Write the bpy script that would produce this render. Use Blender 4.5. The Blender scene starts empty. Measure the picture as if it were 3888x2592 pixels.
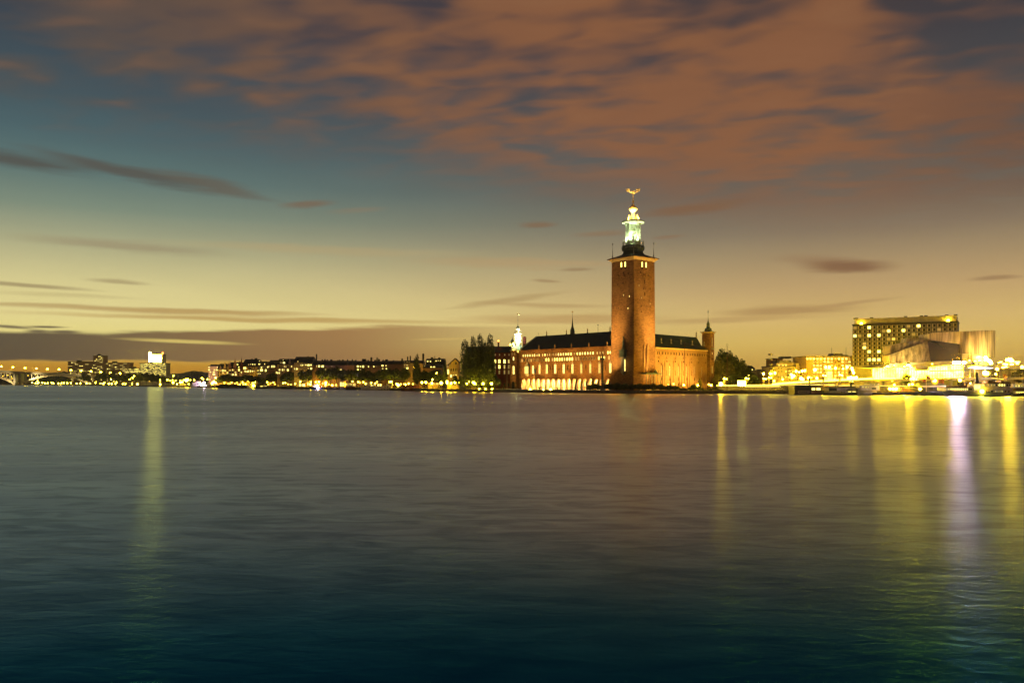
import bpy, bmesh, math, random
from mathutils import Vector, Matrix
R = math.radians
random.seed(7)
scn = bpy.context.scene
COL = scn.collection

# ------------------------------------------------------------------ camera
# 18 mm on a 22.2 mm sensor, level, the horizon below the middle of the frame
CAM_H, F_PX, HX, HY = 6.2, 3152.0, 1944.0, 1447.0
cam_d = bpy.data.cameras.new('camera')
cam_d.lens, cam_d.sensor_width = 18.0, 22.2
cam_d.shift_y = (HY - 1296.0) / 3888.0
cam_d.clip_start, cam_d.clip_end = 0.5, 12000
cam = bpy.data.objects.new('camera', cam_d)
COL.objects.link(cam)
cam.location = (0, 0, CAM_H)
cam.rotation_euler = (R(90), 0, 0)
scn.camera = cam

# ------------------------------------------------------------------ exposure
vs = scn.view_settings
vs.view_transform = 'Standard'
vs.look = 'None'
vs.gamma = 1.0
vs.exposure = 0.0
vs.use_curve_mapping = False
scn.display_settings.display_device = 'sRGB'
cy = scn.cycles
cy.use_denoising = True
scn.render.filter_size = 1.15
cy.sample_clamp_indirect = 45.0
cy.max_bounces = 5
cy.diffuse_bounces = 2
cy.glossy_bounces = 3
cy.caustics_reflective = False
cy.caustics_refractive = False


def lin(c):
    return tuple(((v / 255) / 12.92 if v <= 10 else ((v / 255 + 0.055) / 1.055) ** 2.4) for v in c)


# ------------------------------------------------------------------ node helpers
class NT:
    """thin wrapper that builds node trees by expression"""
    def __init__(self, tree):
        self.t, self.n, self.l = tree, tree.nodes, tree.links

    def add(self, kind, **kw):
        nd = self.n.new(kind)
        for k, v in kw.items():
            setattr(nd, k, v)
        return nd

    def put(self, sock, v):
        if v is None:
            return
        if isinstance(v, bpy.types.NodeSocket):
            self.l.new(v, sock)
        elif isinstance(v, (tuple, list)):
            if len(v) == 3 and len(sock.default_value) == 4:
                v = tuple(v) + (1.0,)
            sock.default_value = v
        else:
            sock.default_value = v

    def m(self, op, a, b=None, c=None, clamp=False):
        nd = self.add('ShaderNodeMath', operation=op, use_clamp=clamp)
        for i, v in enumerate((a, b, c)):
            self.put(nd.inputs[i], v)
        return nd.outputs[0]

    def v(self, op, a, b=None, out=0):
        nd = self.add('ShaderNodeVectorMath', operation=op)
        self.put(nd.inputs[0], a)
        if b is not None:
            self.put(nd.inputs[1], b)
        return nd.outputs[out]

    def xyz(self, a):
        nd = self.add('ShaderNodeSeparateXYZ')
        self.put(nd.inputs[0], a)
        return nd.outputs[0], nd.outputs[1], nd.outputs[2]

    def comb(self, x, y, z=0.0):
        nd = self.add('ShaderNodeCombineXYZ')
        for i, q in enumerate((x, y, z)):
            self.put(nd.inputs[i], q)
        return nd.outputs[0]

    def noise(self, vec, scale, detail=2.0, rough=0.5, dist=0.0, out='Fac'):
        nd = self.add('ShaderNodeTexNoise')
        self.put(nd.inputs['Vector'], vec)
        nd.inputs['Scale'].default_value = scale
        nd.inputs['Detail'].default_value = detail
        nd.inputs['Roughness'].default_value = rough
        nd.inputs['Distortion'].default_value = dist
        return nd.outputs[out]

    def smooth(self, x, a, b, to0=0.0, to1=1.0):
        nd = self.add('ShaderNodeMapRange', interpolation_type='SMOOTHSTEP')
        for i, q in enumerate((x, a, b, to0, to1)):
            self.put(nd.inputs[i], q)
        return nd.outputs[0]

    def ramp(self, fac, stops, space='srgb'):
        nd = self.add('ShaderNodeValToRGB')
        els = nd.color_ramp.elements
        while len(els) < len(stops):
            els.new(0.5)
        for e, (p, c) in zip(els, stops):
            e.position = p
            e.color = (*(lin(c) if space == 'srgb' else c), 1)
        self.put(nd.inputs[0], fac)
        return nd.outputs[0]

    def mix(self, fac, a, b, blend='MIX'):
        nd = self.add('ShaderNodeMix', data_type='RGBA', blend_type=blend)
        self.put(nd.inputs[0], fac)
        self.put(nd.inputs[6], a)
        self.put(nd.inputs[7], b)
        return nd.outputs[2]


# ------------------------------------------------------------------ sky
def build_sky():
    w = bpy.data.worlds.new('World')
    scn.world = w
    w.use_nodes = True
    t = NT(w.node_tree)
    t.n.clear()
    geo = t.add('ShaderNodeTexCoord').outputs['Generated']
    dirv = t.v('NORMALIZE', geo)
    x, y, z = t.xyz(dirv)
    hyp = t.m('SQRT', t.m('ADD', t.m('MULTIPLY', x, x), t.m('MULTIPLY', y, y)))
    el = t.m('DIVIDE', t.m('MAXIMUM', z, 0.0), t.m('MAXIMUM', hyp, 0.02))   # tangent of the elevation
    az = t.m('ARCTAN2', x, y)                                              # 0 = straight ahead, + to the right
    # clear dusk sky: afterglow to the left (west), city glow to the right, brightened behind the camera to light hulls and facades
    K = 0.72
    def stops(lst, f):
        return [(min(1.0, (HY - py) / F_PX * f / K), c) for py, c in lst]
    left = t.ramp(t.m('DIVIDE', el, K), stops([(1447, (190, 126, 42)), (1385, (204, 146, 36)), (1290, (234, 218, 132)), (1190, (231, 217, 148)),
        (1090, (218, 206, 144)), (990, (194, 187, 138)), (870, (156, 159, 128)), (780, (124, 139, 121)), (650, (93, 116, 112)),
        (500, (74, 99, 104)), (350, (62, 84, 93)), (100, (46, 66, 80)), (0, (36, 55, 72)), (-1300, (14, 26, 42))], 0.885))
    right = t.ramp(t.m('DIVIDE', el, K), stops([(1447, (204, 154, 72)), (1380, (212, 168, 78)), (1290, (220, 184, 98)), (1200, (214, 181, 112)),
        (1080, (192, 160, 110)), (950, (162, 139, 104)), (850, (134, 118, 97)), (700, (105, 98, 88)), (500, (82, 84, 82)),
        (300, (56, 69, 76)), (100, (41, 57, 68)), (0, (36, 52, 63)), (-1300, (14, 24, 38))], 0.9))
    base = t.mix(t.smooth(az, -0.50, 0.40), left, right)
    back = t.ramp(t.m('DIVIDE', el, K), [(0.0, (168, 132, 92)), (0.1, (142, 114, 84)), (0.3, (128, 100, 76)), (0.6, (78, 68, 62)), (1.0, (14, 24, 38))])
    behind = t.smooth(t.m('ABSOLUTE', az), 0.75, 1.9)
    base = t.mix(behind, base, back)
    # physical dusk sky, sun just set in the west
    sky = t.add('ShaderNodeTexSky', sky_type='NISHITA', sun_disc=False)
    sky.sun_elevation, sky.sun_rotation = R(-4.0), R(-40)
    base = t.mix(0.05, base, sky.outputs[0], 'ADD')

    # high broken cloud, lit orange by the city, smeared by the wind
    zz = t.m('ADD', t.m('MAXIMUM', z, 0.0), 0.06)
    u, v = t.m('DIVIDE', x, zz), t.m('DIVIDE', y, zz)
    rot = R(-16)
    along = t.m('ADD', t.m('MULTIPLY', u, math.cos(rot)), t.m('MULTIPLY', v, math.sin(rot)))
    across = t.m('SUBTRACT', t.m('MULTIPLY', v, math.cos(rot)), t.m('MULTIPLY', u, math.sin(rot)))
    cv = t.comb(t.m('MULTIPLY', along, 0.72), across, 3.3)
    n1 = t.m('ADD', t.m('MULTIPLY', t.noise(cv, 5.2, 1.0, 0.42, 0.5), 0.55), t.m('MULTIPLY', t.noise(t.comb(t.m('MULTIPLY', along, 0.62), across, 6.1), 10.5, 1.6, 0.45, 0.4), 0.45))
    n2 = t.noise(t.comb(along, across, 9.1), 1.9, 1.5, 0.5)
    dens = t.m('ADD', n1, t.m('MULTIPLY', t.m('SUBTRACT', n2, 0.5), 0.68))
    edge = t.smooth(az, -0.35, 0.42, 0.262, 0.178)
    rise = t.smooth(el, t.m('SUBTRACT', edge, 0.03), t.m('ADD', edge, 0.085))
    dens = t.m('ADD', dens, t.smooth(az, -0.5, 0.35, -0.03, 0.05))
    # the clear corner at the upper right and the thinner sheet at the far left
    corner = t.m('MULTIPLY', t.smooth(az, 0.24, 0.5), t.smooth(el, 0.33, 0.42))
    dens = t.m('SUBTRACT', dens, t.m('MULTIPLY', corner, 0.22))
    cov = t.m('MULTIPLY', t.smooth(dens, 0.30, 0.66, 0.20, 1.0), rise)
    cov = t.m('MULTIPLY', cov, t.smooth(el, 0.55, 1.3, 0.86, 0.30))
    cov = t.m('MULTIPLY', cov, t.smooth(az, -0.62, -0.2, 0.82, 1.0))
    ccol = t.mix(t.smooth(az, -0.55, 0.1), lin((98, 82, 70)), lin((143, 95, 63)))
    ccol = t.mix(t.smooth(az, 0.32, 0.6), ccol, lin((116, 80, 60)))
    ccol = t.mix(t.m('MULTIPLY', t.smooth(n1, 0.55, 0.75), 0.35), ccol, lin((150, 104, 70)))
    ccol = t.mix(behind, ccol, lin((122, 86, 60)))  # cloud behind the camera brightened too, for light on hulls and facades
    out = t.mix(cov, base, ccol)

    # low streaks and banks; positions are compass bearing and height above the horizon
    wob = t.noise(t.comb(t.m('MULTIPLY', az, 5.0), t.m('MULTIPLY', el, 60.0), 1.7), 1.0, 3.0, 0.55)
    wob2 = t.noise(t.comb(t.m('MULTIPLY', az, 16.0), t.m('MULTIPLY', el, 120.0), 4.2), 1.0, 3.0, 0.55)
    wsum = t.m('ADD', t.m('SUBTRACT', wob, 0.5), t.m('MULTIPLY', t.m('SUBTRACT', wob2, 0.5), 0.5))

    def blob(px, py, hw, hh, slope, op, col, soft=0.25, wig=0.9):
        nonlocal out
        a0 = math.atan((px - HX) / F_PX)
        ca = math.cos(a0)
        e0 = (HY - py) / F_PX * ca
        dx = t.m('SUBTRACT', az, a0)
        dy = t.m('ADD', t.m('SUBTRACT', el, e0), t.m('MULTIPLY', dx, slope))
        qx = t.m('DIVIDE', dx, hw / F_PX * ca * ca)
        qy = t.m('ADD', t.m('DIVIDE', dy, hh / F_PX * ca), t.m('MULTIPLY', wsum, wig * 2.2))
        d = t.m('SQRT', t.m('ADD', t.m('MULTIPLY', qx, qx), t.m('MULTIPLY', qy, qy)))
        out = t.mix(t.smooth(d, 1.25, soft, 0.0, op), out, lin(col))

    # long grey band upper left
    blob(60, 612, 330, 34, 0.07, 0.85, (84, 82, 76))
    blob(480, 655, 380, 36, 0.14, 0.85, (88, 84, 77))
    blob(800, 705, 260, 30, 0.16, 0.75, (100, 92, 80))
    blob(1168, 775, 110, 20, -0.12, 0.85, (120, 104, 86))
    blob(1360, 800, 120, 12, -0.1, 0.4, (140, 122, 98))
    blob(470, 935, 420, 26, 0.02, 0.75, (158, 146, 114))
    blob(1250, 950, 620, 20, 0.0, 0.6, (178, 160, 118))
    blob(2000, 1000, 480, 26, 0.02, 0.55, (182, 152, 108))
    blob(90, 1083, 300, 11, 0.03, 0.8, (160, 142, 102))
    blob(450, 1071, 130, 10, 0.02, 0.8, (172, 156, 112))
    blob(250, 1121, 330, 10, 0.0, 0.5, (196, 180, 124))
    blob(210, 1164, 460, 13, 0.0, 0.8, (190, 164, 108))
    blob(760, 1186, 520, 14, 0.0, 0.85, (184, 150, 92))
    blob(1000, 1214, 900, 12, 0.0, 0.85, (190, 156, 92))
    blob(1930, 1142, 240, 14, -0.13, 0.7, (178, 150, 100))
    blob(2080, 1160, 260, 10, 0.03, 0.6, (180, 148, 98))
    blob(2150, 1210, 420, 20, 0.0, 0.65, (186, 146, 90))
    blob(2045, 852, 78, 16, -0.03, 0.85, (130, 106, 82))
    blob(2290, 886, 120, 11, -0.05, 0.7, (138, 114, 88))
    blob(2540, 900, 70, 9, -0.06, 0.7, (140, 114, 88))
    blob(2640, 790, 230, 26, -0.08, 0.75, (128, 94, 68))
    blob(2190, 1025, 70, 7, 0.0, 0.7, (150, 124, 88))
    blob(2075, 1067, 60, 8, 0.08, 0.7, (160, 132, 92))
    blob(3215, 1010, 190, 33, 0.07, 0.95, (134, 100, 72))
    blob(3080, 985, 160, 22, 0.05, 0.35, (146, 112, 82))
    blob(2990, 1180, 290, 22, -0.02, 0.75, (172, 136, 88))
    blob(3240, 1150, 200, 9, -0.1, 0.6, (178, 142, 94))
    blob(2760, 1215, 420, 14, -0.02, 0.6, (184, 148, 94))
    blob(3780, 1055, 110, 11, 0.0, 0.6, (138, 106, 76))
    # the heavy bank low in the west, and the scraps along its upper edge
    lo, hi_l, hi_r = (HY - 1371) / F_PX * 0.9, (HY - 1268) / F_PX * 0.885, (HY - 1240) / F_PX
    top = t.smooth(az, -0.48, -0.12, hi_l, hi_r)
    ew = t.m('ADD', el, t.m('MULTIPLY', wsum, 0.012))
    bank = t.m('MULTIPLY', t.smooth(ew, lo - 0.001, lo + 0.0022), t.smooth(ew, t.m('ADD', top, 0.0025), t.m('SUBTRACT', top, 0.0025)))
    bank = t.m('MULTIPLY', bank, t.smooth(az, -0.22, 0.10, 0.97, 0.0))
    bcol = t.mix(t.smooth(az, -0.56, -0.16), lin((88, 75, 62)), lin((163, 122, 76)))
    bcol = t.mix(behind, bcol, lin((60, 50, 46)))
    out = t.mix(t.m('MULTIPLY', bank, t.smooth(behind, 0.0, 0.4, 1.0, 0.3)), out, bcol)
    low = t.m('MULTIPLY', t.smooth(el, lo + 0.003, lo - 0.003), t.smooth(az, -0.34, 0.05, 0.0, 0.75))
    out = t.mix(low, out, t.mix(t.smooth(az, 0.0, 0.3), lin((168, 122, 72)), right))
    blob(700, 1296, 260, 8, 0.03, 0.9, (224, 200, 112), 0.2, 0.6)
    blob(1700, 1286, 150, 6, -0.03, 0.8, (212, 180, 104), 0.2, 0.6)
    blob(40, 1240, 110, 8, 0.05, 0.9, (112, 98, 76), 0.2, 0.5)
    blob(175, 1241, 90, 6, 0.0, 0.9, (110, 96, 74), 0.2, 0.5)
    blob(145, 1258, 60, 9, 0.0, 0.9, (104, 90, 70), 0.2, 0.5)
    blob(240, 1261, 70, 8, 0.0, 0.9, (104, 90, 70), 0.2, 0.5)
    # fine grain of thin cloud
    gr = t.noise(t.comb(t.m('MULTIPLY', az, 7.0), t.m('MULTIPLY', el, 34.0), 2.0), 1.0, 4.0, 0.55)
    out = t.mix(0.12, out, t.mix(gr, (0.55, 0.52, 0.5), (1.45, 1.45, 1.45)), 'MULTIPLY')

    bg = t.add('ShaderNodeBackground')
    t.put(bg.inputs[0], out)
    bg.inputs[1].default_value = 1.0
    o = t.add('ShaderNodeOutputWorld')
    t.l.new(bg.outputs[0], o.inputs[0])


build_sky()


def mat(name):
    m = bpy.data.materials.new(name)
    m.use_nodes = True
    t = NT(m.node_tree)
    b = t.n['Principled BSDF']
    return m, t, b


def water_mat():
    m, t, b = mat('water')
    pos = t.add('ShaderNodeNewGeometry').outputs['Position']
    x, y, z = t.xyz(pos)
    # wind lanes: long bands where the surface is rougher or calmer; open water farther out carries finer chop
    lane = t.noise(t.comb(t.m('MULTIPLY', x, 0.006), t.m('MULTIPLY', y, 0.028), 0.3), 1.0, 4.0, 0.6)
    lane2 = t.noise(t.comb(t.m('MULTIPLY', x, 0.10), t.m('MULTIPLY', y, 0.30), 5.3), 1.0, 3.0, 0.55)
    rg = t.m('ADD', t.smooth(lane, 0.32, 0.68, 0.325, 0.395), t.m('MULTIPLY', t.m('SUBTRACT', lane2, 0.5), 0.10))
    # wavelets, longest across the wind
    h1 = t.noise(t.comb(t.m('ADD', t.m('MULTIPLY', x, 0.75), t.m('MULTIPLY', y, 0.12)), t.m('MULTIPLY', y, 1.55), 0.0), 1.0, 2.5, 0.5, 0.7)
    h2 = t.noise(t.comb(t.m('MULTIPLY', x, 2.4), t.m('MULTIPLY', y, 4.4), 3.0), 1.0, 2.0, 0.5, 0.6)
    h = t.m('ADD', t.m('MULTIPLY', h1, 0.055), t.m('MULTIPLY', h2, 0.016))
    h = t.m('MULTIPLY', h, t.smooth(y, 14.0, 62.0, 1.0, 0.0))
    bp = t.add('ShaderNodeBump')
    bp.inputs['Strength'].default_value = 0.8
    bp.inputs['Distance'].default_value = 1.0
    t.put(bp.inputs['Height'], h)
    # body colour of the water below a wavy surface (Gaussian slopes), Fresnel between the two
    t.n.remove(b)
    df = t.add('ShaderNodeBsdfDiffuse')
    df.inputs['Color'].default_value = (0.0, 0.085, 0.255, 1)
    gl = t.add('ShaderNodeBsdfGlossy', distribution='BECKMANN')
    t.put(gl.inputs['Roughness'], rg)
    gl.inputs['Anisotropy'].default_value = 0.52          # long-crested waves running in from the open bay
    t.put(gl.inputs['Tangent'], t.comb(1.0, 0.0, 0.0))
    fr = t.add('ShaderNodeFresnel')
    fr.inputs['IOR'].default_value = 1.333
    t.l.new(bp.outputs[0], gl.inputs['Normal'])
    f = fr.outputs[0]
    t.put(gl.inputs['Color'], t.ramp(f, [(0.0, (0.04, 0.60, 1.0)), (0.14, (0.07, 0.70, 1.0)), (0.19, (0.16, 0.76, 1.0)), (0.25, (0.42, 0.84, 1.0)), (0.34, (0.64, 0.90, 1.0)), (0.6, (0.84, 0.97, 1.0)), (1.0, (0.93, 1.0, 1.0))], 'lin'))
    mx = t.add('ShaderNodeMixShader')
    rip = t.noise(t.comb(t.m('ADD', t.m('MULTIPLY', x, 0.30), t.m('MULTIPLY', y, 0.05)), t.m('MULTIPLY', y, 0.80), 7.0), 1.0, 4.0, 0.6, 0.8)
    rip = t.m('MULTIPLY', t.smooth(rip, 0.28, 0.72, 0.72, 1.28), t.smooth(lane2, 0.3, 0.7, 0.93, 1.07))
    fac = t.xyz(t.ramp(f, [(0.0, (0,) * 3), (0.13, (0.075,) * 3), (0.22, (0.33,) * 3), (0.33, (0.72,) * 3), (0.5, (1.0,) * 3), (1.0, (1.0,) * 3)], 'lin'))[0]
    t.put(mx.inputs[0], t.m('MULTIPLY', fac, rip, clamp=True))
    t.l.new(df.outputs[0], mx.inputs[1])
    t.l.new(gl.outputs[0], mx.inputs[2])
    t.l.new(mx.outputs[0], t.n['Material Output'].inputs[0])
    return m


def flat(name, pts, m, kind='structure'):
    me = bpy.data.meshes.new(name)
    me.from_pydata(pts, [], [list(range(len(pts)))])
    me.materials.append(m)
    o = bpy.data.objects.new(name, me)
    COL.objects.link(o)
    o['kind'] = kind
    return o


water = flat('water', [(-5000, -60, 0), (5000, -60, 0), (5000, 4500, 0), (-5000, 4500, 0)], water_mat())
water['label'] = 'calm dark teal bay with long blurred light reflections'


# ------------------------------------------------------------------ geometry helpers
def P(px, py, Y):
    """the point at distance Y ahead that the photograph shows at pixel (px, py)"""
    return Vector(((px - HX) / F_PX * Y, Y, CAM_H + (HY - py) / F_PX * Y))


def X_at(px, Y):
    return (px - HX) / F_PX * Y


def Z_at(py, Y):
    return CAM_H + (HY - py) / F_PX * Y


def M_at(n, Y):
    """metres that n photo pixels span at distance Y"""
    return n / F_PX * Y


class MB:
    def __init__(self):
        self.v, self.f, self.mi = [], [], []
        self.cur = 0

    def mat(self, i):
        self.cur = i
        return self

    def poly(self, pts):
        n = len(self.v)
        self.v += [tuple(p) for p in pts]
        self.f.append(tuple(range(n, n + len(pts))))
        self.mi.append(self.cur)
        return self

    def faces(self, vs, fs):
        n = len(self.v)
        self.v += [tuple(p) for p in vs]
        for f in fs:
            self.f.append(tuple(n + i for i in f))
            self.mi.append(self.cur)
        return self

    def box(self, x0, x1, y0, y1, z0, z1):
        return self.faces([(x0, y0, z0), (x1, y0, z0), (x1, y1, z0), (x0, y1, z0), (x0, y0, z1), (x1, y0, z1), (x1, y1, z1), (x0, y1, z1)],
                          [(0, 3, 2, 1), (4, 5, 6, 7), (0, 1, 5, 4), (1, 2, 6, 5), (2, 3, 7, 6), (3, 0, 4, 7)])

    def taper(self, cx, cy, z0, z1, a0, b0, a1, b1):
        """box with half sizes a0,b0 at the bottom and a1,b1 at the top"""
        return self.faces([(cx - a0, cy - b0, z0), (cx + a0, cy - b0, z0), (cx + a0, cy + b0, z0), (cx - a0, cy + b0, z0),
                           (cx - a1, cy - b1, z1), (cx + a1, cy - b1, z1), (cx + a1, cy + b1, z1), (cx - a1, cy + b1, z1)],
                          [(0, 3, 2, 1), (4, 5, 6, 7), (0, 1, 5, 4), (1, 2, 6, 5), (2, 3, 7, 6), (3, 0, 4, 7)])

    def lathe(self, prof, n=12, c=(0, 0), ph=0.0):
        """prof: (radius, z) from bottom to top"""
        vs, fs = [], []
        for r, z in prof:
            for k in range(n):
                a = 2 * math.pi * k / n + ph
                vs.append((c[0] + r * math.cos(a), c[1] + r * math.sin(a), z))
        for i in range(len(prof) - 1):
            for k in range(n):
                k2 = (k + 1) % n
                fs.append((i * n + k, i * n + k2, (i + 1) * n + k2, (i + 1) * n + k))
        fs.append(tuple(range(n - 1, -1, -1)))
        fs.append(tuple((len(prof) - 1) * n + k for k in range(n)))
        return self.faces(vs, fs)

    def ball(self, c, r, n=8, m=5, sz=1.0):
        prof = [(max(0.02 * r, r * math.sin(math.pi * i / m)), c[2] - r * sz * math.cos(math.pi * i / m)) for i in range(m + 1)]
        return self.lathe(prof, n, (c[0], c[1]))

    def tube(self, pts, r, n=5, r1=None):
        pts = [Vector(p) for p in pts]
        vs, fs = [], []
        for i, p in enumerate(pts):
            d = (pts[min(i + 1, len(pts) - 1)] - pts[max(i - 1, 0)]).normalized()
            a = d.cross(Vector((0, 0, 1)))
            if a.length < 0.05:
                a = d.cross(Vector((1, 0, 0)))
            a.normalize()
            b = d.cross(a)
            rr = r if r1 is None else r + (r1 - r) * i / (len(pts) - 1)
            for k in range(n):
                t = 2 * math.pi * k / n
                vs.append(tuple(p + a * rr * math.cos(t) + b * rr * math.sin(t)))
        for i in range(len(pts) - 1):
            for k in range(n):
                k2 = (k + 1) % n
                fs.append((i * n + k, i * n + k2, (i + 1) * n + k2, (i + 1) * n + k))
        fs.append(tuple(range(n)))
        fs.append(tuple((len(pts) - 1) * n + n - 1 - k for k in range(n)))
        return self.faces(vs, fs)

    def prism(self, front, off):
        """closed front outline (3-D points, seen from outside) pushed back by the vector off"""
        off = Vector(off)
        n = len(front)
        fr = [Vector(p) for p in front]
        vs = [tuple(p) for p in fr] + [tuple(p + off) for p in fr]
        fs = [tuple(range(n)), tuple(range(2 * n - 1, n - 1, -1))]
        for i in range(n):
            j = (i + 1) % n
            fs.append((j, i, n + i, n + j))
        return self.faces(vs, fs)

    def slab(self, outline, z0, z1):
        """plan outline (x, y) extruded from z0 to z1"""
        n = len(outline)
        vs = [(x, y, z0) for x, y in outline] + [(x, y, z1) for x, y in outline]
        fs = [tuple(range(n - 1, -1, -1)), tuple(range(n, 2 * n))]
        for i in range(n):
            j = (i + 1) % n
            fs.append((i, j, n + j, n + i))
        return self.faces(vs, fs)

    def mesh(self, name, mats, smooth=False):
        me = bpy.data.meshes.new(name)
        me.from_pydata(self.v, [], self.f)
        for m in (mats if isinstance(mats, (list, tuple)) else [mats]):
            me.materials.append(m)
        if any(self.mi):
            me.polygons.foreach_set('material_index', self.mi)
        bm = bmesh.new()
        bm.from_mesh(me)
        bmesh.ops.recalc_face_normals(bm, faces=bm.faces)
        bm.to_mesh(me)
        bm.free()
        if smooth:
            me.polygons.foreach_set('use_smooth', [True] * len(me.polygons))
        return me


def link(name, data, parent=None, loc=(0, 0, 0), rz=0.0, scale=None):
    o = bpy.data.objects.new(name, data)
    COL.objects.link(o)
    o.location = loc
    o.rotation_euler = (0, 0, rz)
    if scale:
        o.scale = scale
    if parent is not None:
        o.parent = parent
    return o


def tag(o, label, cat, group=None):
    o['label'], o['category'] = label, cat
    if group:
        o['group'] = group
    return o


def thing(name, label, cat, loc=(0, 0, 0), rz=0.0, group=None):
    return tag(link(name, None, None, loc, rz), label, cat, group)


def part(parent, name, mb, mats, loc=(0, 0, 0), rz=0.0, scale=None, label=None, stuff=False, smooth=False):
    me = mb.mesh(name, mats, smooth) if isinstance(mb, MB) else mb
    o = link(name, me, parent, loc, rz, scale)
    if label:
        o['label'] = label
    if stuff:
        o['kind'] = 'stuff'
    return o


def copy_tree(o, parent=None):
    kids = list(o.children)
    c = o.copy()
    COL.objects.link(c)
    if parent is not None:
        c.parent = parent
    for k in kids:
        copy_tree(k, c)
    return c


class Frame:
    """a facade: s runs along it to the right as one sees it, d goes into the building, z up"""
    def __init__(self, x, y, ang):
        self.o, self.a = Vector((x, y)), ang
        self.u = Vector((math.cos(ang), math.sin(ang)))
        self.w = Vector((-self.u.y, self.u.x))

    def s(self, px, d=0.0):
        k = (px - HX) / F_PX
        o = self.o + self.w * d
        return (k * o.y - o.x) / (self.u.x - k * self.u.y)

    def Y(self, s, d=0.0):
        return (self.o + self.u * s + self.w * d).y

    def z(self, px, py, d=0.0):
        return Z_at(py, self.Y(self.s(px, d), d))

    def pt(self, s, d, z):
        q = self.o + self.u * s + self.w * d
        return Vector((q.x, q.y, z))

    def thing(self, name, label, cat, group=None):
        return thing(name, label, cat, (self.o.x, self.o.y, 0), self.a, group)


# where the water meets the land, and the ground level along it
WL = [(-700, 1459.5), (0, 1460.7), (250, 1461.5), (500, 1466), (620, 1468.5), (850, 1473), (1100, 1476.5), (1300, 1478.5), (1500, 1482),
      (1640, 1486), (1750, 1487.5), (1900, 1489), (2100, 1491.5), (2350, 1494), (2600, 1495), (2800, 1495.5), (3000, 1496), (3170, 1497),
      (3300, 1499), (3450, 1501), (3700, 1503), (3888, 1504), (4500, 1507)]
ZL = 1.6


def shoreY(px):
    for (a, ya), (b, yb) in zip(WL, WL[1:]):
        if px <= b:
            t = max(0.0, (px - a) / (b - a))
            return CAM_H * F_PX / (ya + (yb - ya) * t - HY)
    return CAM_H * F_PX / (WL[-1][1] - HY)


ORD = ['first', 'second', 'third', 'fourth', 'fifth', 'sixth', 'seventh', 'eighth', 'ninth', 'tenth', 'eleventh', 'twelfth', 'thirteenth',
       'fourteenth', 'fifteenth', 'sixteenth', 'seventeenth', 'eighteenth', 'nineteenth', 'twentieth', 'twenty-first', 'twenty-second',
       'twenty-third', 'twenty-fourth', 'twenty-fifth', 'twenty-sixth', 'twenty-seventh', 'twenty-eighth', 'twenty-ninth', 'thirtieth',
       'thirty-first', 'thirty-second', 'thirty-third', 'thirty-fourth', 'thirty-fifth', 'thirty-sixth', 'thirty-seventh', 'thirty-eighth',
       'thirty-ninth', 'fortieth']


# ------------------------------------------------------------------ materials
def pmat(name, col, rough=0.8, metal=0.0, var=0.25, scale=0.6, bump=0.0, stretch=(1, 1, 1), col2=None, objvar=0.0):
    m, t, b = mat(name)
    pos = t.add('ShaderNodeTexCoord').outputs['Object']
    pos = t.v('MULTIPLY', pos, stretch)
    n = t.noise(pos, scale, 4.0, 0.6)
    c2 = col2 or tuple(v * (1 - var) for v in col)
    c1 = tuple(min(1, v * (1 + var)) for v in col) if col2 is None else col
    c = t.mix(t.smooth(n, 0.3, 0.7), c2, c1)
    if objvar:
        rnd = t.add('ShaderNodeObjectInfo').outputs['Random']
        c = t.mix(1.0, c, t.mix(rnd, (1 - objvar,) * 3, (1 + objvar,) * 3), 'MULTIPLY')
    t.put(b.inputs['Base Color'], c)
    b.inputs['Roughness'].default_value = rough
    b.inputs['Metallic'].default_value = metal
    if bump:
        bp = t.add('ShaderNodeBump')
        bp.inputs['Strength'].default_value = bump
        bp.inputs['Distance'].default_value = 0.3
        t.put(bp.inputs['Height'], t.noise(pos, scale * 3, 3.0, 0.6))
        t.l.new(bp.outputs[0], b.inputs['Normal'])
    return m


def emat(name, rgb, var=0.0, scale=0.8, base=(0.3, 0.3, 0.25), objvar=0.0):
    m, t, b = mat(name)
    b.inputs['Base Color'].default_value = (*base, 1)
    b.inputs['Roughness'].default_value = 0.5
    c = rgb
    if var:
        pos = t.add('ShaderNodeTexCoord').outputs['Object']
        n = t.noise(pos, scale, 3.0, 0.6)
        c = t.mix(t.smooth(n, 0.3, 0.7), tuple(v * (1 - var) for v in rgb), tuple(v * (1 + var) for v in rgb))
    if objvar:
        rnd = t.add('ShaderNodeObjectInfo').outputs['Random']
        c = t.mix(1.0, c if var else t.mix(0.0, rgb, rgb), t.mix(rnd, (1 - objvar,) * 3, (1 + objvar,) * 3), 'MULTIPLY')
    t.put(b.inputs['Emission Color'], c)
    b.inputs['Emission Strength'].default_value = 1.0
    return m


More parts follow.
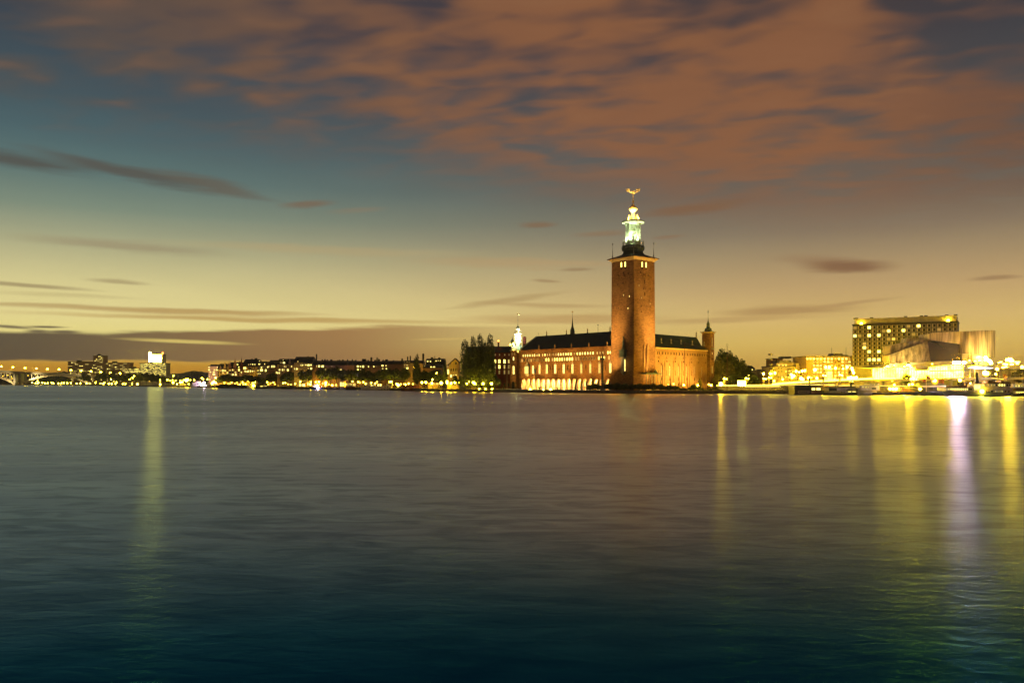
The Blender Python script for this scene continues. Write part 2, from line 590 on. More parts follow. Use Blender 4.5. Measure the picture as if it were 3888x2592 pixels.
def brick_mat(name, c1, c2, c3):
    m, t, b = mat(name)
    pos = t.add('ShaderNodeTexCoord').outputs['Object']
    x, y, z = t.xyz(pos)
    # hand-made brick in courses, patched over the years
    q = t.comb(t.m('MULTIPLY', t.m('ADD', x, y), 0.45), t.m('MULTIPLY', t.m('SUBTRACT', x, y), 0.45), t.m('MULTIPLY', z, 1.7))
    n1 = t.noise(q, 1.0, 5.0, 0.7)
    n2 = t.noise(pos, 0.16, 3.0, 0.55)
    c = t.mix(t.smooth(n1, 0.32, 0.68), c1, c2)
    c = t.mix(t.m('MULTIPLY', t.smooth(n2, 0.45, 0.7), 0.6), c, c3)
    t.put(b.inputs['Base Color'], c)
    b.inputs['Roughness'].default_value = 0.9
    bp = t.add('ShaderNodeBump')
    bp.inputs['Strength'].default_value = 0.5
    bp.inputs['Distance'].default_value = 0.15
    t.put(bp.inputs['Height'], n1)
    t.l.new(bp.outputs[0], b.inputs['Normal'])
    return m


def steel_mat():
    m, t, b = mat('brushed_steel')
    pos = t.add('ShaderNodeTexCoord').outputs['Object']
    n = t.noise(t.v('MULTIPLY', pos, (0.9, 0.9, 0.05)), 1.0, 4.0, 0.6)
    n2 = t.noise(t.v('MULTIPLY', pos, (0.12, 0.12, 0.04)), 1.0, 2.0, 0.5)
    t.put(b.inputs['Base Color'], t.mix(t.smooth(n, 0.3, 0.7), (0.26, 0.20, 0.12), (0.80, 0.64, 0.40)))
    b.inputs['Metallic'].default_value = 0.85
    t.put(b.inputs['Roughness'], t.smooth(n, 0.3, 0.7, 0.30, 0.48))
    bp = t.add('ShaderNodeBump')
    bp.inputs['Strength'].default_value = 0.35
    bp.inputs['Distance'].default_value = 1.0
    t.put(bp.inputs['Height'], t.m('ADD', t.m('MULTIPLY', n, 0.25), n2))
    t.l.new(bp.outputs[0], b.inputs['Normal'])
    return m


def leaf_mat(name, c1, c2):
    m, t, b = mat(name)
    pos = t.add('ShaderNodeTexCoord').outputs['Object']
    n = t.noise(pos, 5.0, 2.0, 0.6)
    rnd = t.add('ShaderNodeObjectInfo').outputs['Random']
    c = t.mix(t.smooth(n, 0.3, 0.7), c1, c2)
    c = t.mix(1.0, c, t.mix(rnd, (0.65, 0.7, 0.7), (1.3, 1.2, 1.1)), 'MULTIPLY')
    t.put(b.inputs['Base Color'], c)
    b.inputs['Roughness'].default_value = 0.75
    return m


M = {}
M['brick'] = brick_mat('red_brick', (0.17, 0.076, 0.027), (0.37, 0.185, 0.066), (0.40, 0.215, 0.085))
M['brick_pale'] = brick_mat('buff_brick', (0.37, 0.20, 0.08), (0.47, 0.27, 0.11), (0.40, 0.23, 0.10))
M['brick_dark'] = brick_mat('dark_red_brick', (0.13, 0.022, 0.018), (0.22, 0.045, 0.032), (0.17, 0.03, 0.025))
M['copper'] = pmat('dark_copper_roof', (0.014, 0.034, 0.038), 0.55, 0.0, 0.35, 0.5)
M['verdigris'] = pmat('verdigris_copper', (0.46, 0.56, 0.44), 0.6, 0.0, 0.2, 0.6)
M['verdigris_dark'] = pmat('weathered_copper', (0.10, 0.15, 0.13), 0.6, 0.0, 0.3, 0.8)
M['gold'] = pmat('gilded_metal', (0.90, 0.60, 0.20), 0.45, 0.45, 0.1, 1.0)
M['stone'] = pmat('pale_stone', (0.42, 0.38, 0.30), 0.85, 0, 0.2, 1.2, 0.2)
M['granite'] = pmat('grey_granite', (0.16, 0.15, 0.14), 0.85, 0, 0.3, 0.9, 0.3)
M['concrete'] = pmat('concrete', (0.34, 0.31, 0.26), 0.85, 0, 0.18, 0.5)
M['asphalt'] = pmat('asphalt', (0.055, 0.055, 0.055), 0.85, 0, 0.25, 0.4)
M['paving'] = pmat('gravel_paving', (0.14, 0.125, 0.10), 0.9, 0, 0.3, 0.3)
M['plaster_yellow'] = pmat('yellow_plaster', (0.68, 0.48, 0.22), 0.9, 0, 0.12, 0.4)
M['plaster_pale'] = pmat('pale_plaster', (0.66, 0.55, 0.38), 0.9, 0, 0.12, 0.4)
M['plaster_pink'] = pmat('pink_plaster', (0.58, 0.30, 0.22), 0.9, 0, 0.12, 0.4)
M['plaster_grey'] = pmat('grey_render', (0.42, 0.37, 0.30), 0.9, 0, 0.15, 0.4)
M['plaster_brown'] = pmat('brown_render', (0.30, 0.17, 0.10), 0.9, 0, 0.15, 0.4)
M['roof_dark'] = pmat('dark_sheet_roof', (0.022, 0.026, 0.030), 0.6, 0, 0.3, 0.4)
M['roof_red'] = pmat('dark_red_roof', (0.075, 0.035, 0.028), 0.7, 0, 0.3, 0.4)
M['metal_dark'] = pmat('dark_metal', (0.03, 0.03, 0.032), 0.5, 0.3, 0.2, 2.0)
M['metal_grey'] = pmat('grey_metal', (0.32, 0.31, 0.28), 0.5, 0.4, 0.15, 1.5)
M['metal_red'] = pmat('rust_red_paint', (0.14, 0.03, 0.025), 0.6, 0.1, 0.2, 2.0)
M['panel_dark'] = pmat('dark_facade_panel', (0.045, 0.047, 0.042), 0.5, 0.1, 0.2, 1.0)
M['steel'] = steel_mat()
M['steel_shaded'] = pmat('shaded_steel_panel', (0.17, 0.145, 0.135), 0.16, 0.95, 0.2, 0.4, 0.12, (1, 1, 0.08))  # same steel darkened for the centre block, standing in for dark reflections
M['frame_white'] = pmat('white_window_frame', (0.42, 0.37, 0.28), 0.6, 0, 0.08, 1.0)
M['glass_dark'] = pmat('dark_glass', (0.018, 0.022, 0.024), 0.15, 0, 0.3, 2.0)
M['hull_white'] = pmat('white_hull_paint', (0.78, 0.74, 0.68), 0.45, 0, 0.1, 0.8)
M['hull_dark'] = pmat('dark_hull_paint', (0.018, 0.022, 0.028), 0.4, 0, 0.3, 0.8)
M['hull_red'] = pmat('oxblood_hull_paint', (0.10, 0.025, 0.02), 0.45, 0, 0.3, 0.8)
M['wood'] = pmat('varnished_wood', (0.20, 0.10, 0.045), 0.5, 0, 0.25, 1.5, 0, (1, 1, 4))
M['canvas'] = pmat('pale_canvas', (0.42, 0.35, 0.25), 0.9, 0, 0.15, 0.8)
M['flag_blue'] = pmat('blue_flag_cloth', (0.03, 0.06, 0.22), 0.9, 0, 0.2, 1.0)
M['flag_red'] = pmat('brown_flag_cloth', (0.30, 0.12, 0.06), 0.9, 0, 0.2, 1.0)
M['leaf'] = leaf_mat('dark_foliage', (0.030, 0.052, 0.016), (0.075, 0.110, 0.032))
M['leaf_yellow'] = leaf_mat('lamplit_yellow_foliage', (0.085, 0.080, 0.020), (0.16, 0.13, 0.035))  # lamplit yellow put into the leaf colour; brownish crowns share it
M['bark'] = pmat('bark', (0.06, 0.048, 0.036), 0.9, 0, 0.3, 2.0)
M['grass'] = pmat('dark_grass', (0.03, 0.045, 0.018), 0.95, 0, 0.35, 0.3)
M['earth'] = pmat('wooded_ground', (0.03, 0.034, 0.020), 0.95, 0, 0.35, 0.05)
M['hill'] = pmat('distant_wooded_hill', (0.035, 0.042, 0.026), 0.95, 0, 0.35, 0.03)
M['rubble'] = pmat('rubble_stone', (0.30, 0.26, 0.19), 0.9, 0, 0.35, 0.8, 0.4, objvar=0.35)
# things that give off light
M['lit'] = emat('lit_window', (2.6, 2.05, 0.50), 0.45, 0.7, objvar=0.45)
M['lit_mid'] = emat('half_lit_window', (0.95, 0.66, 0.16), 0.3, 0.9, objvar=0.35)
M['lit_dim'] = emat('dim_window', (0.30, 0.20, 0.055), 0.3, 0.9, objvar=0.4)
M['lit_strong'] = emat('bright_window', (4.2, 3.4, 0.62), 0.15, 0.9, objvar=0.25)
M['lobby'] = emat('lit_lobby_glass', (80.0, 47.0, 0.60), 0.6, 0.30)
M['lamp'] = emat('lamp_glass', (140.0, 86.0, 2.8))
M['lamp_soft'] = emat('soft_lamp_glass', (20.0, 11.5, 0.9))
M['lamp_big'] = emat('floodlight_glass', (1700.0, 1000.0, 26.0))
M['lamp_white'] = emat('white_lamp_glass', (2100.0, 1380.0, 2050.0))
M['lamp_red'] = emat('red_signal_glass', (22.0, 3.0, 0.35))
M['lamp_green'] = emat('greenish_lamp_glass', (70.0, 52.0, 2.6))
M['strip'] = emat('glowing_band', (26.0, 16.5, 0.60))
M['strip_soft'] = emat('soft_glowing_band', (1.7, 1.25, 0.30))
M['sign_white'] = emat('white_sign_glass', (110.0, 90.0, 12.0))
M['glow_blue'] = emat('blue_canopy_glow', (2.0, 3.0, 5.5))


def light(kind, name, loc, power, col, parent=None, target=None, angle=60, blend=0.6, radius=0.3, size=None):
    d = bpy.data.lights.new(name, kind)
    d.energy = power
    d.color = col
    if kind == 'SPOT':
        d.spot_size, d.spot_blend, d.shadow_soft_size = R(angle), blend, radius
    elif kind == 'POINT':
        d.shadow_soft_size = radius
    elif kind == 'AREA':
        d.shape = 'RECTANGLE'
        d.size, d.size_y = size
    o = bpy.data.objects.new(name, d)
    COL.objects.link(o)
    o.location = loc
    if parent is not None:
        o.parent = parent
    if target is not None:
        o.rotation_euler = (Vector(target) - Vector(loc)).to_track_quat('-Z', 'Y').to_euler()
    return o


AMBER = (1.0, 0.60, 0.16)
WARM = (1.0, 0.78, 0.34)
COOL = (0.86, 1.0, 0.72)


def floodlight(label, loc, target, power, col, angle, blend=0.7, group='floodlights on the ground before the town hall', face='lamp_soft', size=0.55):
    """a box lamp on a short stand; its own light leaves from its glass"""
    loc = Vector(loc)
    d = (Vector(target) - loc)
    yaw = math.atan2(d.y, d.x)
    pit = math.atan2(d.z, math.hypot(d.x, d.y))
    o = thing('floodlight', label, 'floodlight', loc, yaw, group)
    c, s_ = math.cos(pit), math.sin(pit)
    h = size

    def q(x, y, z):
        return (x * c - z * s_, y, x * s_ + z * c + h * 1.6)
    hb = MB()
    vs = [q(*p) for p in [(-h * .5, -h, -h * .7), (h * .3, -h, -h * .7), (h * .3, h, -h * .7), (-h * .5, h, -h * .7),
                          (-h * .5, -h, h * .7), (h * .3, -h, h * .7), (h * .3, h, h * .7), (-h * .5, h, h * .7)]]
    hb.faces(vs, [(0, 3, 2, 1), (4, 5, 6, 7), (0, 1, 5, 4), (2, 3, 7, 6), (3, 0, 4, 7)])
    part(o, 'housing', hb, M['metal_dark'])
    part(o, 'lamp_glass', MB().poly([q(h * .32, -h * .9, -h * .6), q(h * .32, h * .9, -h * .6), q(h * .32, h * .9, h * .6), q(h * .32, -h * .9, h * .6)]), M[face])
    part(o, 'stand', MB().box(-0.08, 0.08, -0.08, 0.08, 0, h * 1.2), M['metal_dark'])
    L = light('SPOT', 'floodlight_beam', loc + Vector((math.cos(yaw) * h * 0.6, math.sin(yaw) * h * 0.6, h * 1.7)), power, col, o, target, angle, blend, 0.4)
    L.matrix_parent_inverse = (Matrix.Translation(loc) @ Matrix.Rotation(yaw, 4, 'Z')).inverted()
    return o


# ------------------------------------------------------------------ ground, quay, terraces, hills
def structure(name, mb, m, label=None, smooth=False):
    o = link(name, mb.mesh(name, m, smooth))
    o['kind'] = 'structure'
    if label:
        o['label'] = label
    return o


def build_ground():
    px = [-700, -300, 0, 125, 250, 375, 500, 620, 735, 850, 975, 1100, 1200, 1300, 1400, 1500, 1640, 1750, 1900, 2000, 2100, 2225, 2350, 2475, 2600,
          2700, 2800, 2900, 3000, 3085, 3170, 3300, 3450, 3575, 3700, 3800, 3888, 4100, 4500]
    fr = [(X_at(p, shoreY(p)), shoreY(p)) for p in px]
    g, q = MB(), MB()
    bk = [(X_at(p, 4400), 4400) for p in px]
    n = len(px)
    g.faces([(x, y, ZL) for x, y in fr] + [(x, y, ZL) for x, y in bk], [(i, i + 1, n + i + 1, n + i) for i in range(n - 1)])
    structure('ground', g, M['paving'], 'flat waterfront ground behind the quay edge')
    # quay wall: granite courses with a coping stone standing a little proud
    for (x0, y0), (x1, y1) in zip(fr, fr[1:]):
        d = Vector((x1 - x0, y1 - y0, 0)).normalized()
        o = Vector((d.y, -d.x, 0))
        a, b = Vector((x0, y0, 0)), Vector((x1, y1, 0))
        q.poly([a + Vector((0, 0, -2)), b + Vector((0, 0, -2)), b + Vector((0, 0, ZL - .004)), a + Vector((0, 0, ZL - .004))])
        q.prism([a + o * 0.25 + Vector((0, 0, ZL - .35)), b + o * 0.25 + Vector((0, 0, ZL - .35)), b + o * 0.25 + Vector((0, 0, ZL + .02)), a + o * 0.25 + Vector((0, 0, ZL + .02))], -o * 0.9)
    structure('quay_wall', q, M['granite'], 'low dark granite quay wall along the water')
    # the raised street level on the right, carried by a rubble bank and a retaining wall
    ppx = [2722, 2800, 2900, 3000, 3100, 3200, 3300, 3450, 3600, 3750, 3888, 4200, 4500]
    fr2 = [(X_at(p, shoreY(p) + (9 if p < 3100 else 13 if p < 3300 else 22)), shoreY(p) + (9 if p < 3100 else 13 if p < 3300 else 22)) for p in ppx]
    zt = 3.55
    g2 = MB()
    bk2 = [(X_at(p, 1200), 1200) for p in ppx]
    n = len(ppx)
    g2.faces([(x, y, zt) for x, y in fr2] + [(x, y, zt) for x, y in bk2], [(i, i + 1, n + i + 1, n + i) for i in range(n - 1)])
    structure('road', g2, M['asphalt'], 'raised waterfront road with traffic lanes')
    rw = MB()
    for (x0, y0), (x1, y1) in zip(fr2, fr2[1:]):
        rw.poly([(x0, y0, 0), (x1, y1, 0), (x1, y1, zt - .004), (x0, y0, zt - .004)])
        d = Vector((x1 - x0, y1 - y0, 0)).normalized()
        o = Vector((d.y, -d.x, 0))
        a, b = Vector((x0, y0, zt)), Vector((x1, y1, zt))
        rw.prism([a + o * .2 - Vector((0, 0, .3)), b + o * .2 - Vector((0, 0, .3)), b + o * .2 + Vector((0, 0, .35)), a + o * .2 + Vector((0, 0, .35))], -o * .5)
    structure('retaining_wall', rw, M['concrete'], 'concrete retaining wall carrying the waterfront road')
    # far wooded hills
    rnd = random.Random(3)

    def hill(name, pts, Y, depth, label, zb=0.8):
        """pts: (px, py) skyline"""
        sub = []
        for (a, ya), (b, yb) in zip(pts, pts[1:]):
            k = max(2, int((b - a) / 4))
            for i in range(k):
                t = i / k
                sub.append((a + (b - a) * t, ya + (yb - ya) * t + rnd.uniform(-1.3, 1.3)))
        sub.append(pts[-1])
        mb = MB()
        n = len(sub)
        vs = []
        for row, (f, dy) in enumerate([(0.0, 0), (0.45, 0.12), (0.82, 0.3), (1.0, 0.5), (0.7, 0.8), (0.0, 1.0)]):
            for p, y in sub:
                YY = Y + depth * dy
                z = zb + (Z_at(y, Y + depth * 0.5) - zb) * f
                vs.append((X_at(p, Y + depth * 0.5) * (YY / (Y + depth * 0.5)), YY, z + (rnd.uniform(-1, 1) * 0.0008 * Y if 0 < f < 1 else 0)))
        fs = [(r * n + i, r * n + i + 1, (r + 1) * n + i + 1, (r + 1) * n + i) for r in range(5) for i in range(n - 1)]
        mb.faces(vs, fs)
        structure(name, mb, M['hill'], label)
    hill('hill', [(600, 1436), (625, 1417), (660, 1418), (690, 1416), (720, 1409), (735, 1407), (765, 1410), (800, 1416), (850, 1420), (900, 1421), (960, 1424)], 2500, 600, 'low far ridge on the skyline behind the marina')
    hill('hill', [(655, 1446), (680, 1428), (700, 1414), (722, 1409), (738, 1407), (752, 1410), (770, 1415), (790, 1421), (830, 1432), (860, 1446)], 1500, 300, 'rounded dark wooded hill above the marina')
    hill('hill', [(-300, 1408), (-60, 1409), (0, 1416), (30, 1418), (70, 1417), (110, 1420), (150, 1419), (190, 1418), (200, 1413), (228, 1412), (244, 1409), (258, 1412), (300, 1416), (360, 1418), (420, 1420), (500, 1424), (560, 1428)], 1640, 300, 'dark wooded shore behind the arched bridge')
    hill('hill', [(820, 1446), (900, 1424), (1000, 1416), (1150, 1408), (1300, 1406), (1450, 1408), (1600, 1412), (1700, 1420), (1760, 1432)], 980, 500, 'wooded rise carrying the dark town houses')


build_ground()


# ------------------------------------------------------------------ town hall
AT = math.atan2(-0.784, 0.622)
TW = 16.3
CF = Frame(52.2, 437.8, AT)                                   # tower's left corner; the south wing lies at s < 0
CR = Frame(62.3, 425.0, math.atan2(0.622, 0.784))             # right face of the tower
CE = Frame(75.1, 435.1, math.atan2(0.757, 0.653))             # east wing
WINCACHE = {}


def win_mesh(w, h, pane, arch=True, frame='stone', bars=1, fw=None):
    key = (round(w, 2), round(h, 2), pane, arch, frame, bars)
    if key in WINCACHE:
        return WINCACHE[key]
    mb = MB()
    fw = fw or min(0.16, 0.13 * w)
    ya, yb, yp = -0.17, 0.03, -0.07

    def outline(a, hh, z0):
        r = a
        if not arch:
            return [(-a, z0), (a, z0), (a, hh), (-a, hh)]
        zs = hh - r
        return [(-a, z0), (a, z0)] + [(r * math.cos(t), zs + r * math.sin(t)) for t in [math.pi * k / 6 for k in range(7)]]
    o_ = outline(w / 2, h, 0)
    i_ = outline(w / 2 - fw, h - fw, fw)
    n = len(o_)
    vs = [(x, ya, z) for x, z in o_] + [(x, ya, z) for x, z in i_] + [(x, yb, z) for x, z in o_] + [(x, yp, z) for x, z in i_]
    fs = []
    for k in range(n):
        j = (k + 1) % n
        fs += [(k, j, n + j, n + k), (j, k, 2 * n + k, 2 * n + j), (n + k, n + j, 3 * n + j, 3 * n + k)]
    mb.faces(vs, fs)
    for b in range(bars):
        x = -w / 2 + w * (b + 1) / (bars + 1)
        mb.box(x - 0.045, x + 0.045, -0.12, yp - .002, fw, h - fw * 1.2)
    mb.mat(1).poly([(x, yp, z) for x, z in i_])
    WINCACHE[key] = mb.mesh('window', [M[frame], M[pane]])
    return WINCACHE[key]


def window(parent, s, z, w, h, pane='lit', arch=True, frame='stone', bars=1, d=0.0, rz=0.0, name='window', loc=None):
    return link(name, win_mesh(w, h, pane, arch, frame, bars), parent, loc or (s, d, z), rz)


def statue_mesh():
    if 'statue' not in WINCACHE:
        mb = MB()
        mb.lathe([(0.34, 0), (0.34, 0.25), (0.24, 0.3), (0.30, 0.75), (0.24, 1.2), (0.33, 1.6), (0.16, 1.9), (0.19, 2.1), (0.13, 2.3), (0.03, 2.4)], 7)
        mb.tube([(0.28, 0, 1.55), (0.5, -0.05, 1.2), (0.42, -0.2, 0.95)], 0.09, 4)
        WINCACHE['statue'] = mb.mesh('statue', M['gold'], True)
    return WINCACHE['statue']


def rel(G):
    """location and turn of frame G in the town hall's own frame"""
    d = G.o - CF.o
    return (d.dot(CF.u), d.dot(CF.w), 0), G.a - CF.a


def build_town_hall():
    root = CF.thing('town_hall', 'floodlit red brick town hall with one tall square tower crowned by three gold crowns', 'town hall')
    zf = ZL
    # ---------------- tower
    zt = lambda y: Z_at(650 + y / 3.92, 436.5)
    ztop = 69.6
    H = TW / 2
    tp = 0.29

    def ring(k, z):
        return [(k, k, z), (TW - k, k, z), (TW - k, TW - k, z), (k, TW - k, z)]
    sh = MB()
    zs = [zf, 12, 24, 36, 48, 60, ztop]
    vs = []
    for z in zs:
        k = tp * (z / ztop) ** 1.3
        vs += ring(k, z)
    sh.faces(vs, [(4 * i + a, 4 * i + (a + 1) % 4, 4 * i + 4 + (a + 1) % 4, 4 * i + 4 + a) for i in range(len(zs) - 1) for a in range(4)])
    shaft = part(root, 'tower_shaft', sh, M['brick'])

    def on_left(px, py, w, h, **kw):
        s = CF.s(px)
        z = CF.z(px, py)
        return window(shaft, s, z, w, h, d=tp * z / ztop, **kw)

    def on_right(px, py, w, h, **kw):
        s = CR.s(px)
        z = CR.z(px, py)
        k = tp * z / ztop
        return window(shaft, 0, 0, w, h, loc=(TW - k, s, z), rz=math.pi / 2, **kw)
    # belfry lights, blind arches and small lights (pixels read from the photograph)
    Z4 = lambda x, y: (2300 + x / 6.532, 960 + y / 6.532)
    for x, y in ((382, 362), (477, 350)):
        on_left(*Z4(x, y), 1.25, 2.9, pane='lit_strong', frame='brick', bars=0)
    for x, y in ((907, 355), (1003, 367)):
        on_right(*Z4(x, y), 1.25, 2.9, pane='lit_strong', frame='brick', bars=0)
    for x, y in ((380, 410), (476, 395)):
        on_left(*Z4(x, y), 0.9, 0.85, pane='glass_dark', frame='brick', arch=False, bars=0)
    for x, y in ((912, 400), (1010, 412)):
        on_right(*Z4(x, y), 0.9, 0.85, pane='glass_dark', frame='brick', arch=False, bars=0)
    for x, y in ((428, 515), (300, 575), (551, 535), (422, 765), (292, 812), (307, 1388)):
        on_left(*Z4(x, y), 0.5, 0.9, pane='glass_dark', frame='brick', arch=False, bars=0)
    for x, y in ((866, 505), (1076, 585), (968, 715), (968, 765), (972, 1020), (972, 1062), (1103, 915), (1077, 1205), (1103, 1365), (888, 1480), (885, 1345)):
        on_right(*Z4(x, y), 0.5, 0.9, pane='glass_dark', frame='brick', arch=False, bars=0)
    for x, y in ((582, 1098), (548, 1395), (436, 1070)):
        on_left(*Z4(x, y), 0.5, 0.95, pane='lit', frame='brick', arch=False, bars=0)
    for x, y in ((828, 828), (887, 1135), (1100, 1285)):
        on_right(*Z4(x, y), 0.5, 0.95, pane='lit_mid', frame='brick', arch=False, bars=0)

    def hood(loc, rz, w, name='blind_arch'):
        mb = MB()
        pts = [(w / 2 * math.cos(t), w * 0.62 * math.sin(t)) for t in [math.pi * k / 8 for k in range(9)]]
        pts2 = [(x * 1.28, z * 1.35) for x, z in pts]
        for k in range(8):
            mb.prism([(pts[k][0], -0.3, pts[k][1]), (pts2[k][0], -0.3, pts2[k][1]), (pts2[k + 1][0], -0.3, pts2[k + 1][1]), (pts[k + 1][0], -0.3, pts[k + 1][1])], (0, 0.4, 0))
        part(shaft, name, mb, M['brick'], loc, rz)
    for px, py, w in ((2365.5, 1056, 2.0), (2358.5, 991, 1.1), (2373, 989, 1.1)):
        z = CF.z(px, py)
        hood((CF.s(px), tp * z / ztop, z), 0, w)
    for px, py, w in ((2448, 1055, 2.0), (2439, 989, 1.1), (2453, 991, 1.1), (2448, 1100, 1.6)):
        z = CR.z(px, py)
        hood((TW - tp * z / ztop, CR.s(px), z), math.pi / 2, w)
    # eaves: soffit with its yellow uplight put into the colour, and copper skirt
    ev = MB()
    ev.faces(ring(tp, ztop - 0.9) + ring(-1.15, ztop + 0.45), [(a, (a + 1) % 4, 4 + (a + 1) % 4, 4 + a) for a in range(4)])
    ev.mat(1).faces(ring(-1.5, ztop + 0.45) + ring(-1.5, ztop + 0.75), [(0, 3, 2, 1)] + [(a, (a + 1) % 4, 4 + (a + 1) % 4, 4 + a) for a in range(4)])
    part(root, 'cornice', ev, [M['plaster_yellow'], M['brick']])
    sk = MB()
    rows = []
    z0, z1 = ztop + 0.75, zt(1195)
    for i in range(7):
        t = i / 6
        half = 5.0 + (H + 1.5 - 5.0) * (1 - t) ** 2.4
        c = 0.0 if i < 2 else min(1.0, (i - 1) / 4)
        ln = []
        for k in range(8):
            a = math.pi / 4 * k + math.pi / 8
            # square going over to an octagon
            sx, sy = math.cos(a), math.sin(a)
            q = 1 / max(abs(sx), abs(sy))
            o_ = 1 / math.cos(math.pi / 8)
            f = q * (1 - c) + o_ * c
            if c < 0.5:
                sgx, sgy = (1 if sx > 0 else -1), (1 if sy > 0 else -1)
                g = 1 - c * 2
                xx = sx * f * (1 - g) + sgx * g * 1.0
                yy = sy * f * (1 - g) + sgy * g * 1.0
            else:
                xx, yy = sx * f, sy * f
            ln.append((H + half * xx, H + half * yy, z0 + (z1 - z0) * t))
        rows.append(ln)
    sk.faces([p for r in rows for p in r], [(8 * i + k, 8 * i + (k + 1) % 8, 8 * i + 8 + (k + 1) % 8, 8 * i + 8 + k) for i in range(6) for k in range(8)])
    part(root, 'tower_roof', sk, M['copper'])
    c = (H, H)
    o8 = math.pi / 8
    # gallery
    gl = MB()
    gl.lathe([(5.0, z1 - 0.2), (5.9, z1 + 0.5), (6.35, z1 + 0.9), (6.35, z1 + 1.25), (6.1, z1 + 1.3), (4.4, z1 + 1.35)], 8, c, o8)
    ga = part(root, 'gallery', gl, M['verdigris_dark'])
    bal = MB()
    zr = z1 + 1.3
    for k in range(40):
        a = 2 * math.pi * k / 40
        r = 6.0 * math.cos(math.pi / 8) / math.cos(((a - o8 + math.pi / 8) % (math.pi / 4)) - math.pi / 8) * 0.98
        bal.box(H + r * math.cos(a) - .09, H + r * math.cos(a) + .09, H + r * math.sin(a) - .09, H + r * math.sin(a) + .09, zr, zr + 1.15)
    bal.lathe([(5.7, zr + 1.15), (6.2, zr + 1.15), (6.2, zr + 1.4), (5.7, zr + 1.4)], 8, c, o8)
    part(ga, 'balustrade', bal, M['verdigris_dark'], stuff=True)
    for k in range(8):
        a = math.pi / 4 * k + o8
        fg = MB().lathe([(0.3, 0), (0.35, 0.5), (0.22, 1.3), (0.36, 1.9), (0.2, 2.2), (0.24, 2.5), (0.05, 2.8)], 6)
        part(ga, 'figure', fg, M['verdigris'], (H + 5.6 * math.cos(a), H + 5.6 * math.sin(a), zr + 1.2))
    # lantern: four piers of clustered columns round an open middle
    zb, zc = zt(1095), zt(800)
    ln = MB()
    ln.lathe([(4.5, zr - .2), (4.5, zb - 0.6), (4.2, zb - .2), (4.0, zb + 0.3), (3.4, zb + .32)], 8, c, o8)
    la = part(root, 'lantern', ln, M['verdigris'])
    # seen square to the camera: piers stand at the diagonal of the tower plan
    for k in range(4):
        a = math.pi / 2 * k
        px_, py_ = H + 3.0 * math.cos(a), H + 3.0 * math.sin(a)
        pr = MB()
        pr.taper(0, 0, zb + .3, zc, 0.95, 0.95, 0.85, 0.85)
        for sx in (-1, 1):
            for sy in (-1, 1):
                pr.lathe([(0.42, zb + .3), (0.36, zb + .8), (0.32, zc - 1.0), (0.46, zc - 0.6), (0.5, zc)], 8, (sx * 0.95, sy * 0.95))
        part(la, 'pier', pr, M['verdigris'], (px_, py_, 0), a)
    for k in range(4):
        a = math.pi / 2 * k + math.pi / 4
        ar = MB()
        # arched screen between the piers
        w_, h0 = 1.15, zc - 3.2
        pts = [(w_ * math.cos(t), h0 + 1.1 * math.sin(t)) for t in [math.pi * q / 8 for q in range(9)]]
        for q in range(8):
            (xa, za), (xb, zb_) = pts[q], pts[q + 1]
            ar.prism([(xb, -.3, zb_), (xa, -.3, za), (xa, -.3, zc), (xb, -.3, zc)], (0, 0.6, 0))
        for sx in (-1, 1):
            ar.box(sx * 1.15 - (0.9 if sx < 0 else 0), sx * 1.15 + (0.9 if sx > 0 else 0), -.3, .3, zb + .3, zc)
        ar.box(-.55, .55, -.45, .45, zc - 4.4, zc - 3.9)
        ar.lathe([(0.9, zc - 3.8), (0.75, zc - 3.3), (0.3, zc - 2.9)], 8)
        part(la, 'screen', ar, M['verdigris'], (H + 2.55 * math.cos(a), H + 2.55 * math.sin(a), 0), a + math.pi / 2)
    bell = MB().lathe([(0.75, zb + 3.9), (0.62, zb + 4.2), (0.5, zb + 5.0), (0.25, zb + 5.4)], 10, c)
    part(la, 'bell', bell, M['verdigris_dark'])
    ck = MB().lathe([(3.6, zc - .1), (4.4, zc + .1), (4.9, zc + .55), (6.1, zc + 1.0), (6.2, zc + 1.5), (5.7, zc + 1.9), (2.2, zc + 2.3)], 8, c, o8)
    part(root, 'lantern_cornice', ck, M['verdigris'])
    for k in range(4):
        a = math.pi / 2 * k
        ob = MB().lathe([(0.75, 0), (0.8, 0.4), (0.72, 0.6), (0.78, 1.2), (0.34, 2.0), (0.3, 2.3), (0.12, 2.6), (0.16, 2.8), (0.02, 3.0)], 8)
        part(root, 'obelisk', ob, M['gold'], (H + 3.1 * math.cos(a), H + 3.1 * math.sin(a), zc + 2.1), 0, None, None, False, True)
    zd = zt(735)
    u_ = 0.0353
    dome = MB().lathe([(62 * u_, zd), (50 * u_, zd + 35 * u_), (32 * u_, zd + 80 * u_), (24 * u_, zd + 110 * u_), (26 * u_, zd + 120 * u_), (44 * u_, zd + 140 * u_), (60 * u_, zd + 160 * u_), (59 * u_, zd + 190 * u_),
                       (54 * u_, zd + 194 * u_), (30 * u_, zd + 218 * u_), (12 * u_, zd + 240 * u_), (4 * u_, zd + 258 * u_)], 14, c)
    part(root, 'gilded_dome', dome, M['gold'], smooth=True)
    part(root, 'ball', MB().ball((H, H, zt(457)), 19 * u_, 12, 8), M['gold'], smooth=True)
    part(root, 'ball', MB().ball((H, H, zt(423)), 12 * u_, 10, 6), M['gold'], smooth=True)
    # the arms lie across the line of sight
    ang = math.atan2(0, 1) - AT
    ax = Vector((math.cos(ang), math.sin(ang), 0))
    cc = Vector((H, H, 0))
    zz = lambda y: Vector((0, 0, zt(y)))
    rod = MB()
    rod.tube([cc + zz(490), cc + zz(345)], 0.16, 6)
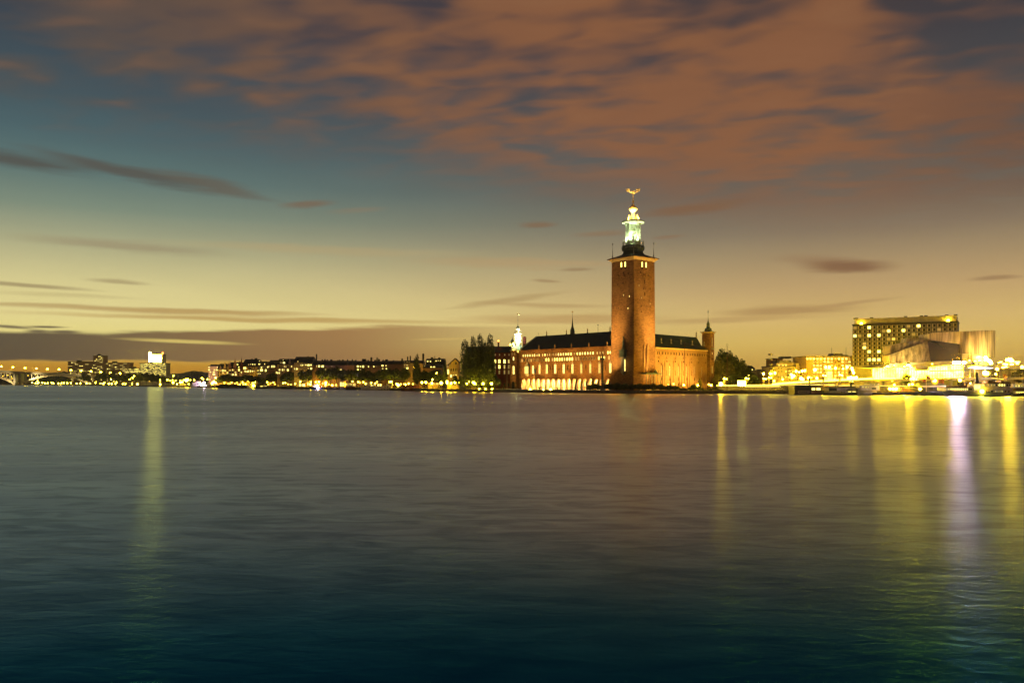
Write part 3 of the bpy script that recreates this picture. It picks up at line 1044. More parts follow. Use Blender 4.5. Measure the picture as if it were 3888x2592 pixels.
    for s_ in (-1, 1):
        rod.tube([cc + zz(347), cc + ax * s_ * 0.9 + zz(328), cc + ax * s_ * 2.3 + zz(303)], 0.13, 5)
    part(root, 'crown_stem', rod, M['gold'])
    for dx, y in ((-2.72, 300), (0, 333), (2.65, 296)):
        cr = MB()
        cr.lathe([(0.86, 0), (0.9, 0.28), (0.72, 0.34), (0.72, 0.06)], 12)
        for k in range(8):
            a = 2 * math.pi * k / 8
            bx, by = math.cos(a), math.sin(a)
            cr.faces([(bx * .8 - by * .3, by * .8 + bx * .3, .28), (bx * .8 + by * .3, by * .8 - bx * .3, .28), (bx * 1.15, by * 1.15, 1.05), (bx * .7, by * .7, .3)],
                     [(0, 1, 2), (1, 3, 2), (3, 0, 2)])
            cr.ball((bx * 1.15, by * 1.15, 1.12), 0.16, 5, 3)
        cr.ball((0, 0, 0.9), 0.5, 8, 5)
        part(root, 'crown', cr, M['gold'], cc + ax * dx + zz(y), 0)
    # corner masts
    for (x, y) in ((0.6, 0.6), (TW - .6, .6), (.6, TW - .6), (TW - .6, TW - .6)):
        mp = MB()
        k = ztop + 0.6
        mp.lathe([(0.42, k), (0.42, k + 1.0), (0.28, k + 1.1), (0.34, k + 2.0), (0.15, k + 2.2), (0.13, k + 4.6), (0.24, k + 4.7), (0.06, k + 4.9), (0.05, k + 7.6), (0.2, k + 7.7), (0.26, k + 8.3), (0.02, k + 8.8)], 7, (x, y))
        part(root, 'corner_mast', mp, M['metal_grey'])

    # ---------------- oriel on the left face
    orl = MB()
    s0 = CF.s(2370)
    za, zb2, zc2, zd2, ze = CF.z(2370, 1425), CF.z(2370, 1412), CF.z(2370, 1355), CF.z(2370, 1331), CF.z(2370, 1277)
    orl.taper(s0, -0.6, za, zb2, 0.1, 0.05, 1.25, 1.1)
    orl.taper(s0, -0.55, zb2, zc2, 1.05, 1.0, 1.05, 1.0)
    ob_ = part(root, 'oriel', orl, M['stone'])
    o2 = MB()
    o2.taper(s0, -0.75, zc2, zc2 + .5, 1.9, 1.5, 1.9, 1.5)
    o2.taper(s0, -0.7, zc2 + .5, zd2, 1.55, 1.3, 1.6, 1.35)
    o2.taper(s0, -0.75, zd2, zd2 + .4, 1.95, 1.6, 1.95, 1.6)
    part(ob_, 'balcony', o2, M['verdigris_dark'])
    o3 = MB().lathe([(1.3, zd2 + .4), (1.0, zd2 + .8), (0.75, zd2 + 2.0), (0.6, zd2 + 4.5), (0.2, zd2 + 5.8), (0.3, ze - .3), (0.02, ze + .3)], 8, (s0, -0.6))
    part(ob_, 'spire', o3, M['verdigris_dark'])
    part(ob_, 'window', win_mesh(0.75, (zc2 - zb2) * 0.82, 'lit', False, 'stone', 0), None, (s0 + 1.05 + 0.001, -0.7, zb2 + .5), math.pi / 2) if False else window(ob_, 0, 0, 1.0, (zc2 - zb2) * 0.80, 'lit', False, 'stone', 0, loc=(s0 + 1.06, -0.75, zb2 + .4), rz=math.pi / 2)
    # ---------------- pair of tall niches and the canopied tomb on the right face
    fr_ = MB()
    for px in (2446, 2459):
        s = CR.s(px)
        z0_, z1_ = CR.z(px, 1418), CR.z(px, 1322)
        fr_.taper(TW + .1, s - 0.82, z0_, z1_, .35, .14, .35, .14)
        fr_.taper(TW + .1, s + 0.82, z0_, z1_, .35, .14, .35, .14)
        fr_.taper(TW + .1, s, z1_, z1_ + 2.4, .4, 0.95, .1, 0.06)
        fr_.box(TW + .02, TW + .12, s - .7, s + .7, z0_, z1_)
    ni = part(root, 'niche', fr_, M['brick_pale'])
    tb = MB()
    s_a, s_b = CR.s(2438), CR.s(2492)
    zr_ = CR.z(2465, 1420)
    tb.box(TW + .02, TW + 3.2, s_a - .6, s_b + .5, zr_, zr_ + .6)
    tb.taper(TW + 1.6, (s_b + s_a) / 2 + 3, zr_ + .6, zr_ + 2.6, .8, .9, .05, .05)
    tm = part(root, 'canopy', tb, M['verdigris_dark'])
    for k in range(6):
        s = s_a + (s_b - s_a) * k / 5
        part(tm, 'column', MB().lathe([(0.34, zf), (0.26, zf + .5), (0.22, zr_ - .6), (0.36, zr_)], 8, (TW + 2.9, s)), M['stone'])
    tq = MB().box(TW + .8, TW + 2.2, s_a + 1.4, s_b - 3.2, zf, zf + 1.2)
    tq.box(TW + 1.0, TW + 2.0, s_a + 1.6, s_b - 3.4, zf + 1.2, zf + 1.9)
    part(tm, 'tomb', tq, M['gold'])
    tl = light('POINT', 'canopy_light', (TW + 1.5, (s_a + s_b) / 2 - 1.5, zr_ - 1.0), 700, AMBER, tm, radius=0.3)
    tl2 = light('SPOT', 'niche_light', (TW + 1.0, CR.s(2452), zr_ + .9), 2600, AMBER, tm, (TW - 1.2, CR.s(2452), zr_ + 12), 62, 0.9, 0.2)

    # ---------------- south wing
    LS = -75.5
    ZE, ZR, DEP = 24.7, 32.9, 16.0
    zA = 8.6
    wl = MB()
    wl.box(LS, 0, 0, 0.9, zA, ZE)
    wl.box(LS, LS + .9, .9, DEP, zf, ZE)
    wl.box(LS + .9, 0, DEP - .9, DEP, zf, ZE)
    wl.box(LS + .9, -.02, .9, DEP - .9, ZE - .5, ZE - .3)
    # stepped brick cornice
    for k, (o_, z_) in enumerate(((.12, ZE - .9), (.25, ZE - .5), (.42, ZE - .15))):
        wl.box(LS - o_ * .2, -.01, -o_, 0, z_, z_ + .36)
    wl.box(LS, -.01, -.10, -0.0, zA + .05, zA + .3)
    south = part(root, 'south_wing', wl, M['brick'])
    # arcade
    cent = []
    a0, a1 = CF.s(1988.5), CF.s(2309)
    NB = 17
    bay = (a1 - a0) / (NB - 1)
    hw = bay * 0.415
    zsp = 5.2
    zap = 7.5
    ar = MB()

    def arch_wall(mb, cs, hw, lo, hi, d0, d1, ztop_, zs_, za_):
        nn = 10
        edges = [lo]
        for cx in cs:
            edges += [cx - hw, cx + hw]
        edges.append(hi)
        for i in range(0, len(edges), 2):
            if edges[i + 1] - edges[i] > .02:
                mb.box(edges[i], edges[i + 1], d0, d1, zf, ztop_)
        for cx in cs:
            pts = [(cx + hw * math.cos(math.pi * q / nn), zs_ + (za_ - zs_) * math.sin(math.pi * q / nn)) for q in range(nn + 1)]
            for q in range(nn):
                (xa, za1), (xb, zb1) = pts[q], pts[q + 1]
                mb.faces([(xa, d0, za1), (xb, d0, zb1), (xb, d0, ztop_), (xa, d0, ztop_), (xa, d1, za1), (xb, d1, zb1), (xb, d1, ztop_), (xa, d1, ztop_)],
                         [(0, 1, 2, 3), (4, 7, 6, 5), (0, 4, 5, 1)])
    cs = [a0 + bay * i for i in range(NB)]
    ar_top = zA
    arch_wall(ar, cs, hw, LS, 0, 0.02, 1.1, ar_top, zsp, zap)
    arc = part(root, 'arcade', ar, M['brick'])
    for i, cx in enumerate(cs):
        for sd in (-1, 1):
            x = cx + sd * (hw + bay * .5 - hw) * 0.0 + sd * (hw + 0.16)
            cl = MB().lathe([(0.34, zf), (0.34, zf + .35), (0.24, zf + .45), (0.22, zsp - .5), (0.34, zsp - .2), (0.4, zsp)], 8, (x, -0.12))
            part(arc, 'column', cl, M['stone'])
        vo = MB()
        pts = [(cx + hw * math.cos(math.pi * q / 10), zsp + (zap - zsp) * math.sin(math.pi * q / 10)) for q in range(11)]
        p2 = [(cx + (hw + .3) * math.cos(math.pi * q / 10), zsp + (zap - zsp + .3) * math.sin(math.pi * q / 10)) for q in range(11)]
        for q in range(10):
            vo.prism([(pts[q][0], -.06, pts[q][1]), (p2[q][0], -.06, p2[q][1]), (p2[q + 1][0], -.06, p2[q + 1][1]), (pts[q + 1][0], -.06, pts[q + 1][1])], (0, .12, 0))
        part(arc, 'archivolt', vo, M['brick_pale'])
    # passage behind the arches: plastered wall on the left, open to the dark court on the right
    bk = MB()
    split = cs[8] + bay / 2
    bk.box(LS + 1, split, 5.6, 6.1, zf, zA)
    bk.box(LS + 1, 0, 1.1, 6.1, zA - .35, zA - .05)
    arch_wall(bk, cs[9:], hw * .78, split, 0, 5.6, 6.1, zA - .4, zsp - .6, zap - .2)
    part(arc, 'passage_wall', bk, M['plaster_yellow'])
    part(arc, 'passage_floor', MB().box(LS + 1, 0, -1.2, 6.2, zf - .2, zf + .06), M['stone'])
    for i in range(NB):
        pw = 3600 if i < 9 else 2400
        lm = part(arc, 'hanging_lamp', MB().ball((0, 0, 0), 0.16, 8, 5), M['lamp_soft'], (cs[i], 2.9, zA - 1.3))
        light('POINT', 'hanging_lamp_light', (0, 0, -0.25), pw, (1.0, 0.76, 0.30), lm, radius=0.2)
    for i in (1, 2, 4, 6):
        window(arc, cs[i] + .3, zf + .9, 0.9, 1.9, 'lit_mid', True, 'plaster_pale', 1, d=5.58)
    # windows: upper loggia, second row, council-chamber row
    Z7 = lambda x: 2040 + x / 7.127
    Z6 = lambda x: 1750 + x / 7.127
    zu = 20.6
    row1 = [(Z6(x), 'lit') for x in (1690, 1750, 1810, 1872, 1938, 1995, 2060)] + [(Z7(x), k) for x, k in ((2, 'lit'), (55, 'lit'), (148, 'lit_mid'), (213, 'lit'), (275, 'lit_mid'), (340, 'lit_mid'),
            (437, 'lit_dim'), (510, 'lit_mid'), (575, 'lit'), (640, 'lit'), (710, 'lit'), (778, 'lit'), (845, 'lit_strong'), (918, 'lit_strong'), (1010, 'lit_dim'), (1087, 'lit_strong'), (1160, 'lit_strong'),
            (1227, 'lit'), (1298, 'lit_strong'), (1370, 'lit'), (1442, 'lit'), (1515, 'lit_strong'), (1625, 'lit_mid'), (1703, 'lit_mid'), (1778, 'lit_mid'), (1915, 'lit_strong'), (1978, 'lit'))]
    for p, k in row1:
        window(south, CF.s(p), zu, 1.15, 1.7, k, True, 'brick', 0)
    row2 = [(Z6(x), k) for x, k in ((1605, 'glass_dark'), (1660, 'lit_mid'), (1720, 'glass_dark'), (1780, 'glass_dark'), (1843, 'lit_dim'), (1905, 'lit_mid'), (1965, 'glass_dark'), (2030, 'glass_dark'), (2090, 'glass_dark'))]
    row2 += [(Z7(x), k) for x, k in ((25, 'glass_dark'), (118, 'glass_dark'), (180, 'glass_dark'), (248, 'lit_strong'), (310, 'lit_strong'), (412, 'lit_mid'), (476, 'lit_strong'), (544, 'lit_strong'), (610, 'lit_strong'), (677, 'lit_strong'),
             (742, 'lit'), (812, 'lit_strong'), (880, 'lit_strong'), (950, 'lit_strong'), (1047, 'lit_dim'), (1118, 'lit_dim'), (1192, 'glass_dark'), (1262, 'glass_dark'), (1335, 'glass_dark'), (1408, 'glass_dark'),
             (1480, 'glass_dark'), (1550, 'glass_dark'), (1670, 'lit_strong'), (1745, 'lit_strong'), (1818, 'lit_strong'), (1945, 'lit_mid'))]
    for p, k in row2:
        big = k == 'lit_strong'
        window(south, CF.s(p), 17.6, 1.3 if big else 1.1, 2.1, k, True, 'stone', 1)
    for x in (65, 262, 490, 718, 955, 1193, 1437, 1685, 1978):
        s = CF.s(Z7(x))
        w = window(south, s, 10.6, 1.75, 5.1, 'lit_mid' if x in (1193, 1437, 1685) else 'lit', False, 'stone', 2)
        gb = MB().prism([(-.85, -.22, 5.1), (.85, -.22, 5.1), (0, -.22, 6.6)], (0, .22, 0))
        part(w, 'gable', gb, M['stone'])
        part(w, 'sill', MB().box(-1.0, 1.0, -.35, 0, -.3, -.02), M['stone'])
    s = CF.s(Z6(1812))
    bw = MB()
    bw.taper(s, -.45, 10.2, 15.4, 1.9, .5, 1.9, .5)
    bw.taper(s, -.45, 15.4, 17.6, 1.9, .5, 0.1, 0.1)
    bw.taper(s, -.3, 8.9, 10.2, 0.4, .1, 1.9, .5)
    bay_w = part(root, 'bay_window', bw, M['stone'])
    for k in range(3):
        window(bay_w, s - 1.2 + 1.2 * k, 10.7, 1.1, 4.3, 'lit', False, 'stone', 1, d=-.96)
    window(south, CF.s(Z6(1955)), 10.6, 1.5, 4.8, 'lit', False, 'stone', 1)
    for x in (370, 828, 1318, 1848):
        window(south, CF.s(Z7(x)), 12.2, .55, 2.9, 'glass_dark', True, 'brick', 0)
    for x in (1655, 2030):
        window(south, CF.s(Z6(x)), 12.0, .55, 2.9, 'glass_dark', True, 'brick', 0)
    for x in (155, 598, 1055, 1560):
        part(south, 'wall_anchor', MB().box(-.22, .22, -.2, 0, 0, .5), M['metal_dark'], (CF.s(Z7(x)), 0, 13.0))
    # roof
    rf = MB()
    hip = 5.5
    e = .55
    A = [(LS - e, -e, ZE), (-.02, -e, ZE), (-.02, DEP + e, ZE), (LS - e, DEP + e, ZE)]
    mid = 0.42
    zk = ZE + (ZR - ZE) * mid
    B = [(LS + 1.6, 3.0, zk), (-.02, 3.0, zk), (-.02, DEP - 3.0, zk), (LS + 1.6, DEP - 3.0, zk)]
    C_ = [(LS + hip, DEP / 2, ZR), (-.02, DEP / 2, ZR)]
    rf.faces(A + B + C_, [(0, 1, 5, 4), (4, 5, 9, 8), (1, 2, 6, 5), (5, 6, 9), (2, 3, 7, 6), (6, 7, 8, 9), (3, 0, 4, 7), (7, 4, 8)])
    roof = part(root, 'roof', rf, M['copper'])
    hp = MB().tube([(LS - e, -e, ZE + .1), (LS + 1.6, 3.0, zk + .1), (LS + hip, DEP / 2, ZR + .1)], .5, 6)
    part(roof, 'hip_flashing', hp, M['verdigris'])
    part(roof, 'ridge', MB().tube([(LS + hip, DEP / 2, ZR + .05), (-.1, DEP / 2, ZR + .05)], .22, 6), M['copper'])
    for p in (2047, 2107.5, 2170.5, 2237, 2306.5):
        link('statue', statue_mesh(), roof, (CF.s(p), -.2, ZE + .25))
    for p in (2075.5, 2150.5, 2230.5, 2316):
        k = CF.s(p, DEP / 2)
        po = MB().box(-.25, .25, -.25, .25, -1.5, .6)
        q_ = part(roof, 'ridge_post', po, M['copper'], (k, DEP / 2, ZR))
        link('statue', statue_mesh(), q_, (0, 0, .6))
    # flèche behind the ridge, ball mast and small mast
    k = CF.s(2173.5, 12)
    zq = lambda py: Z_at(py, CF.Y(k, 12))
    fl = MB().lathe([(1.35, ZE), (1.35, zq(1262)), (1.5, zq(1261)), (1.2, zq(1259)), (1.35, zq(1253)), (0.85, zq(1246)), (0.55, zq(1238)), (0.3, zq(1222)), (0.08, zq(1205)), (0.06, zq(1188))], 8, (k, 12))
    sp = part(root, 'roof_spire', fl, M['verdigris_dark'])
    st = MB()
    for q in range(6):
        a = math.pi / 3 * q
        st.taper(0, 0, -.1, .75, .16, .1, .01, .05)
        n = 8
        for i_ in range(len(st.v) - 8, len(st.v)):
            x, y, z = st.v[i_]
            st.v[i_] = (x * math.cos(a) - z * math.sin(a), y, x * math.sin(a) + z * math.cos(a))
    part(sp, 'star', st, M['gold'], (k, 12, zq(1184)), -AT)
    k = CF.s(2270.5, 11)
    zq2 = lambda py: Z_at(py, CF.Y(k, 11))
    bm_ = MB().tube([(k, 11, ZE), (k, 11, zq2(1232))], .08, 5).ball((k, 11, zq2(1233)), .32, 8, 5)
    part(root, 'ball_mast', bm_, M['metal_dark'])
    k = CF.s(2044.5, 9)
    part(root, 'weather_mast', MB().tube([(k, 9, ZE), (k, 9, Z_at(1262, CF.Y(k, 9)))], .05, 4).ball((k, 9, Z_at(1266, CF.Y(k, 9))), .2, 6, 4), M['metal_dark'])

    # ---------------- east wing
    le, rz = rel(CE)
    LE = 57.0
    ZEe, ZRe = 23.9, 31.8
    we = MB()
    we.box(0, LE, 0, 14, zf, ZEe)
    npil = 7
    ew = part(root, 'east_wing', we, M['brick_pale'], le, rz)
    Ze = lambda x: 2480 + x / 6.533
    co = MB().box(-.0, LE + .2, -.55, -.02, ZEe - .55, ZEe + .2)
    part(ew, 'cornice', co, M['plaster_yellow'])
    pil_x = (75, 288, 497, 707, 895, 1085, 1262)
    for x in pil_x[1:]:
        s = CE.s(Ze(x))
        part(ew, 'pilaster', MB().box(s - .3, s + .3, -.35, -.02, zf, 17.2), M['brick_pale'])
    # row of small arched openings under the eaves
    xs = (103, 150, 230, 305, 363, 438, 515, 570, 648, 722, 778, 846, 915, 963, 1032, 1100, 1152, 1212, 1275, 1328)
    for x in xs:
        s = CE.s(Ze(x))
        w = window(ew, s, 20.3, .95, 1.7, 'glass_dark', True, 'brick_pale', 0)
        part(w, 'hood_mould', MB().box(-.62, .62, -.32, -.0, 1.75, 1.95), M['brick_pale'])
    for x in (127, 335, 545, 750, 943, 1127, 1303):
        s = CE.s(Ze(x))
        w = window(ew, s, 16.3, .95, 1.2, 'glass_dark', True, 'brick_pale', 0)
        part(w, 'hood_mould', MB().prism([(-.95, -.3, 1.8), (-.6, -.3, 1.8), (0, -.3, 2.7), (.6, -.3, 1.8), (.95, -.3, 1.8), (0, -.3, 3.1)], (0, .3, 0)), M['brick_pale'])
        window(ew, s, 9.3, .42, 2.7, 'glass_dark', False, 'brick_pale', 0)
    for x, kind in ((215, 'lit_mid'), (420, 'lit'), (635, 'lit_mid'), (838, 'lit_mid'), (1022, 'lit_dim'), (1205, 'lit_dim')):
        s = CE.s(Ze(x))
        w = window(ew, s - .5, 9.0, 1.0, 5.4, kind, False, 'brick_pale', 1)
        rv = MB().box(.62, 1.5, -.5, -.02, -7.2, 5.8)
        rv.box(-.5, 1.5, -.55, -.02, 5.8, 6.6)
        part(w, 'reveal', rv, M['brick_pale'])
        window(ew, s - .4, 6.4, .8, 2.0, 'glass_dark', False, 'brick_pale', 0)
        window(ew, s - .4, 3.8, .6, 1.5, 'glass_dark', False, 'brick_pale', 0)
    # roof with the hip at the far end
    er = MB()
    s1 = CE.s(2643, 8)
    E0 = [(-.02, -.6, ZEe + .2), (LE + .3, -.6, ZEe + .2), (LE + .3, 15.2, ZEe + .2), (-.02, 15.2, ZEe + .2)]
    R0 = [(-.02, 7.6, ZRe), (s1, 7.6, ZRe)]
    km = [(s1 + (LE - s1) * .45, 4.2, ZEe + 3.0), (s1 + (LE - s1) * .45, 11, ZEe + 3.0)]
    er.faces(E0 + R0 + km, [(0, 1, 6, 5, 4), (1, 2, 7, 6), (6, 7, 5), (2, 3, 4, 5, 7), (0, 4, 3)])
    ro = part(ew, 'roof', er, M['copper'])
    for x, y in ((150, 300), (395, 317), (638, 330), (922, 352), (1215, 362)):
        px, py = Ze(x), 1260 + y / 6.533
        d = 3.4
        s = CE.s(px, d)
        ch = MB().taper(0, 0, 0, .4, .5, .5, .4, .4).taper(0, 0, .4, 2.3, .22, .22, .2, .2).taper(0, 0, 2.3, 2.5, .34, .34, .3, .3)
        part(ew, 'roof_vent', ch, M['stone'], (s, d - 1.2, ZEe + 2.7))
    s = CE.s(2643.5, 7.6)
    part(ew, 'statue', MB().lathe([(.4, 0), (.4, 1.2), (.25, 1.4), (.32, 2.4), (.2, 3.2), (.05, 3.7)], 7), M['stone'], (s, 7.6, ZRe - .2))
    # corner turret
    tu = MB()
    sT = CE.s(2699.5)
    hT = 2.55
    zT = Z_at(1263, CE.Y(sT))
    tu.box(sT - hT, sT + hT, -.7, 2 * hT - .7, zf, zT)
    tur = part(root, 'corner_turret', tu, M['brick'], le, rz)
    te = MB().taper(sT, hT - .7, zT - .3, zT + .3, hT, hT, hT + .9, hT + .9).taper(sT, hT - .7, zT + .3, zT + .55, hT + .95, hT + .95, hT + .95, hT + .95)
    part(tur, 'eaves', te, M['plaster_yellow'])
    zq3 = lambda y: Z_at(1150 + y / 3.92, CE.Y(sT))
    cu = MB().lathe([(hT + .8, zT + .5), (2.2, zq3(415)), (2.0, zq3(410)), (1.9, zq3(405)), (2.1, zq3(395)), (1.95, zq3(380)), (1.1, zq3(366)), (1.0, zq3(350)), (0.85, zq3(310)), (1.0, zq3(307)), (0.55, zq3(290)), (0.3, zq3(268)), (0.12, zq3(240)), (0.2, zq3(225)), (0.05, zq3(215)), (0.05, zq3(150)), (0.22, zq3(140)), (0.2, zq3(122)), (0.02, zq3(100))], 10, (sT, hT - .7))
    part(tur, 'cupola', cu, M['verdigris_dark'])
    window(tur, sT - .15, zq3(655), .75, zq3(512) - zq3(655), 'lit_mid', True, 'brick', 0, d=-.7)
    window(tur, sT, zq3(770), 1.2, zq3(728) - zq3(770), 'lit_mid', True, 'brick', 0, d=-.7)
    for k in (-.6, .6):
        window(tur, sT + k, zq3(850), .7, 1.6, 'glass_dark', True, 'brick', 0, d=-.7)
    window(tur, sT, zq3(1048), 1.15, zq3(938) - zq3(1048), 'lit_dim', False, 'stone', 1, d=-.7)
    bc = MB().box(sT - 1.3, sT + 1.3, -1.6, -.72, zq3(695), zq3(672))
    part(tur, 'balcony', bc, M['stone'])

    # ---------------- west pavilion and west wing
    PW = Frame(X_at(1938, 512), 512, math.atan2(-0.42, 0.91))
    lw, rw = rel(PW)
    s_b = PW.s(1990)
    zP = 25.0
    pv = MB().box(0, PW.s(1961), 0, 10, zf, zP)
    pv.box(PW.s(1961), s_b + 4, 2.5, 10, zf, zP)
    pav = part(root, 'west_pavilion', pv, M['brick'], lw, rw)
    sx = PW.s(1950.3)
    window(pav, sx, PW.z(1950, 1368), .85, 2.3, 'lit', True, 'brick', 0)
    window(pav, sx, PW.z(1950, 1421), 1.35, 5.2, 'lit', False, 'stone', 1)
    window(pav, sx - .2, zf, 2.2, 4.6, 'glass_dark', True, 'brick', 0)
    window(pav, sx - .9, PW.z(1945, 1347), .6, 1.2, 'lit_dim', True, 'brick', 0)
    window(pav, sx + .7, PW.z(1954, 1347), .6, 1.2, 'lit_dim', True, 'brick', 0)
    # floodlit copper base and the little white turret
    part(pav, 'parapet', MB().box(-.4, s_b + 4.2, -.35, 10.2, zP, zP + .5), M['verdigris'])
    ct = Vector((X_at(1966.4, 516), 516, 0))
    cl_ = ct.xy - CF.o
    cpos = (cl_.dot(CF.u), cl_.dot(CF.w), 0)
    zw = lambda y: Z_at(1170 + y / 9.223, 516)
    m_ = lambda w: w / 9.223 / F_PX * 516
    bs = MB().lathe([(m_(175), zP + .3), (m_(175), zw(1400)), (m_(165), zw(1340)), (m_(120), zw(1290)), (m_(80), zw(1262)), (m_(70), zw(1230)), (m_(110), zw(1200)), (m_(125), zw(1170)), (m_(125), zw(1150))], 8, (0, 0), o8)
    wt = part(root, 'white_turret', bs, M['verdigris'], cpos, -CF.a)
    for k in range(6):
        a = math.pi / 3 * k + .26
        part(wt, 'column', MB().lathe([(m_(20), zw(1160)), (m_(15), zw(1130)), (m_(13), zw(940)), (m_(20), zw(905))], 8, (m_(100) * math.cos(a), m_(100) * math.sin(a))), M['plaster_pale'])
    part(wt, 'core', MB().lathe([(m_(62), zw(1160)), (m_(55), zw(900))], 8), M['plaster_pale'])
    part(wt, 'platform', MB().lathe([(m_(120), zw(912)), (m_(142), zw(900)), (m_(142), zw(882)), (m_(60), zw(878))], 10), M['plaster_pale'])
    for k in range(4):
        a = math.pi / 2 * k + .15
        part(wt, 'finial', MB().lathe([(m_(15), 0), (m_(10), m_(30)), (m_(10), m_(70)), (m_(17), m_(88)), (m_(4), m_(110))], 6), M['plaster_pale'], (m_(106) * math.cos(a), m_(106) * math.sin(a), zw(882)))
    part(wt, 'urn', MB().lathe([(m_(36), zw(880)), (m_(22), zw(830)), (m_(50), zw(795)), (m_(74), zw(745)), (m_(74), zw(712)), (m_(60), zw(698))], 12), M['plaster_pale'], smooth=True)
    part(wt, 'cap', MB().lathe([(m_(62), zw(698)), (m_(50), zw(662)), (m_(20), zw(640)), (m_(10), zw(590)), (m_(3), zw(520)), (m_(3), zw(440)), (m_(14), zw(430)), (m_(12), zw(415)), (m_(3), zw(405)), (m_(3), zw(225))], 10), M['copper'])
    mo = MB()
    pts = []
    for k in range(9):
        t = math.pi * (0.95 + 0.85 * k / 8)
        pts.append((m_(45) * math.cos(t) + m_(15), 0, zw(165) + m_(60) * math.sin(t)))
    mo.tube(pts, m_(9), 5, m_(16))
    part(wt, 'crescent', mo, M['gold'])
    bd = MB().lathe([(1.1, 20), (1.1, zw(1030)), (1.25, zw(1028)), (1.0, zw(985)), (0.4, zw(965))], 8)
    cl2 = Vector((X_at(1991.7, 524), 524)) - CF.o
    part(root, 'chimney_turret', bd, M['brick_dark'], (cl2.dot(CF.u), cl2.dot(CF.w), 0))
    dk = MB().lathe([(.95, 20), (.95, zw(1200)), (1.0, zw(1100)), (.75, zw(1080)), (.35, zw(1045)), (.3, zw(1020)), (.1, zw(1000)), (.22, zw(955)), (.02, zw(935))], 8)
    cl3 = Vector((X_at(1945, 530), 530)) - CF.o
    part(root, 'bell_turret', dk, M['verdigris_dark'], (cl3.dot(CF.u), cl3.dot(CF.w), 0))
    for i, k in enumerate((1952, 1943, 1958)):
        st_ = part(root, 'pavilion_statue', MB().lathe([(.9, 0), (.95, .6), (.6, 1.1), (.85, 2.4), (.6, 3.4), (.35, 4.2), (.05, 4.6)][0:7], 7), M['plaster_pale'], PWloc(PW, PW.s(k), .3, zP + .4), 0, (.8, .8, .9) if i == 0 else (.45, .45, .6))
    # lamps on the pavilion roof that flood the turret
    for px, py, Y_, tgt, pw in ((1949, 1305, 505, (1966, 1240), 0), (1997, 1315, 505, (1966, 1230), 40000), (1938, 1308, 520, (1966, 1260), 5000), (1966, 1335, 498, (1966, 1225), 45000), (1950, 1328, 500, (1966, 1260), 22000)):
        lp = P(px, py, Y_)
        q = lp.xy - CF.o
        lo = (q.dot(CF.u), q.dot(CF.w), lp.z)
        f = part(root, 'roof_lamp', MB().ball((0, 0, 0), .62 if py < 1320 else .3, 8, 5), M['lamp_soft'], lo)
        if pw:
            T = P(*tgt, 516) - lp
            L_ = light('SPOT', 'roof_lamp_light', (0, 0, 0), pw, COOL, f, None, 80, .8, .3)
            Tl = Vector((T.x * CF.u.x + T.y * CF.u.y, T.x * CF.w.x + T.y * CF.w.y, T.z))
            L_.location = Tl.normalized() * 0.75
            L_.rotation_euler = Tl.to_track_quat('-Z', 'Y').to_euler()
    WW = Frame(X_at(1768, 540), 540, math.atan2(-0.12, 0.99))
    l2, r2 = rel(WW)
    s_e = WW.s(1939)
    zE2, zR2 = WW.z(1900, 1338), WW.z(1900, 1320)
    w2 = MB().box(0, s_e, 0, 14, zf, zE2)
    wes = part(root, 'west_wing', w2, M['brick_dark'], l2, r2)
    r3 = MB().prism([(-.5, -.5, zE2), (-.5, 14.5, zE2), (-.5, 7, zR2 + 1.2)], (s_e + .3, 0, 0))
    part(wes, 'roof', r3, M['copper'])
    grid = {650: 'sgsgs' 'sS', 800: 'gsgSs', 945: 'dd'}
    for x, k1, k2, k3 in ((570, 'lit', 'lit', 'glass_dark'), (670, 'lit', 'glass_dark', 'glass_dark'), (785, 'lit', 'lit', 'glass_dark'), (922, 'lit_strong', 'lit', 'lit_dim'), (1040, 'lit_strong', 'lit_strong', 'lit_dim'), (1180, 'lit_strong', 'lit_mid', 'lit_dim'), (1295, 'lit_mid', 'lit_dim', 'lit_dim')):
        s = WW.s(Z6(x))
        big = 1.55 if k1 == 'lit_strong' else 1.2
        for y, k, ww in ((705, k1, big), (852, k2, 1.5 if k2 == 'lit_strong' else 1.15), (995, k3, 1.1)):
            window(wes, s, WW.z(Z6(x), 1280 + y / 7.127), ww, 2.5, k, False, 'stone', 1)
        window(wes, s + .2, WW.z(Z6(x), 1280 + 500 / 7.127), .7, 1.2, 'lit_dim', False, 'brick_dark', 0)
        window(wes, s, zf + 1.0, 1.3, 2.6, 'glass_dark', True, 'brick_dark', 0)
    rb = MB().tube([(WW.s(1892.5, 8), 8, zE2), (WW.s(1892.5, 8), 8, WW.z(1892.5, 1297, 8))], .55, 8)
    chy = part(wes, 'chimney', rb, M['brick_dark'])
    part(chy, 'red_light', MB().ball((WW.s(1892.5, 8), 8, WW.z(1892.5, 1294, 8)), .5, 8, 5), M['lamp_red'])
    return root


def PWloc(G, s, d, z):
    p = G.pt(s, d, z)
    q = p.xy - CF.o
    return (q.dot(CF.u), q.dot(CF.w), z)


build_town_hall()


ROUND = ['at the far right corner', 'at the back', 'at the back left', 'at the far left corner', 'at the near left corner', 'at the front left', 'at the front right', 'at the near right corner']


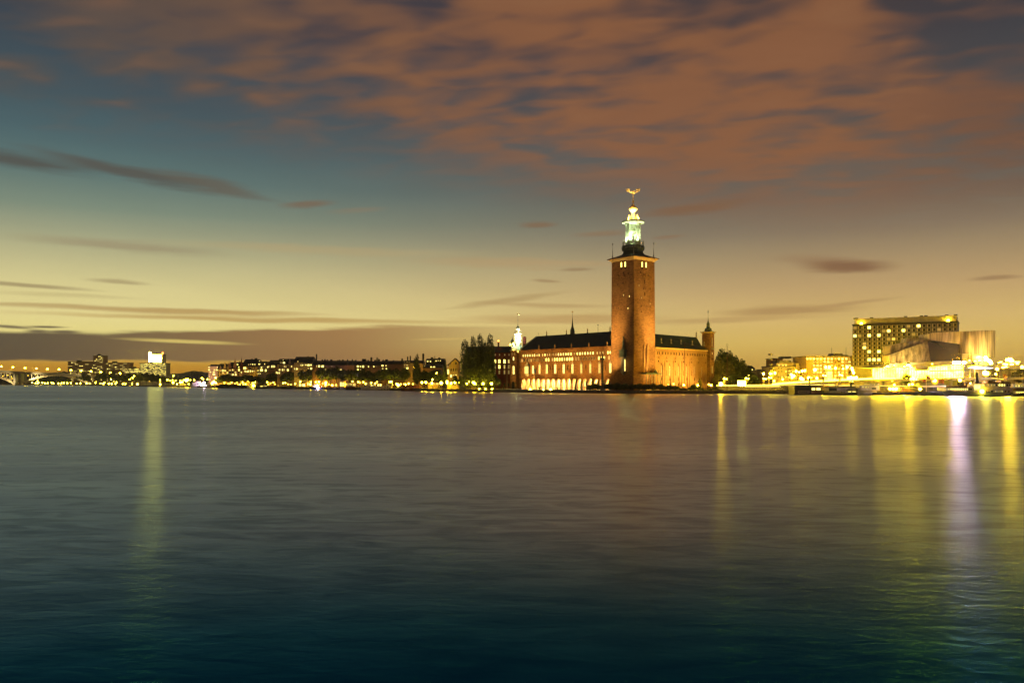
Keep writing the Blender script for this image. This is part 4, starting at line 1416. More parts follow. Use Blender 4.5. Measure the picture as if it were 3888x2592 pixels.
def build_hall_lights():
    # lamps that the photograph shows along the terrace, aimed at the facades
    zf = ZL
    Fp = lambda s, d: CF.pt(s, d, zf)
    words = ['farthest from the tower', 'next along from the far end', 'in the middle of the row', 'one before the tower end', 'nearest the tower']
    for i, s in enumerate((-68, -52, -36, -21, -7)):
        floodlight('small floodlight on the terrace before the arcade, ' + words[i], Fp(s, -19), CF.pt(s, 0, 17.5), 30000, (1.0, .52, .10), 66, 0.9)
    floodlight('floodlight before the west pavilion beyond the end of the arcade', Fp(-83, -14), CF.pt(-84, 8, 15), 9000, AMBER, 70, 0.9)
    for i, (s, d, ts, tz, pw, ang) in enumerate(((0, -17, 3.2, 40, 190000, 34), (1, -15, 3.6, 22, 60000, 46), (0.5, -17, 4.6, 60, 62000, 28))):
        floodlight(['floodlight under the left tower face, leftmost of three', 'floodlight under the left tower face, middle of three', 'floodlight under the left tower face, aimed steepest'][i],
                   Fp(s + i * .9, d), CF.pt(ts, 0, tz), pw, AMBER, ang, 1.0)
    for i, (s, tz, pw, ang, ts) in enumerate(((14.5, 40, 250000, 34, 12.2), (13, 22, 60000, 46, 11.5), (14, 60, 62000, 28, 10.5))):
        floodlight(['floodlight under the right tower face, rightmost of three', 'floodlight under the right tower face, middle of three', 'floodlight under the right tower face, aimed steepest'][i],
                   CR.pt(s - i * .8, -17, zf), CR.pt(ts, 0, tz), pw, AMBER, ang, 1.0)
    for i, (s, pw) in enumerate(((7, 30000), (19, 36000), (31, 36000), (43, 27000), (53, 14000))):
        floodlight(['floodlight before the pale east wing, beside the tower', 'floodlight before the pale east wing, second from the tower', 'floodlight before the pale east wing, midway along',
                    'floodlight before the pale east wing, second from the corner turret', 'floodlight before the pale east wing, under the corner turret'][i],
                   CE.pt(s, -17, zf), CE.pt(s + 1, 0, 12.5), pw, (1.0, .60, .13), 74, 0.9)
    # gallery lamps of the tower lantern (inside the gallery, children of the hall would do; they are small fittings)
    H = TW / 2
    cen = CF.pt(H, H, 0)
    for k in range(8):
        a = 2 * math.pi * k / 8 + .39
        p = Vector((cen.x + 5.3 * math.cos(a), cen.y + 5.3 * math.sin(a), Z_at(650 + 1085 / 3.92, 436.5) + .4))
        floodlight('lamp on the tower gallery shining up at the lantern, ' + ROUND[k], p, (cen.x + 2.2 * math.cos(a), cen.y + 2.2 * math.sin(a), p.z + 7), 8000, (.95, 1.0, .55), 84, 0.9, 'lamps ringed round the tower gallery', 'lamp_soft', .22)
    for k in range(8):
        a = 2 * math.pi * k / 8
        p = Vector((cen.x + 5.0 * math.cos(a), cen.y + 5.0 * math.sin(a), Z_at(650 + 735 / 3.92, 436.5) - .1))
        floodlight('small lamp on the lantern cornice lighting the gilded dome, ' + ROUND[(k + 1) % 8], p, (cen.x, cen.y, p.z + 7), 10000, (1.0, .84, .36), 110, 0.9, 'lamps ringed round the gilded dome', 'lamp_soft', .15)


build_hall_lights()


# ------------------------------------------------------------------ trees
def crown_mesh(seed, lobes, leaves, leaf, mats, sq=0.75, shell=0.55):
    """leaf-sized faces scattered through several lobes; unit width, unit height"""
    rnd = random.Random(seed)
    mb = MB()
    tot = sum(l[3] * l[3] * l[4] for l in lobes)
    for (cx, cy_, cz, r, rz) in lobes:
        n = max(30, int(leaves * (r * r * rz) / tot))
        for _ in range(n):
            d = Vector((rnd.gauss(0, 1), rnd.gauss(0, 1), rnd.gauss(0, 1))).normalized()
            k = shell + (1.18 - shell) * rnd.random() ** 0.8
            p = Vector((cx + d.x * r * k, cy_ + d.y * r * k, cz + d.z * rz * k))
            nrm = (d + Vector((rnd.gauss(0, .6), rnd.gauss(0, .6), rnd.gauss(0, .6)))).normalized()
            a = nrm.cross(Vector((0, 0, 1)) if abs(nrm.z) < .9 else Vector((1, 0, 0))).normalized()
            b = nrm.cross(a)
            s = leaf * rnd.uniform(.6, 1.4)
            t = rnd.uniform(0, 6.28)
            a2, b2 = a * math.cos(t) + b * math.sin(t), b * math.cos(t) - a * math.sin(t)
            q = lambda u, v: (p.x + (a2.x * u + b2.x * v) * s, p.y + (a2.y * u + b2.y * v) * s, p.z + (a2.z * u + b2.z * v) * s * sq)
            mb.poly([q(-1, -.1), q(-.2, -.62), q(1, .05), q(.1, .6)])
    n = len(mb.v)
    me = bpy.data.meshes.new('crown')
    me.from_pydata(mb.v, [], mb.f)
    me.materials.append(mats)
    return me


def trunk_mesh(seed, spread=0.30, h=0.62, r=0.028):
    rnd = random.Random(seed)
    mb = MB()
    mb.tube([(0, 0, -.02), (.005, 0, .18), (-.005, .005, .4), (0, 0, h)], r, 6, r * .45)
    for k in range(6):
        a = 2 * math.pi * k / 6 + rnd.uniform(-.4, .4)
        z = rnd.uniform(.26, .45)
        e = rnd.uniform(.6, 1.0) * spread
        mb.tube([(0, 0, z), (e * .5 * math.cos(a), e * .5 * math.sin(a), z + .12), (e * math.cos(a), e * math.sin(a), z + .26)], r * .45, 5, r * .12)
    return mb.mesh('trunk', M['bark'], True)


def lobes_round(seed, n=9):
    r = random.Random(seed)
    L = [(0, 0, .58, .34, .30)]
    for k in range(n):
        a = 2 * math.pi * k / n + r.uniform(-.3, .3)
        d = r.uniform(.18, .30)
        L.append((d * math.cos(a), d * math.sin(a), r.uniform(.36, .78), r.uniform(.14, .22), r.uniform(.10, .19)))
    L.append((r.uniform(-.08, .08), 0, .84, .2, .15))
    return L


def lobes_poplar(seed):
    r = random.Random(seed)
    L = [(0, 0, .28, .42, .28), (.14, .1, .5, .26, .2), (-.15, 0, .52, .25, .2), (0, 0, .74, .25, .15), (r.uniform(-.05, .05), 0, .84, .29, .12), (r.uniform(-.05, .05), 0, .91, .22, .085)]
    for s, z, h in ((-1, r.uniform(.56, .64), .2), (1, r.uniform(.5, .6), .22)):
        L.append((s * r.uniform(.30, .36), r.uniform(-.1, .1), z, .14, h))
    for k in range(5):
        a = 2 * math.pi * k / 9 + r.uniform(-.3, .3)
        d = r.uniform(.14, .34)
        z = r.uniform(.40, .58)
        L.append((d * math.cos(a), d * math.sin(a), z, r.uniform(.12, .18), r.uniform(.16, .24)))
    return L


CROWN = {'round': [crown_mesh(10 + i, lobes_round(i + 1), 1600, .052, M['leaf']) for i in range(4)],
         'yellow': [crown_mesh(30 + i, lobes_round(i + 11), 1600, .050, M['leaf_yellow']) for i in range(2)],
         'poplar': [crown_mesh(50 + i, lobes_poplar(i + 4), 2700, .044, M['leaf'], 0.45, .7) for i in range(3)],
         'tall': [crown_mesh(70 + i, [(0, 0, .35, .36, .3), (.08, 0, .62, .27, .25), (-.06, .05, .8, .17, .2), (-.2, .1, .4, .2, .2), (.22, 0, .3, .2, .2)], 1700, .055, M['leaf'], .6) for i in range(2)]}
TRUNK = [trunk_mesh(i) for i in range(3)]
tree_n = 0


def tree(label, px, py_top, half_px, Y, kind='round', z0=ZL, group='trees along the waterfront', cat='tree', name='tree', clear=0.10):
    global tree_n
    tree_n += 1
    base = Vector((X_at(px, Y), Y, z0))
    h = Z_at(py_top, Y) - z0
    w = M_at(half_px * 2, Y)
    t = thing(name, label, cat, base, 0, group)
    rot = (tree_n * 1.7) % 6.28
    link('trunk', TRUNK[tree_n % 3], t, (0, 0, 0), rot, (w * .8 if kind != 'poplar' else w * .5, w * .8 if kind != 'poplar' else w * .5, h * .85))
    ms = CROWN[kind]
    link('crown', ms[tree_n % len(ms)], t, (0, 0, h * clear), rot, (w, w, h * (1 - clear) * 0.985))
    return t


def shrub(label, px, py_top, half_px, Y, z0=ZL, kind='round', group='bushes in the town hall garden', depth=1.0):
    global tree_n
    tree_n += 1
    h = Z_at(py_top, Y) - z0
    w = M_at(half_px * 2, Y)
    t = thing('shrub', label, 'shrub', (X_at(px, Y), Y, z0), 0, group)
    ms = CROWN[kind]
    link('foliage', ms[tree_n % len(ms)], t, (0, 0, -h * .22), (tree_n * 2.1) % 6.28, (w * 1.1, w * 1.1 * depth, h * 1.24))
    st = MB()
    for k in range(4):
        st.tube([(0, 0, 0), (w * .2 * math.cos(k * 1.57), w * .2 * math.sin(k * 1.57), h * .6)], .05 + .01 * h, 4)
    part(t, 'stem', st, M['bark'])
    return t


def build_trees():
    quay = [(829, 1432, 15), (846, 1421, 17), (866, 1417, 19), (888, 1424, 17), (908, 1426, 19), (930, 1421, 20), (952, 1422, 19), (974, 1424, 18), (994, 1431, 15),
            (1026, 1417, 18), (1040, 1411, 15), (1060, 1421, 17), (1082, 1413, 18), (1103, 1408, 18), (1124, 1409, 18), (1147, 1403, 19), (1170, 1400, 20), (1196, 1395, 22),
            (1222, 1396, 22), (1250, 1398, 22), (1277, 1389, 23), (1304, 1400, 20), (1328, 1399, 22), (1352, 1401, 20), (1378, 1398, 19), (1400, 1405, 22), (1424, 1412, 21),
            (1446, 1399, 20), (1474, 1394, 22), (1504, 1396, 22), (1535, 1396, 24), (1612, 1404, 22), (1640, 1407, 22), (1666, 1412, 18)]
    shape = ['broad dark', 'round-headed', 'wide-spreading', 'dense dark']
    for i, (px, py, hw) in enumerate(quay):
        Y = shoreY(px) + 26 + (i % 3) * 7
        tree('%s quay tree under the town houses, %s from the left in its row' % (shape[(i + 1) % 4], ORD[i]), px, py, hw * 1.2, Y, 'round', clear=.16)
    # back row on the slope
    back = [(1010, 1421, 14), (1160, 1412, 18), (1340, 1388, 20), (1500, 1372, 13), (1432, 1356, 13), (1390, 1361, 8), (1308, 1376, 14), (1650, 1352, 14), (1600, 1376, 14), (1712, 1374, 15), (1666, 1390, 16)]
    for i, (px, py, hw) in enumerate(back):
        tree('dark tree standing among the roofs above the quay, %s from the left' % ORD[sorted(b[0] for b in back).index(px)], px, py, hw, shoreY(px) + 95, 'tall' if i % 2 else 'round', group='trees among the town houses')
    tree('tall pointed dark tree rising above the roofs midway along the shore', 1583, 1342, 20, shoreY(1583) + 24, 'tall', group='trees among the town houses')
    tree('narrow dark tree left of the yellow gabled house', 1690, 1371, 13, shoreY(1690) + 22, 'tall', group='trees among the town houses')
    # poplars beside the town hall
    for px, py, hw, dy, lab in ((1768, 1286, 17, 24, 'tall poplar at the left end of the poplar clump'), (1797, 1272, 13, 20, 'slim tall poplar, second from the left in the clump'), (1824, 1263, 14, 26, 'tallest poplar, in the middle of the clump'),
                                (1840, 1292, 12, 18, 'shorter poplar right of the tallest one'), (1860, 1263, 14, 24, 'tall poplar at the right end of the poplar clump'), (1780, 1318, 17, 14, 'low bushy poplar at the front of the clump'), (1872, 1304, 8, 20, 'slim short poplar leaning out at the right of the clump'), (1808, 1316, 17, 15, 'broad lower poplar filling the middle of the clump'), (1850, 1314, 15, 14, 'broad lower poplar filling the right of the clump')):
        tree(lab, px, py, hw * 1.5, shoreY(px) + dy, 'poplar', group='poplars beside the town hall', name='poplar_tree', clear=.03)
    for px, py, hw, lab in ((1727, 1425, 14, 'dark round tree in front of the yellow gabled house'), (1750, 1424, 14, 'dark round tree at the foot of the poplars'), (1744, 1440, 12, 'low dark tree at the water below the poplars'),
                            (1882, 1418, 13, 'grey-green tree before the dark red wing'), (1896, 1436, 9, 'small grey-green tree by the flagpole at the dark red wing')):
        tree(lab, px, py, hw, shoreY(px) + 9, 'round', clear=.06)
    # behind the corner turret on the right
    for px, py, hw, dy, lab, k in ((2742, 1322, 36, 105, 'highest dark tree right of the brick corner turret', 'round'), (2770, 1330, 32, 110, 'dark crown beside the highest tree right of the turret', 'round'), (2792, 1348, 34, 100, 'dark tree in the middle of the slope right of the turret', 'round'),
                                   (2816, 1362, 30, 104, 'dark tree lower down the slope right of the turret', 'round'), (2838, 1384, 22, 100, 'dark tree at the bottom end of the slope right of the turret', 'round'), (2730, 1352, 34, 85, 'brownish tree close behind the corner turret', 'yellow'), (2764, 1368, 36, 88, 'brownish-green tree in the second rank right of the turret', 'yellow'),
                                   (2722, 1420, 22, 60, 'lamplit green tree hard against the corner turret', 'yellow'), (2748, 1412, 24, 62, 'lamplit green tree second from the corner turret', 'yellow'), (2775, 1416, 24, 64, 'lamplit green tree third from the corner turret', 'round'), (2804, 1408, 18, 62, 'pointed lamplit tree in the middle of the roadside row', 'tall'),
                                   (2832, 1420, 25, 60, 'dark tree beside the lit roadside box', 'round'), (2858, 1414, 26, 64, 'dark tree at the right end of the roadside row', 'round'), (2874, 1430, 14, 58, 'low dark tree at the very end of the roadside row', 'round')):
        tree(lab, px, py, hw, shoreY(px) + dy, k, group='trees right of the town hall', clear=.05)
    for px, py, hw, Y, lab, k in ((3441, 1416, 20, 388, 'dark leafy tree silhouetted before the bright lobby', 'round'), (3690, 1415, 29, 392, 'glowing yellow tree behind the bow of the white steamer', 'yellow'), (3762, 1417, 26, 392, 'glowing yellow tree behind the black funnel', 'yellow'),
                                  (3868, 1402, 32, 390, 'large glowing yellow tree at the right edge', 'yellow')):
        tree(lab, px, py, hw, Y, k, 3.5, group='trees by the steamer quay', clear=.06)
    # shrubs at the foot of the tower
    sh = [(2240, 1459, 20, 12), (2262, 1456, 22, 10), (2290, 1458, 20, 9), (2315, 1455, 22, 11), (2342, 1453, 24, 10), (2370, 1455, 24, 8), (2400, 1457, 22, 8), (2428, 1455, 22, 9), (2452, 1458, 20, 9), (2480, 1456, 22, 8), (2510, 1458, 22, 9), (2540, 1462, 20, 8),
          (2566, 1464, 18, 8), (2590, 1472, 18, 7), (2622, 1470, 16, 7), (2634, 1458, 12, 10), (2652, 1468, 16, 8), (2676, 1476, 18, 7), (2700, 1474, 16, 7), (2716, 1470, 14, 9), (2735, 1478, 14, 6)]
    for i, (px, py, hw, dy) in enumerate(sh):
        shrub('dark bush at the water\'s edge below the tower, %s from the left' % ORD[i], px, py, hw, shoreY(px) + dy)
    shrub('tall reddish bush against the pale east wing', 2657, 1437, 9, shoreY(2657) + 24, kind='yellow')
    # far shore behind the bridge
    far = [(300, 1424, 16), (330, 1418, 18), (318, 1410, 10), (372, 1414, 14), (395, 1408, 16), (420, 1413, 14), (430, 1404, 14), (450, 1416, 16), (470, 1421, 16), (490, 1414, 18), (512, 1417, 16), (534, 1412, 18), (556, 1413, 18), (580, 1415, 16), (598, 1418, 16), (620, 1427, 18), (640, 1433, 14), (660, 1433, 14), (225, 1440, 10), (260, 1436, 12), (120, 1438, 12), (160, 1434, 14), (190, 1436, 12)]
    far.sort()
    for i, (px, py, hw) in enumerate(far):
        tree('small far dark tree on the shore between bridge and high-rise, %s from the left' % ORD[i], px, py, hw, shoreY(px) + 40 + 10 * (i % 3), 'round', group='far trees by the bridge', clear=.06)


build_trees()


# ------------------------------------------------------------------ the far shore on the left
def simple_win(w, h, pane):
    return win_mesh(round(w, 1), round(h, 1), pane, False, 'plaster_grey', 1 if w > 1.2 else 0)


def town_house(label, px0, px1, py_eave, py_ridge, off, wall, roof='roof_dark', wins=(), grid=None, depth=14, turn=0.0, gables=(), chimneys=(), dormers=(), seed=1, flat_roof=False, name='town_house', group='houses along the far quay'):
    """off: metres behind the quay edge. grid = (columns, rows, py_first, py_last, lit share)"""
    Y0 = shoreY((px0 + px1) / 2) + off
    F = Frame(X_at(px0, Y0), Y0, turn)
    L = F.s(px1)
    zE = F.z((px0 + px1) / 2, py_eave)
    zR = F.z((px0 + px1) / 2, py_ridge)
    o = F.thing(name, label, 'house', group)
    part(o, 'wall', MB().box(0, L, 0, depth, ZL, zE), M[wall])
    if flat_roof:
        r = MB().box(-.4, L + .4, -.5, depth + .4, zE, zE + .5)
        r.box(L * .1, L * .8, 2.5, depth - 1, zE + .5, zR)
    else:
        r = MB()
        e = .6
        A = [(-.1, -e, zE), (L + .1, -e, zE), (L + .1, depth + e, zE), (-.1, depth + e, zE)]
        zm = zE + (zR - zE) * .62
        B = [(-.05, 2.2, zm), (L + .05, 2.2, zm), (L + .05, depth - 2.2, zm), (-.05, depth - 2.2, zm)]
        T = [(0.0, depth / 2, zR), (L, depth / 2, zR)]
        r.faces(A + B + T, [(0, 1, 5, 4), (4, 5, 9, 8), (1, 2, 6, 5), (5, 6, 9), (2, 3, 7, 6), (6, 7, 8, 9), (3, 0, 4, 7), (7, 4, 8)])
    ro = part(o, 'roof', r, M[roof])
    rnd = random.Random(seed)
    if grid:
        nc, nr, y0, y1, share = grid
        for j in range(nr):
            py = y0 + (y1 - y0) * (j / max(1, nr - 1))
            for i in range(nc):
                s = L * (i + .5) / nc + rnd.uniform(-.15, .15)
                k = rnd.random()
                kind = 'lit' if k < share * .55 else 'lit_mid' if k < share else 'lit_dim' if k < share + .08 else 'glass_dark'
                w = min(1.9, L / nc * .55)
                link('window', simple_win(w * rnd.choice((.8, 1, 1.25)), 1.9, kind), o, (s, 0, F.z((px0 + px1) / 2, py + 4)))
    for px, py, w, h, kind in wins:
        link('window', simple_win(M_at(w, Y0), M_at(h, Y0), kind), o, (F.s(px), -.02, F.z(px, py + h / 2)))
    for px, py, w, h, kind in dormers:
        s, z = F.s(px), F.z(px, py + h / 2)
        d = MB().box(s - M_at(w, Y0) / 2 - .3, s + M_at(w, Y0) / 2 + .3, .2, 4, z - .3, z + M_at(h, Y0) + .3)
        dm = part(ro, 'dormer', d, M[roof])
        link('window', simple_win(M_at(w, Y0), M_at(h, Y0), kind), ro, (s, .18, z))
    for px, py_base, py_top, w, m in gables:
        s = F.s(px)
        zb, zt_ = F.z(px, py_base), F.z(px, py_top)
        ww = M_at(w, Y0)
        g = MB()
        hh = zt_ - zb
        g.taper(s, .4, zb - 1, zb + hh * .30, ww / 2, .6, ww / 2, .6)
        g.taper(s, .4, zb + hh * .30, zb + hh * .55, ww * .36, .5, ww * .30, .5)
        g.taper(s, .4, zb + hh * .55, zb + hh * .72, ww * .2, .4, ww * .14, .35)
        g.taper(s, .4, zb + hh * .72, zt_, ww * .10, .2, .05, .05)
        part(o, 'gable', g, M[m])
    for px, py_top, w in chimneys:
        s = F.s(px, depth / 2)
        part(ro, 'chimney', MB().box(s - M_at(w, Y0) / 2, s + M_at(w, Y0) / 2, depth / 2 - .6, depth / 2 + .6, zE, F.z(px, py_top, depth / 2)), M['roof_dark'])
    return o


def build_town_houses():
    T = town_house
    k8 = lambda x: 780 + x / 8.4
    y8 = lambda y: 1340 + y / 8.4
    k7 = lambda x: 1020 + x / 7.84
    y7 = lambda y: 1340 + y / 7.84
    k6 = lambda x: 1300 + x / 7.84
    y6 = lambda y: 1330 + y / 7.84
    T('pale flat-roofed corner block with lit window bands, leftmost of the quay houses', 792, 828, 1390, 1383, 60, 'plaster_yellow', flat_roof=True, seed=2,
      wins=[(k8(120), y8(452), 5, 5, 'lit'), (k8(382), y8(455), 5, 4, 'lit'), (k8(120), y8(535), 6, 5, 'lit_strong'), (k8(285), y8(535), 5, 4, 'lit'), (k8(365), y8(538), 6, 5, 'lit_strong'), (k8(160), y8(605), 6, 4, 'lit'), (k8(270), y8(605), 8, 4, 'lit'), (k8(272), y8(675), 9, 6, 'lit_strong'), (k8(145), y8(840), 5, 4, 'lit'), (k8(120), y8(740), 4, 8, 'lit_mid')])
    T('yellow house with two spired stepped gables', 826, 868, 1401, 1380, 52, 'plaster_yellow', seed=3, grid=(5, 3, 1406, 1424, .5),
      gables=((837, 1401, 1387, 7, 'plaster_yellow'), (854, 1401, 1369, 10, 'plaster_yellow'), (866, 1399, 1369, 4, 'plaster_yellow')))
    T('pink house with three tall spired gables', 868.5, 921, 1399, 1374, 54, 'plaster_pink', seed=4, grid=(5, 3, 1404, 1422, .4),
      gables=((873, 1400, 1365, 10, 'plaster_pink'), (892, 1400, 1356, 13, 'plaster_pink'), (917, 1400, 1354, 11, 'brick_dark')),
      wins=[(k8(1072), y8(537), 7, 8, 'lit_strong'), (k8(1145), y8(615), 5, 5, 'lit')], dormers=((k8(1022), y8(362), 6, 5, 'lit_strong'), (k8(1063), y8(450), 5, 5, 'lit_strong'), (k8(1240), y8(330), 4, 3, 'lit')), chimneys=((911, 1371, 3), (934, 1371, 3)))
    T('yellow house under a steep dark mansard roof', 922, 979, 1391, 1363, 48, 'plaster_yellow', seed=5, chimneys=((957, 1361, 4), (972, 1359, 9)),
      wins=[(k8(1258), y8(480), 11, 8, 'lit_strong'), (k8(1410), y8(490), 12, 6, 'glass_dark'), (k8(1500), y8(470), 3, 6, 'glass_dark'), (k8(1573), y8(470), 4, 6, 'glass_dark'), (k8(1270), y8(580), 4, 7, 'lit'), (k8(1340), y8(590), 5, 7, 'lit'), (k8(1380), y8(578), 3, 7, 'lit'), (k8(1440), y8(575), 4, 8, 'lit'), (k8(1507), y8(578), 4, 5, 'lit'), (k8(1568), y8(570), 4, 6, 'lit_mid')],
      dormers=((k8(1380), y8(368), 3, 4, 'lit_mid'), (k8(1440), y8(358), 4, 5, 'lit_mid'), (k8(1508), y8(360), 4, 5, 'lit'), (k8(1578), y8(362), 5, 6, 'lit'), (k8(1725), y8(250), 4, 3, 'lit')))
    T('grey terraced block with long balconies', 979.5, 1018, 1386, 1371, 46, 'plaster_grey', flat_roof=True, seed=6,
      wins=[(k8(1722), y8(358), 7, 6, 'lit_strong'), (k8(1892), y8(350), 3, 5, 'lit'), (k8(1790), y8(458), 6, 5, 'lit'), (k8(1988), y8(447), 5, 6, 'lit'), (k8(1790), y8(545), 11, 8, 'lit_strong'), (k8(1925), y8(553), 6, 9, 'lit_strong'), (k8(1680), y8(560), 4, 6, 'lit'), (k8(1685), y8(655), 4, 4, 'lit'), (k8(1745), y8(655), 3, 4, 'lit'), (k8(1980), y8(745), 5, 7, 'lit')])
    T('brown rendered house under a low dark roof', 1018.5, 1052, 1387, 1366, 46, 'plaster_brown', seed=7, grid=(6, 3, 1391, 1414, .2))
    T('ochre house with a tall stone gable', 1052.5, 1116, 1383, 1361, 44, 'plaster_yellow', seed=8, gables=((1100, 1381, 1356, 8, 'plaster_pale'),),
      wins=[(k7(330), y7(400), 3, 9, 'glass_dark'), (k7(470), y7(395), 4, 8, 'lit_mid'), (k7(515), y7(405), 4, 7, 'lit_mid'), (k7(570), y7(400), 4, 9, 'glass_dark'), (k7(685), y7(398), 5, 6, 'lit'), (k7(320), y7(500), 4, 8, 'lit'), (k7(365), y7(495), 3, 8, 'lit_mid'), (k7(420), y7(500), 4, 9, 'lit'), (k7(468), y7(495), 5, 8, 'lit_mid'), (k7(572), y7(505), 7, 9, 'lit'), (k7(670), y7(495), 5, 9, 'glass_dark'), (k7(270), y7(593), 6, 7, 'lit'), (k7(322), y7(593), 5, 7, 'lit')],
      dormers=((k7(455), y7(292), 9, 7, 'lit'), (k7(365), y7(290), 8, 7, 'lit_dim'), (k7(435), y7(212), 4, 2, 'lit')))
    T('long beige house with lit top-floor windows', 1116.5, 1186, 1377, 1353, 42, 'plaster_pale', seed=9, chimneys=((1202, 1344, 4), (1150, 1354, 6), (1170, 1352, 4)),
      wins=[(k7(965), y7(360), 3, 6, 'lit'), (k7(1012), y7(358), 5, 6, 'lit'), (k7(1108), y7(355), 8, 6, 'lit'), (k7(1190), y7(358), 8, 7, 'lit_strong'), (k7(1262), y7(355), 6, 6, 'lit'), (k7(775), y7(472), 4, 7, 'lit'), (k7(840), y7(472), 7, 7, 'lit'), (k7(1185), y7(460), 5, 6, 'lit_mid'), (k7(1268), y7(460), 7, 7, 'lit_strong'), (k7(955), y7(565), 5, 4, 'lit')],
      dormers=((k7(870), y7(262), 3, 6, 'lit'),))
    T('dark-roofed villa with wide hipped eaves', 1186.5, 1344, 1386, 1368, 40, 'plaster_brown', seed=10, chimneys=((1224, 1364, 4), (1234, 1363, 5), (1243, 1364, 4), (1258, 1364, 8), (1283, 1366, 4), (1290, 1365, 4), (1302, 1365, 7)),
      wins=[(k7(1430), y7(390), 3, 8, 'lit_mid'), (k7(1505), y7(393), 8, 9, 'lit'), (k7(1610), y7(395), 9, 8, 'lit_strong'), (k7(1885), y7(400), 4, 6, 'lit_dim'), (k7(2140), y7(490), 11, 4, 'lit_strong'), (k7(1698), y7(485), 5, 4, 'lit_mid')])
    T('brick house in the middle of the shore under a long black roof', 1345, 1405, 1385, 1369, 55, 'plaster_brown', seed=11, chimneys=((1320, 1364, 4), (1338, 1363, 4), (1351, 1366, 6), (1382, 1362, 14), (1398, 1366, 5)),
      wins=[(k6(460), y6(473), 7, 7, 'lit_strong'), (k6(540), y6(475), 6, 6, 'lit'), (k6(622), y6(480), 7, 8, 'lit_strong'), (k6(778), y6(480), 5, 6, 'lit'), (k6(460), y6(570), 7, 7, 'lit_strong'), (k6(540), y6(567), 5, 4, 'lit_mid')])
    T('low brick house with two lit windows beside a dark tower roof', 1405.5, 1444, 1387, 1370, 55, 'plaster_brown', seed=12, chimneys=((1410, 1356, 7), (1424, 1366, 6), (1440, 1363, 5)),
      wins=[(k6(937), y6(480), 5, 6, 'lit'), (k6(1015), y6(477), 4, 4, 'lit_dim')])
    T('brown house with a balcony and four lit windows', 1444.5, 1532.5, 1382, 1368, 52, 'plaster_brown', seed=13, chimneys=((1455, 1365, 4), (1468, 1364, 10), (1495, 1367, 5)),
      wins=[(k6(1195), y6(452), 7, 7, 'lit_strong'), (k6(1300), y6(453), 4, 4, 'lit'), (k6(1200), y6(543), 6, 5, 'lit'), (k6(1310), y6(543), 6, 6, 'lit_strong')])
    T('narrow pale house under a dark mansard beside the tall pointed tree', 1533, 1606, 1379, 1367, 50, 'plaster_yellow', seed=14, chimneys=((1527, 1361, 6), (1548, 1353, 4), (1558, 1351, 4)),
      wins=[(k6(1855), y6(437), 5, 5, 'lit_mid'), (k6(1930), y6(440), 5, 4, 'lit'), (k6(1937), y6(530), 7, 7, 'lit_strong'), (k6(1870), y6(517), 3, 3, 'lit')],
      dormers=((k6(1850), y6(342), 3, 4, 'lit_dim'), (k6(1923), y6(345), 3, 4, 'lit_dim'), (k6(1993), y6(345), 3, 4, 'lit_dim')))
    k5 = lambda x: 1550 + x / 6.27
    y5 = lambda y: 1250 + y / 6.27
    T('dark house on the slope with two lit attic windows', 1616, 1688, 1376, 1360, 110, 'roof_dark', seed=15, chimneys=((1607, 1342, 7), (1640, 1356, 9), (1668, 1357, 8), (1682, 1362, 5)),
      dormers=((k5(462), y5(762), 6, 6, 'lit'), (k5(530), y5(765), 5, 6, 'lit'), (k5(662), y5(752), 4, 4, 'lit'), (k5(712), y5(745), 4, 3, 'lit'), (k5(765), y5(745), 3, 3, 'lit')))
    T('long low house with pale walls behind the quay lamps', 1606, 1678, 1396, 1383, 70, 'plaster_brown', seed=16, dormers=((k5(547), y5(900), 8, 6, 'lit_strong'), (k5(617), y5(898), 8, 6, 'lit_strong'), (k5(390), y5(872), 2, 2, 'lit')))
    T('small dark-roofed shed house under the trees', 1640, 1672, 1417, 1403, 48, 'plaster_brown', seed=17)
    # yellow gabled house
    Y0 = shoreY(1720) + 34
    F = Frame(X_at(1705, Y0), Y0, 0.0)
    o = F.thing('gabled_house', 'bright yellow gabled house beside the poplars', 'house', 'houses along the far quay')
    L = F.s(1740)
    zE, zA = F.z(1720, 1386), F.z(1728, 1362.5)
    sa = F.s(1728)
    g = MB().prism([(0, 0, ZL), (L, 0, ZL), (L, 0, zE + 2), (sa, 0, zA), (0, 0, zE)], (0, 16, 0))
    part(o, 'wall', g, M['plaster_yellow'])
    part(o, 'annexe', MB().box(F.s(1696), -.02, 3, 16, ZL, F.z(1700, 1394)), M['plaster_yellow'])
    rr = MB().prism([(-.9, -.6, zE - .3), (sa, -.6, zA + .15), (sa, -.6, zA + .6), (-1.2, -.6, zE + .05)], (0, 17, 0)).prism([(sa, -.6, zA + .15), (L + .6, -.6, zE + 1.2), (L + .8, -.6, zE + 1.6), (sa, -.6, zA + .6)], (0, 17, 0))
    part(o, 'roof', rr, M['roof_red'])
    part(o, 'string_course', MB().box(-.2, L, -.3, -.01, F.z(1720, 1412), F.z(1720, 1411)), M['plaster_pale'])
    for x, y, h in ((1023, 998, 1.9), (1078, 998, 2.1), (1136, 995, 2.0)):
        link('window', win_mesh(.85, h, 'glass_dark', True, 'plaster_pale', 0), o, (F.s(k5(x)), 0, F.z(k5(x), y5(y))))
    link('window', win_mesh(1.2, 1.9, 'glass_dark', True, 'plaster_pale', 1), o, (F.s(k5(1137)), 0, F.z(k5(1137), y5(838))))
    for x, y, w, h, k in ((952, 1010, 7, 18, 'lit_strong'), (1018, 1110, 7, 12, 'lit_strong'), (1138, 1085, 6, 4, 'lit'), (1078, 1085, 5, 3, 'lit')):
        link('window', simple_win(M_at(w, Y0), M_at(h, Y0), k), o, (F.s(k5(x)), -.03, F.z(k5(x), y5(y) + h / 2)))
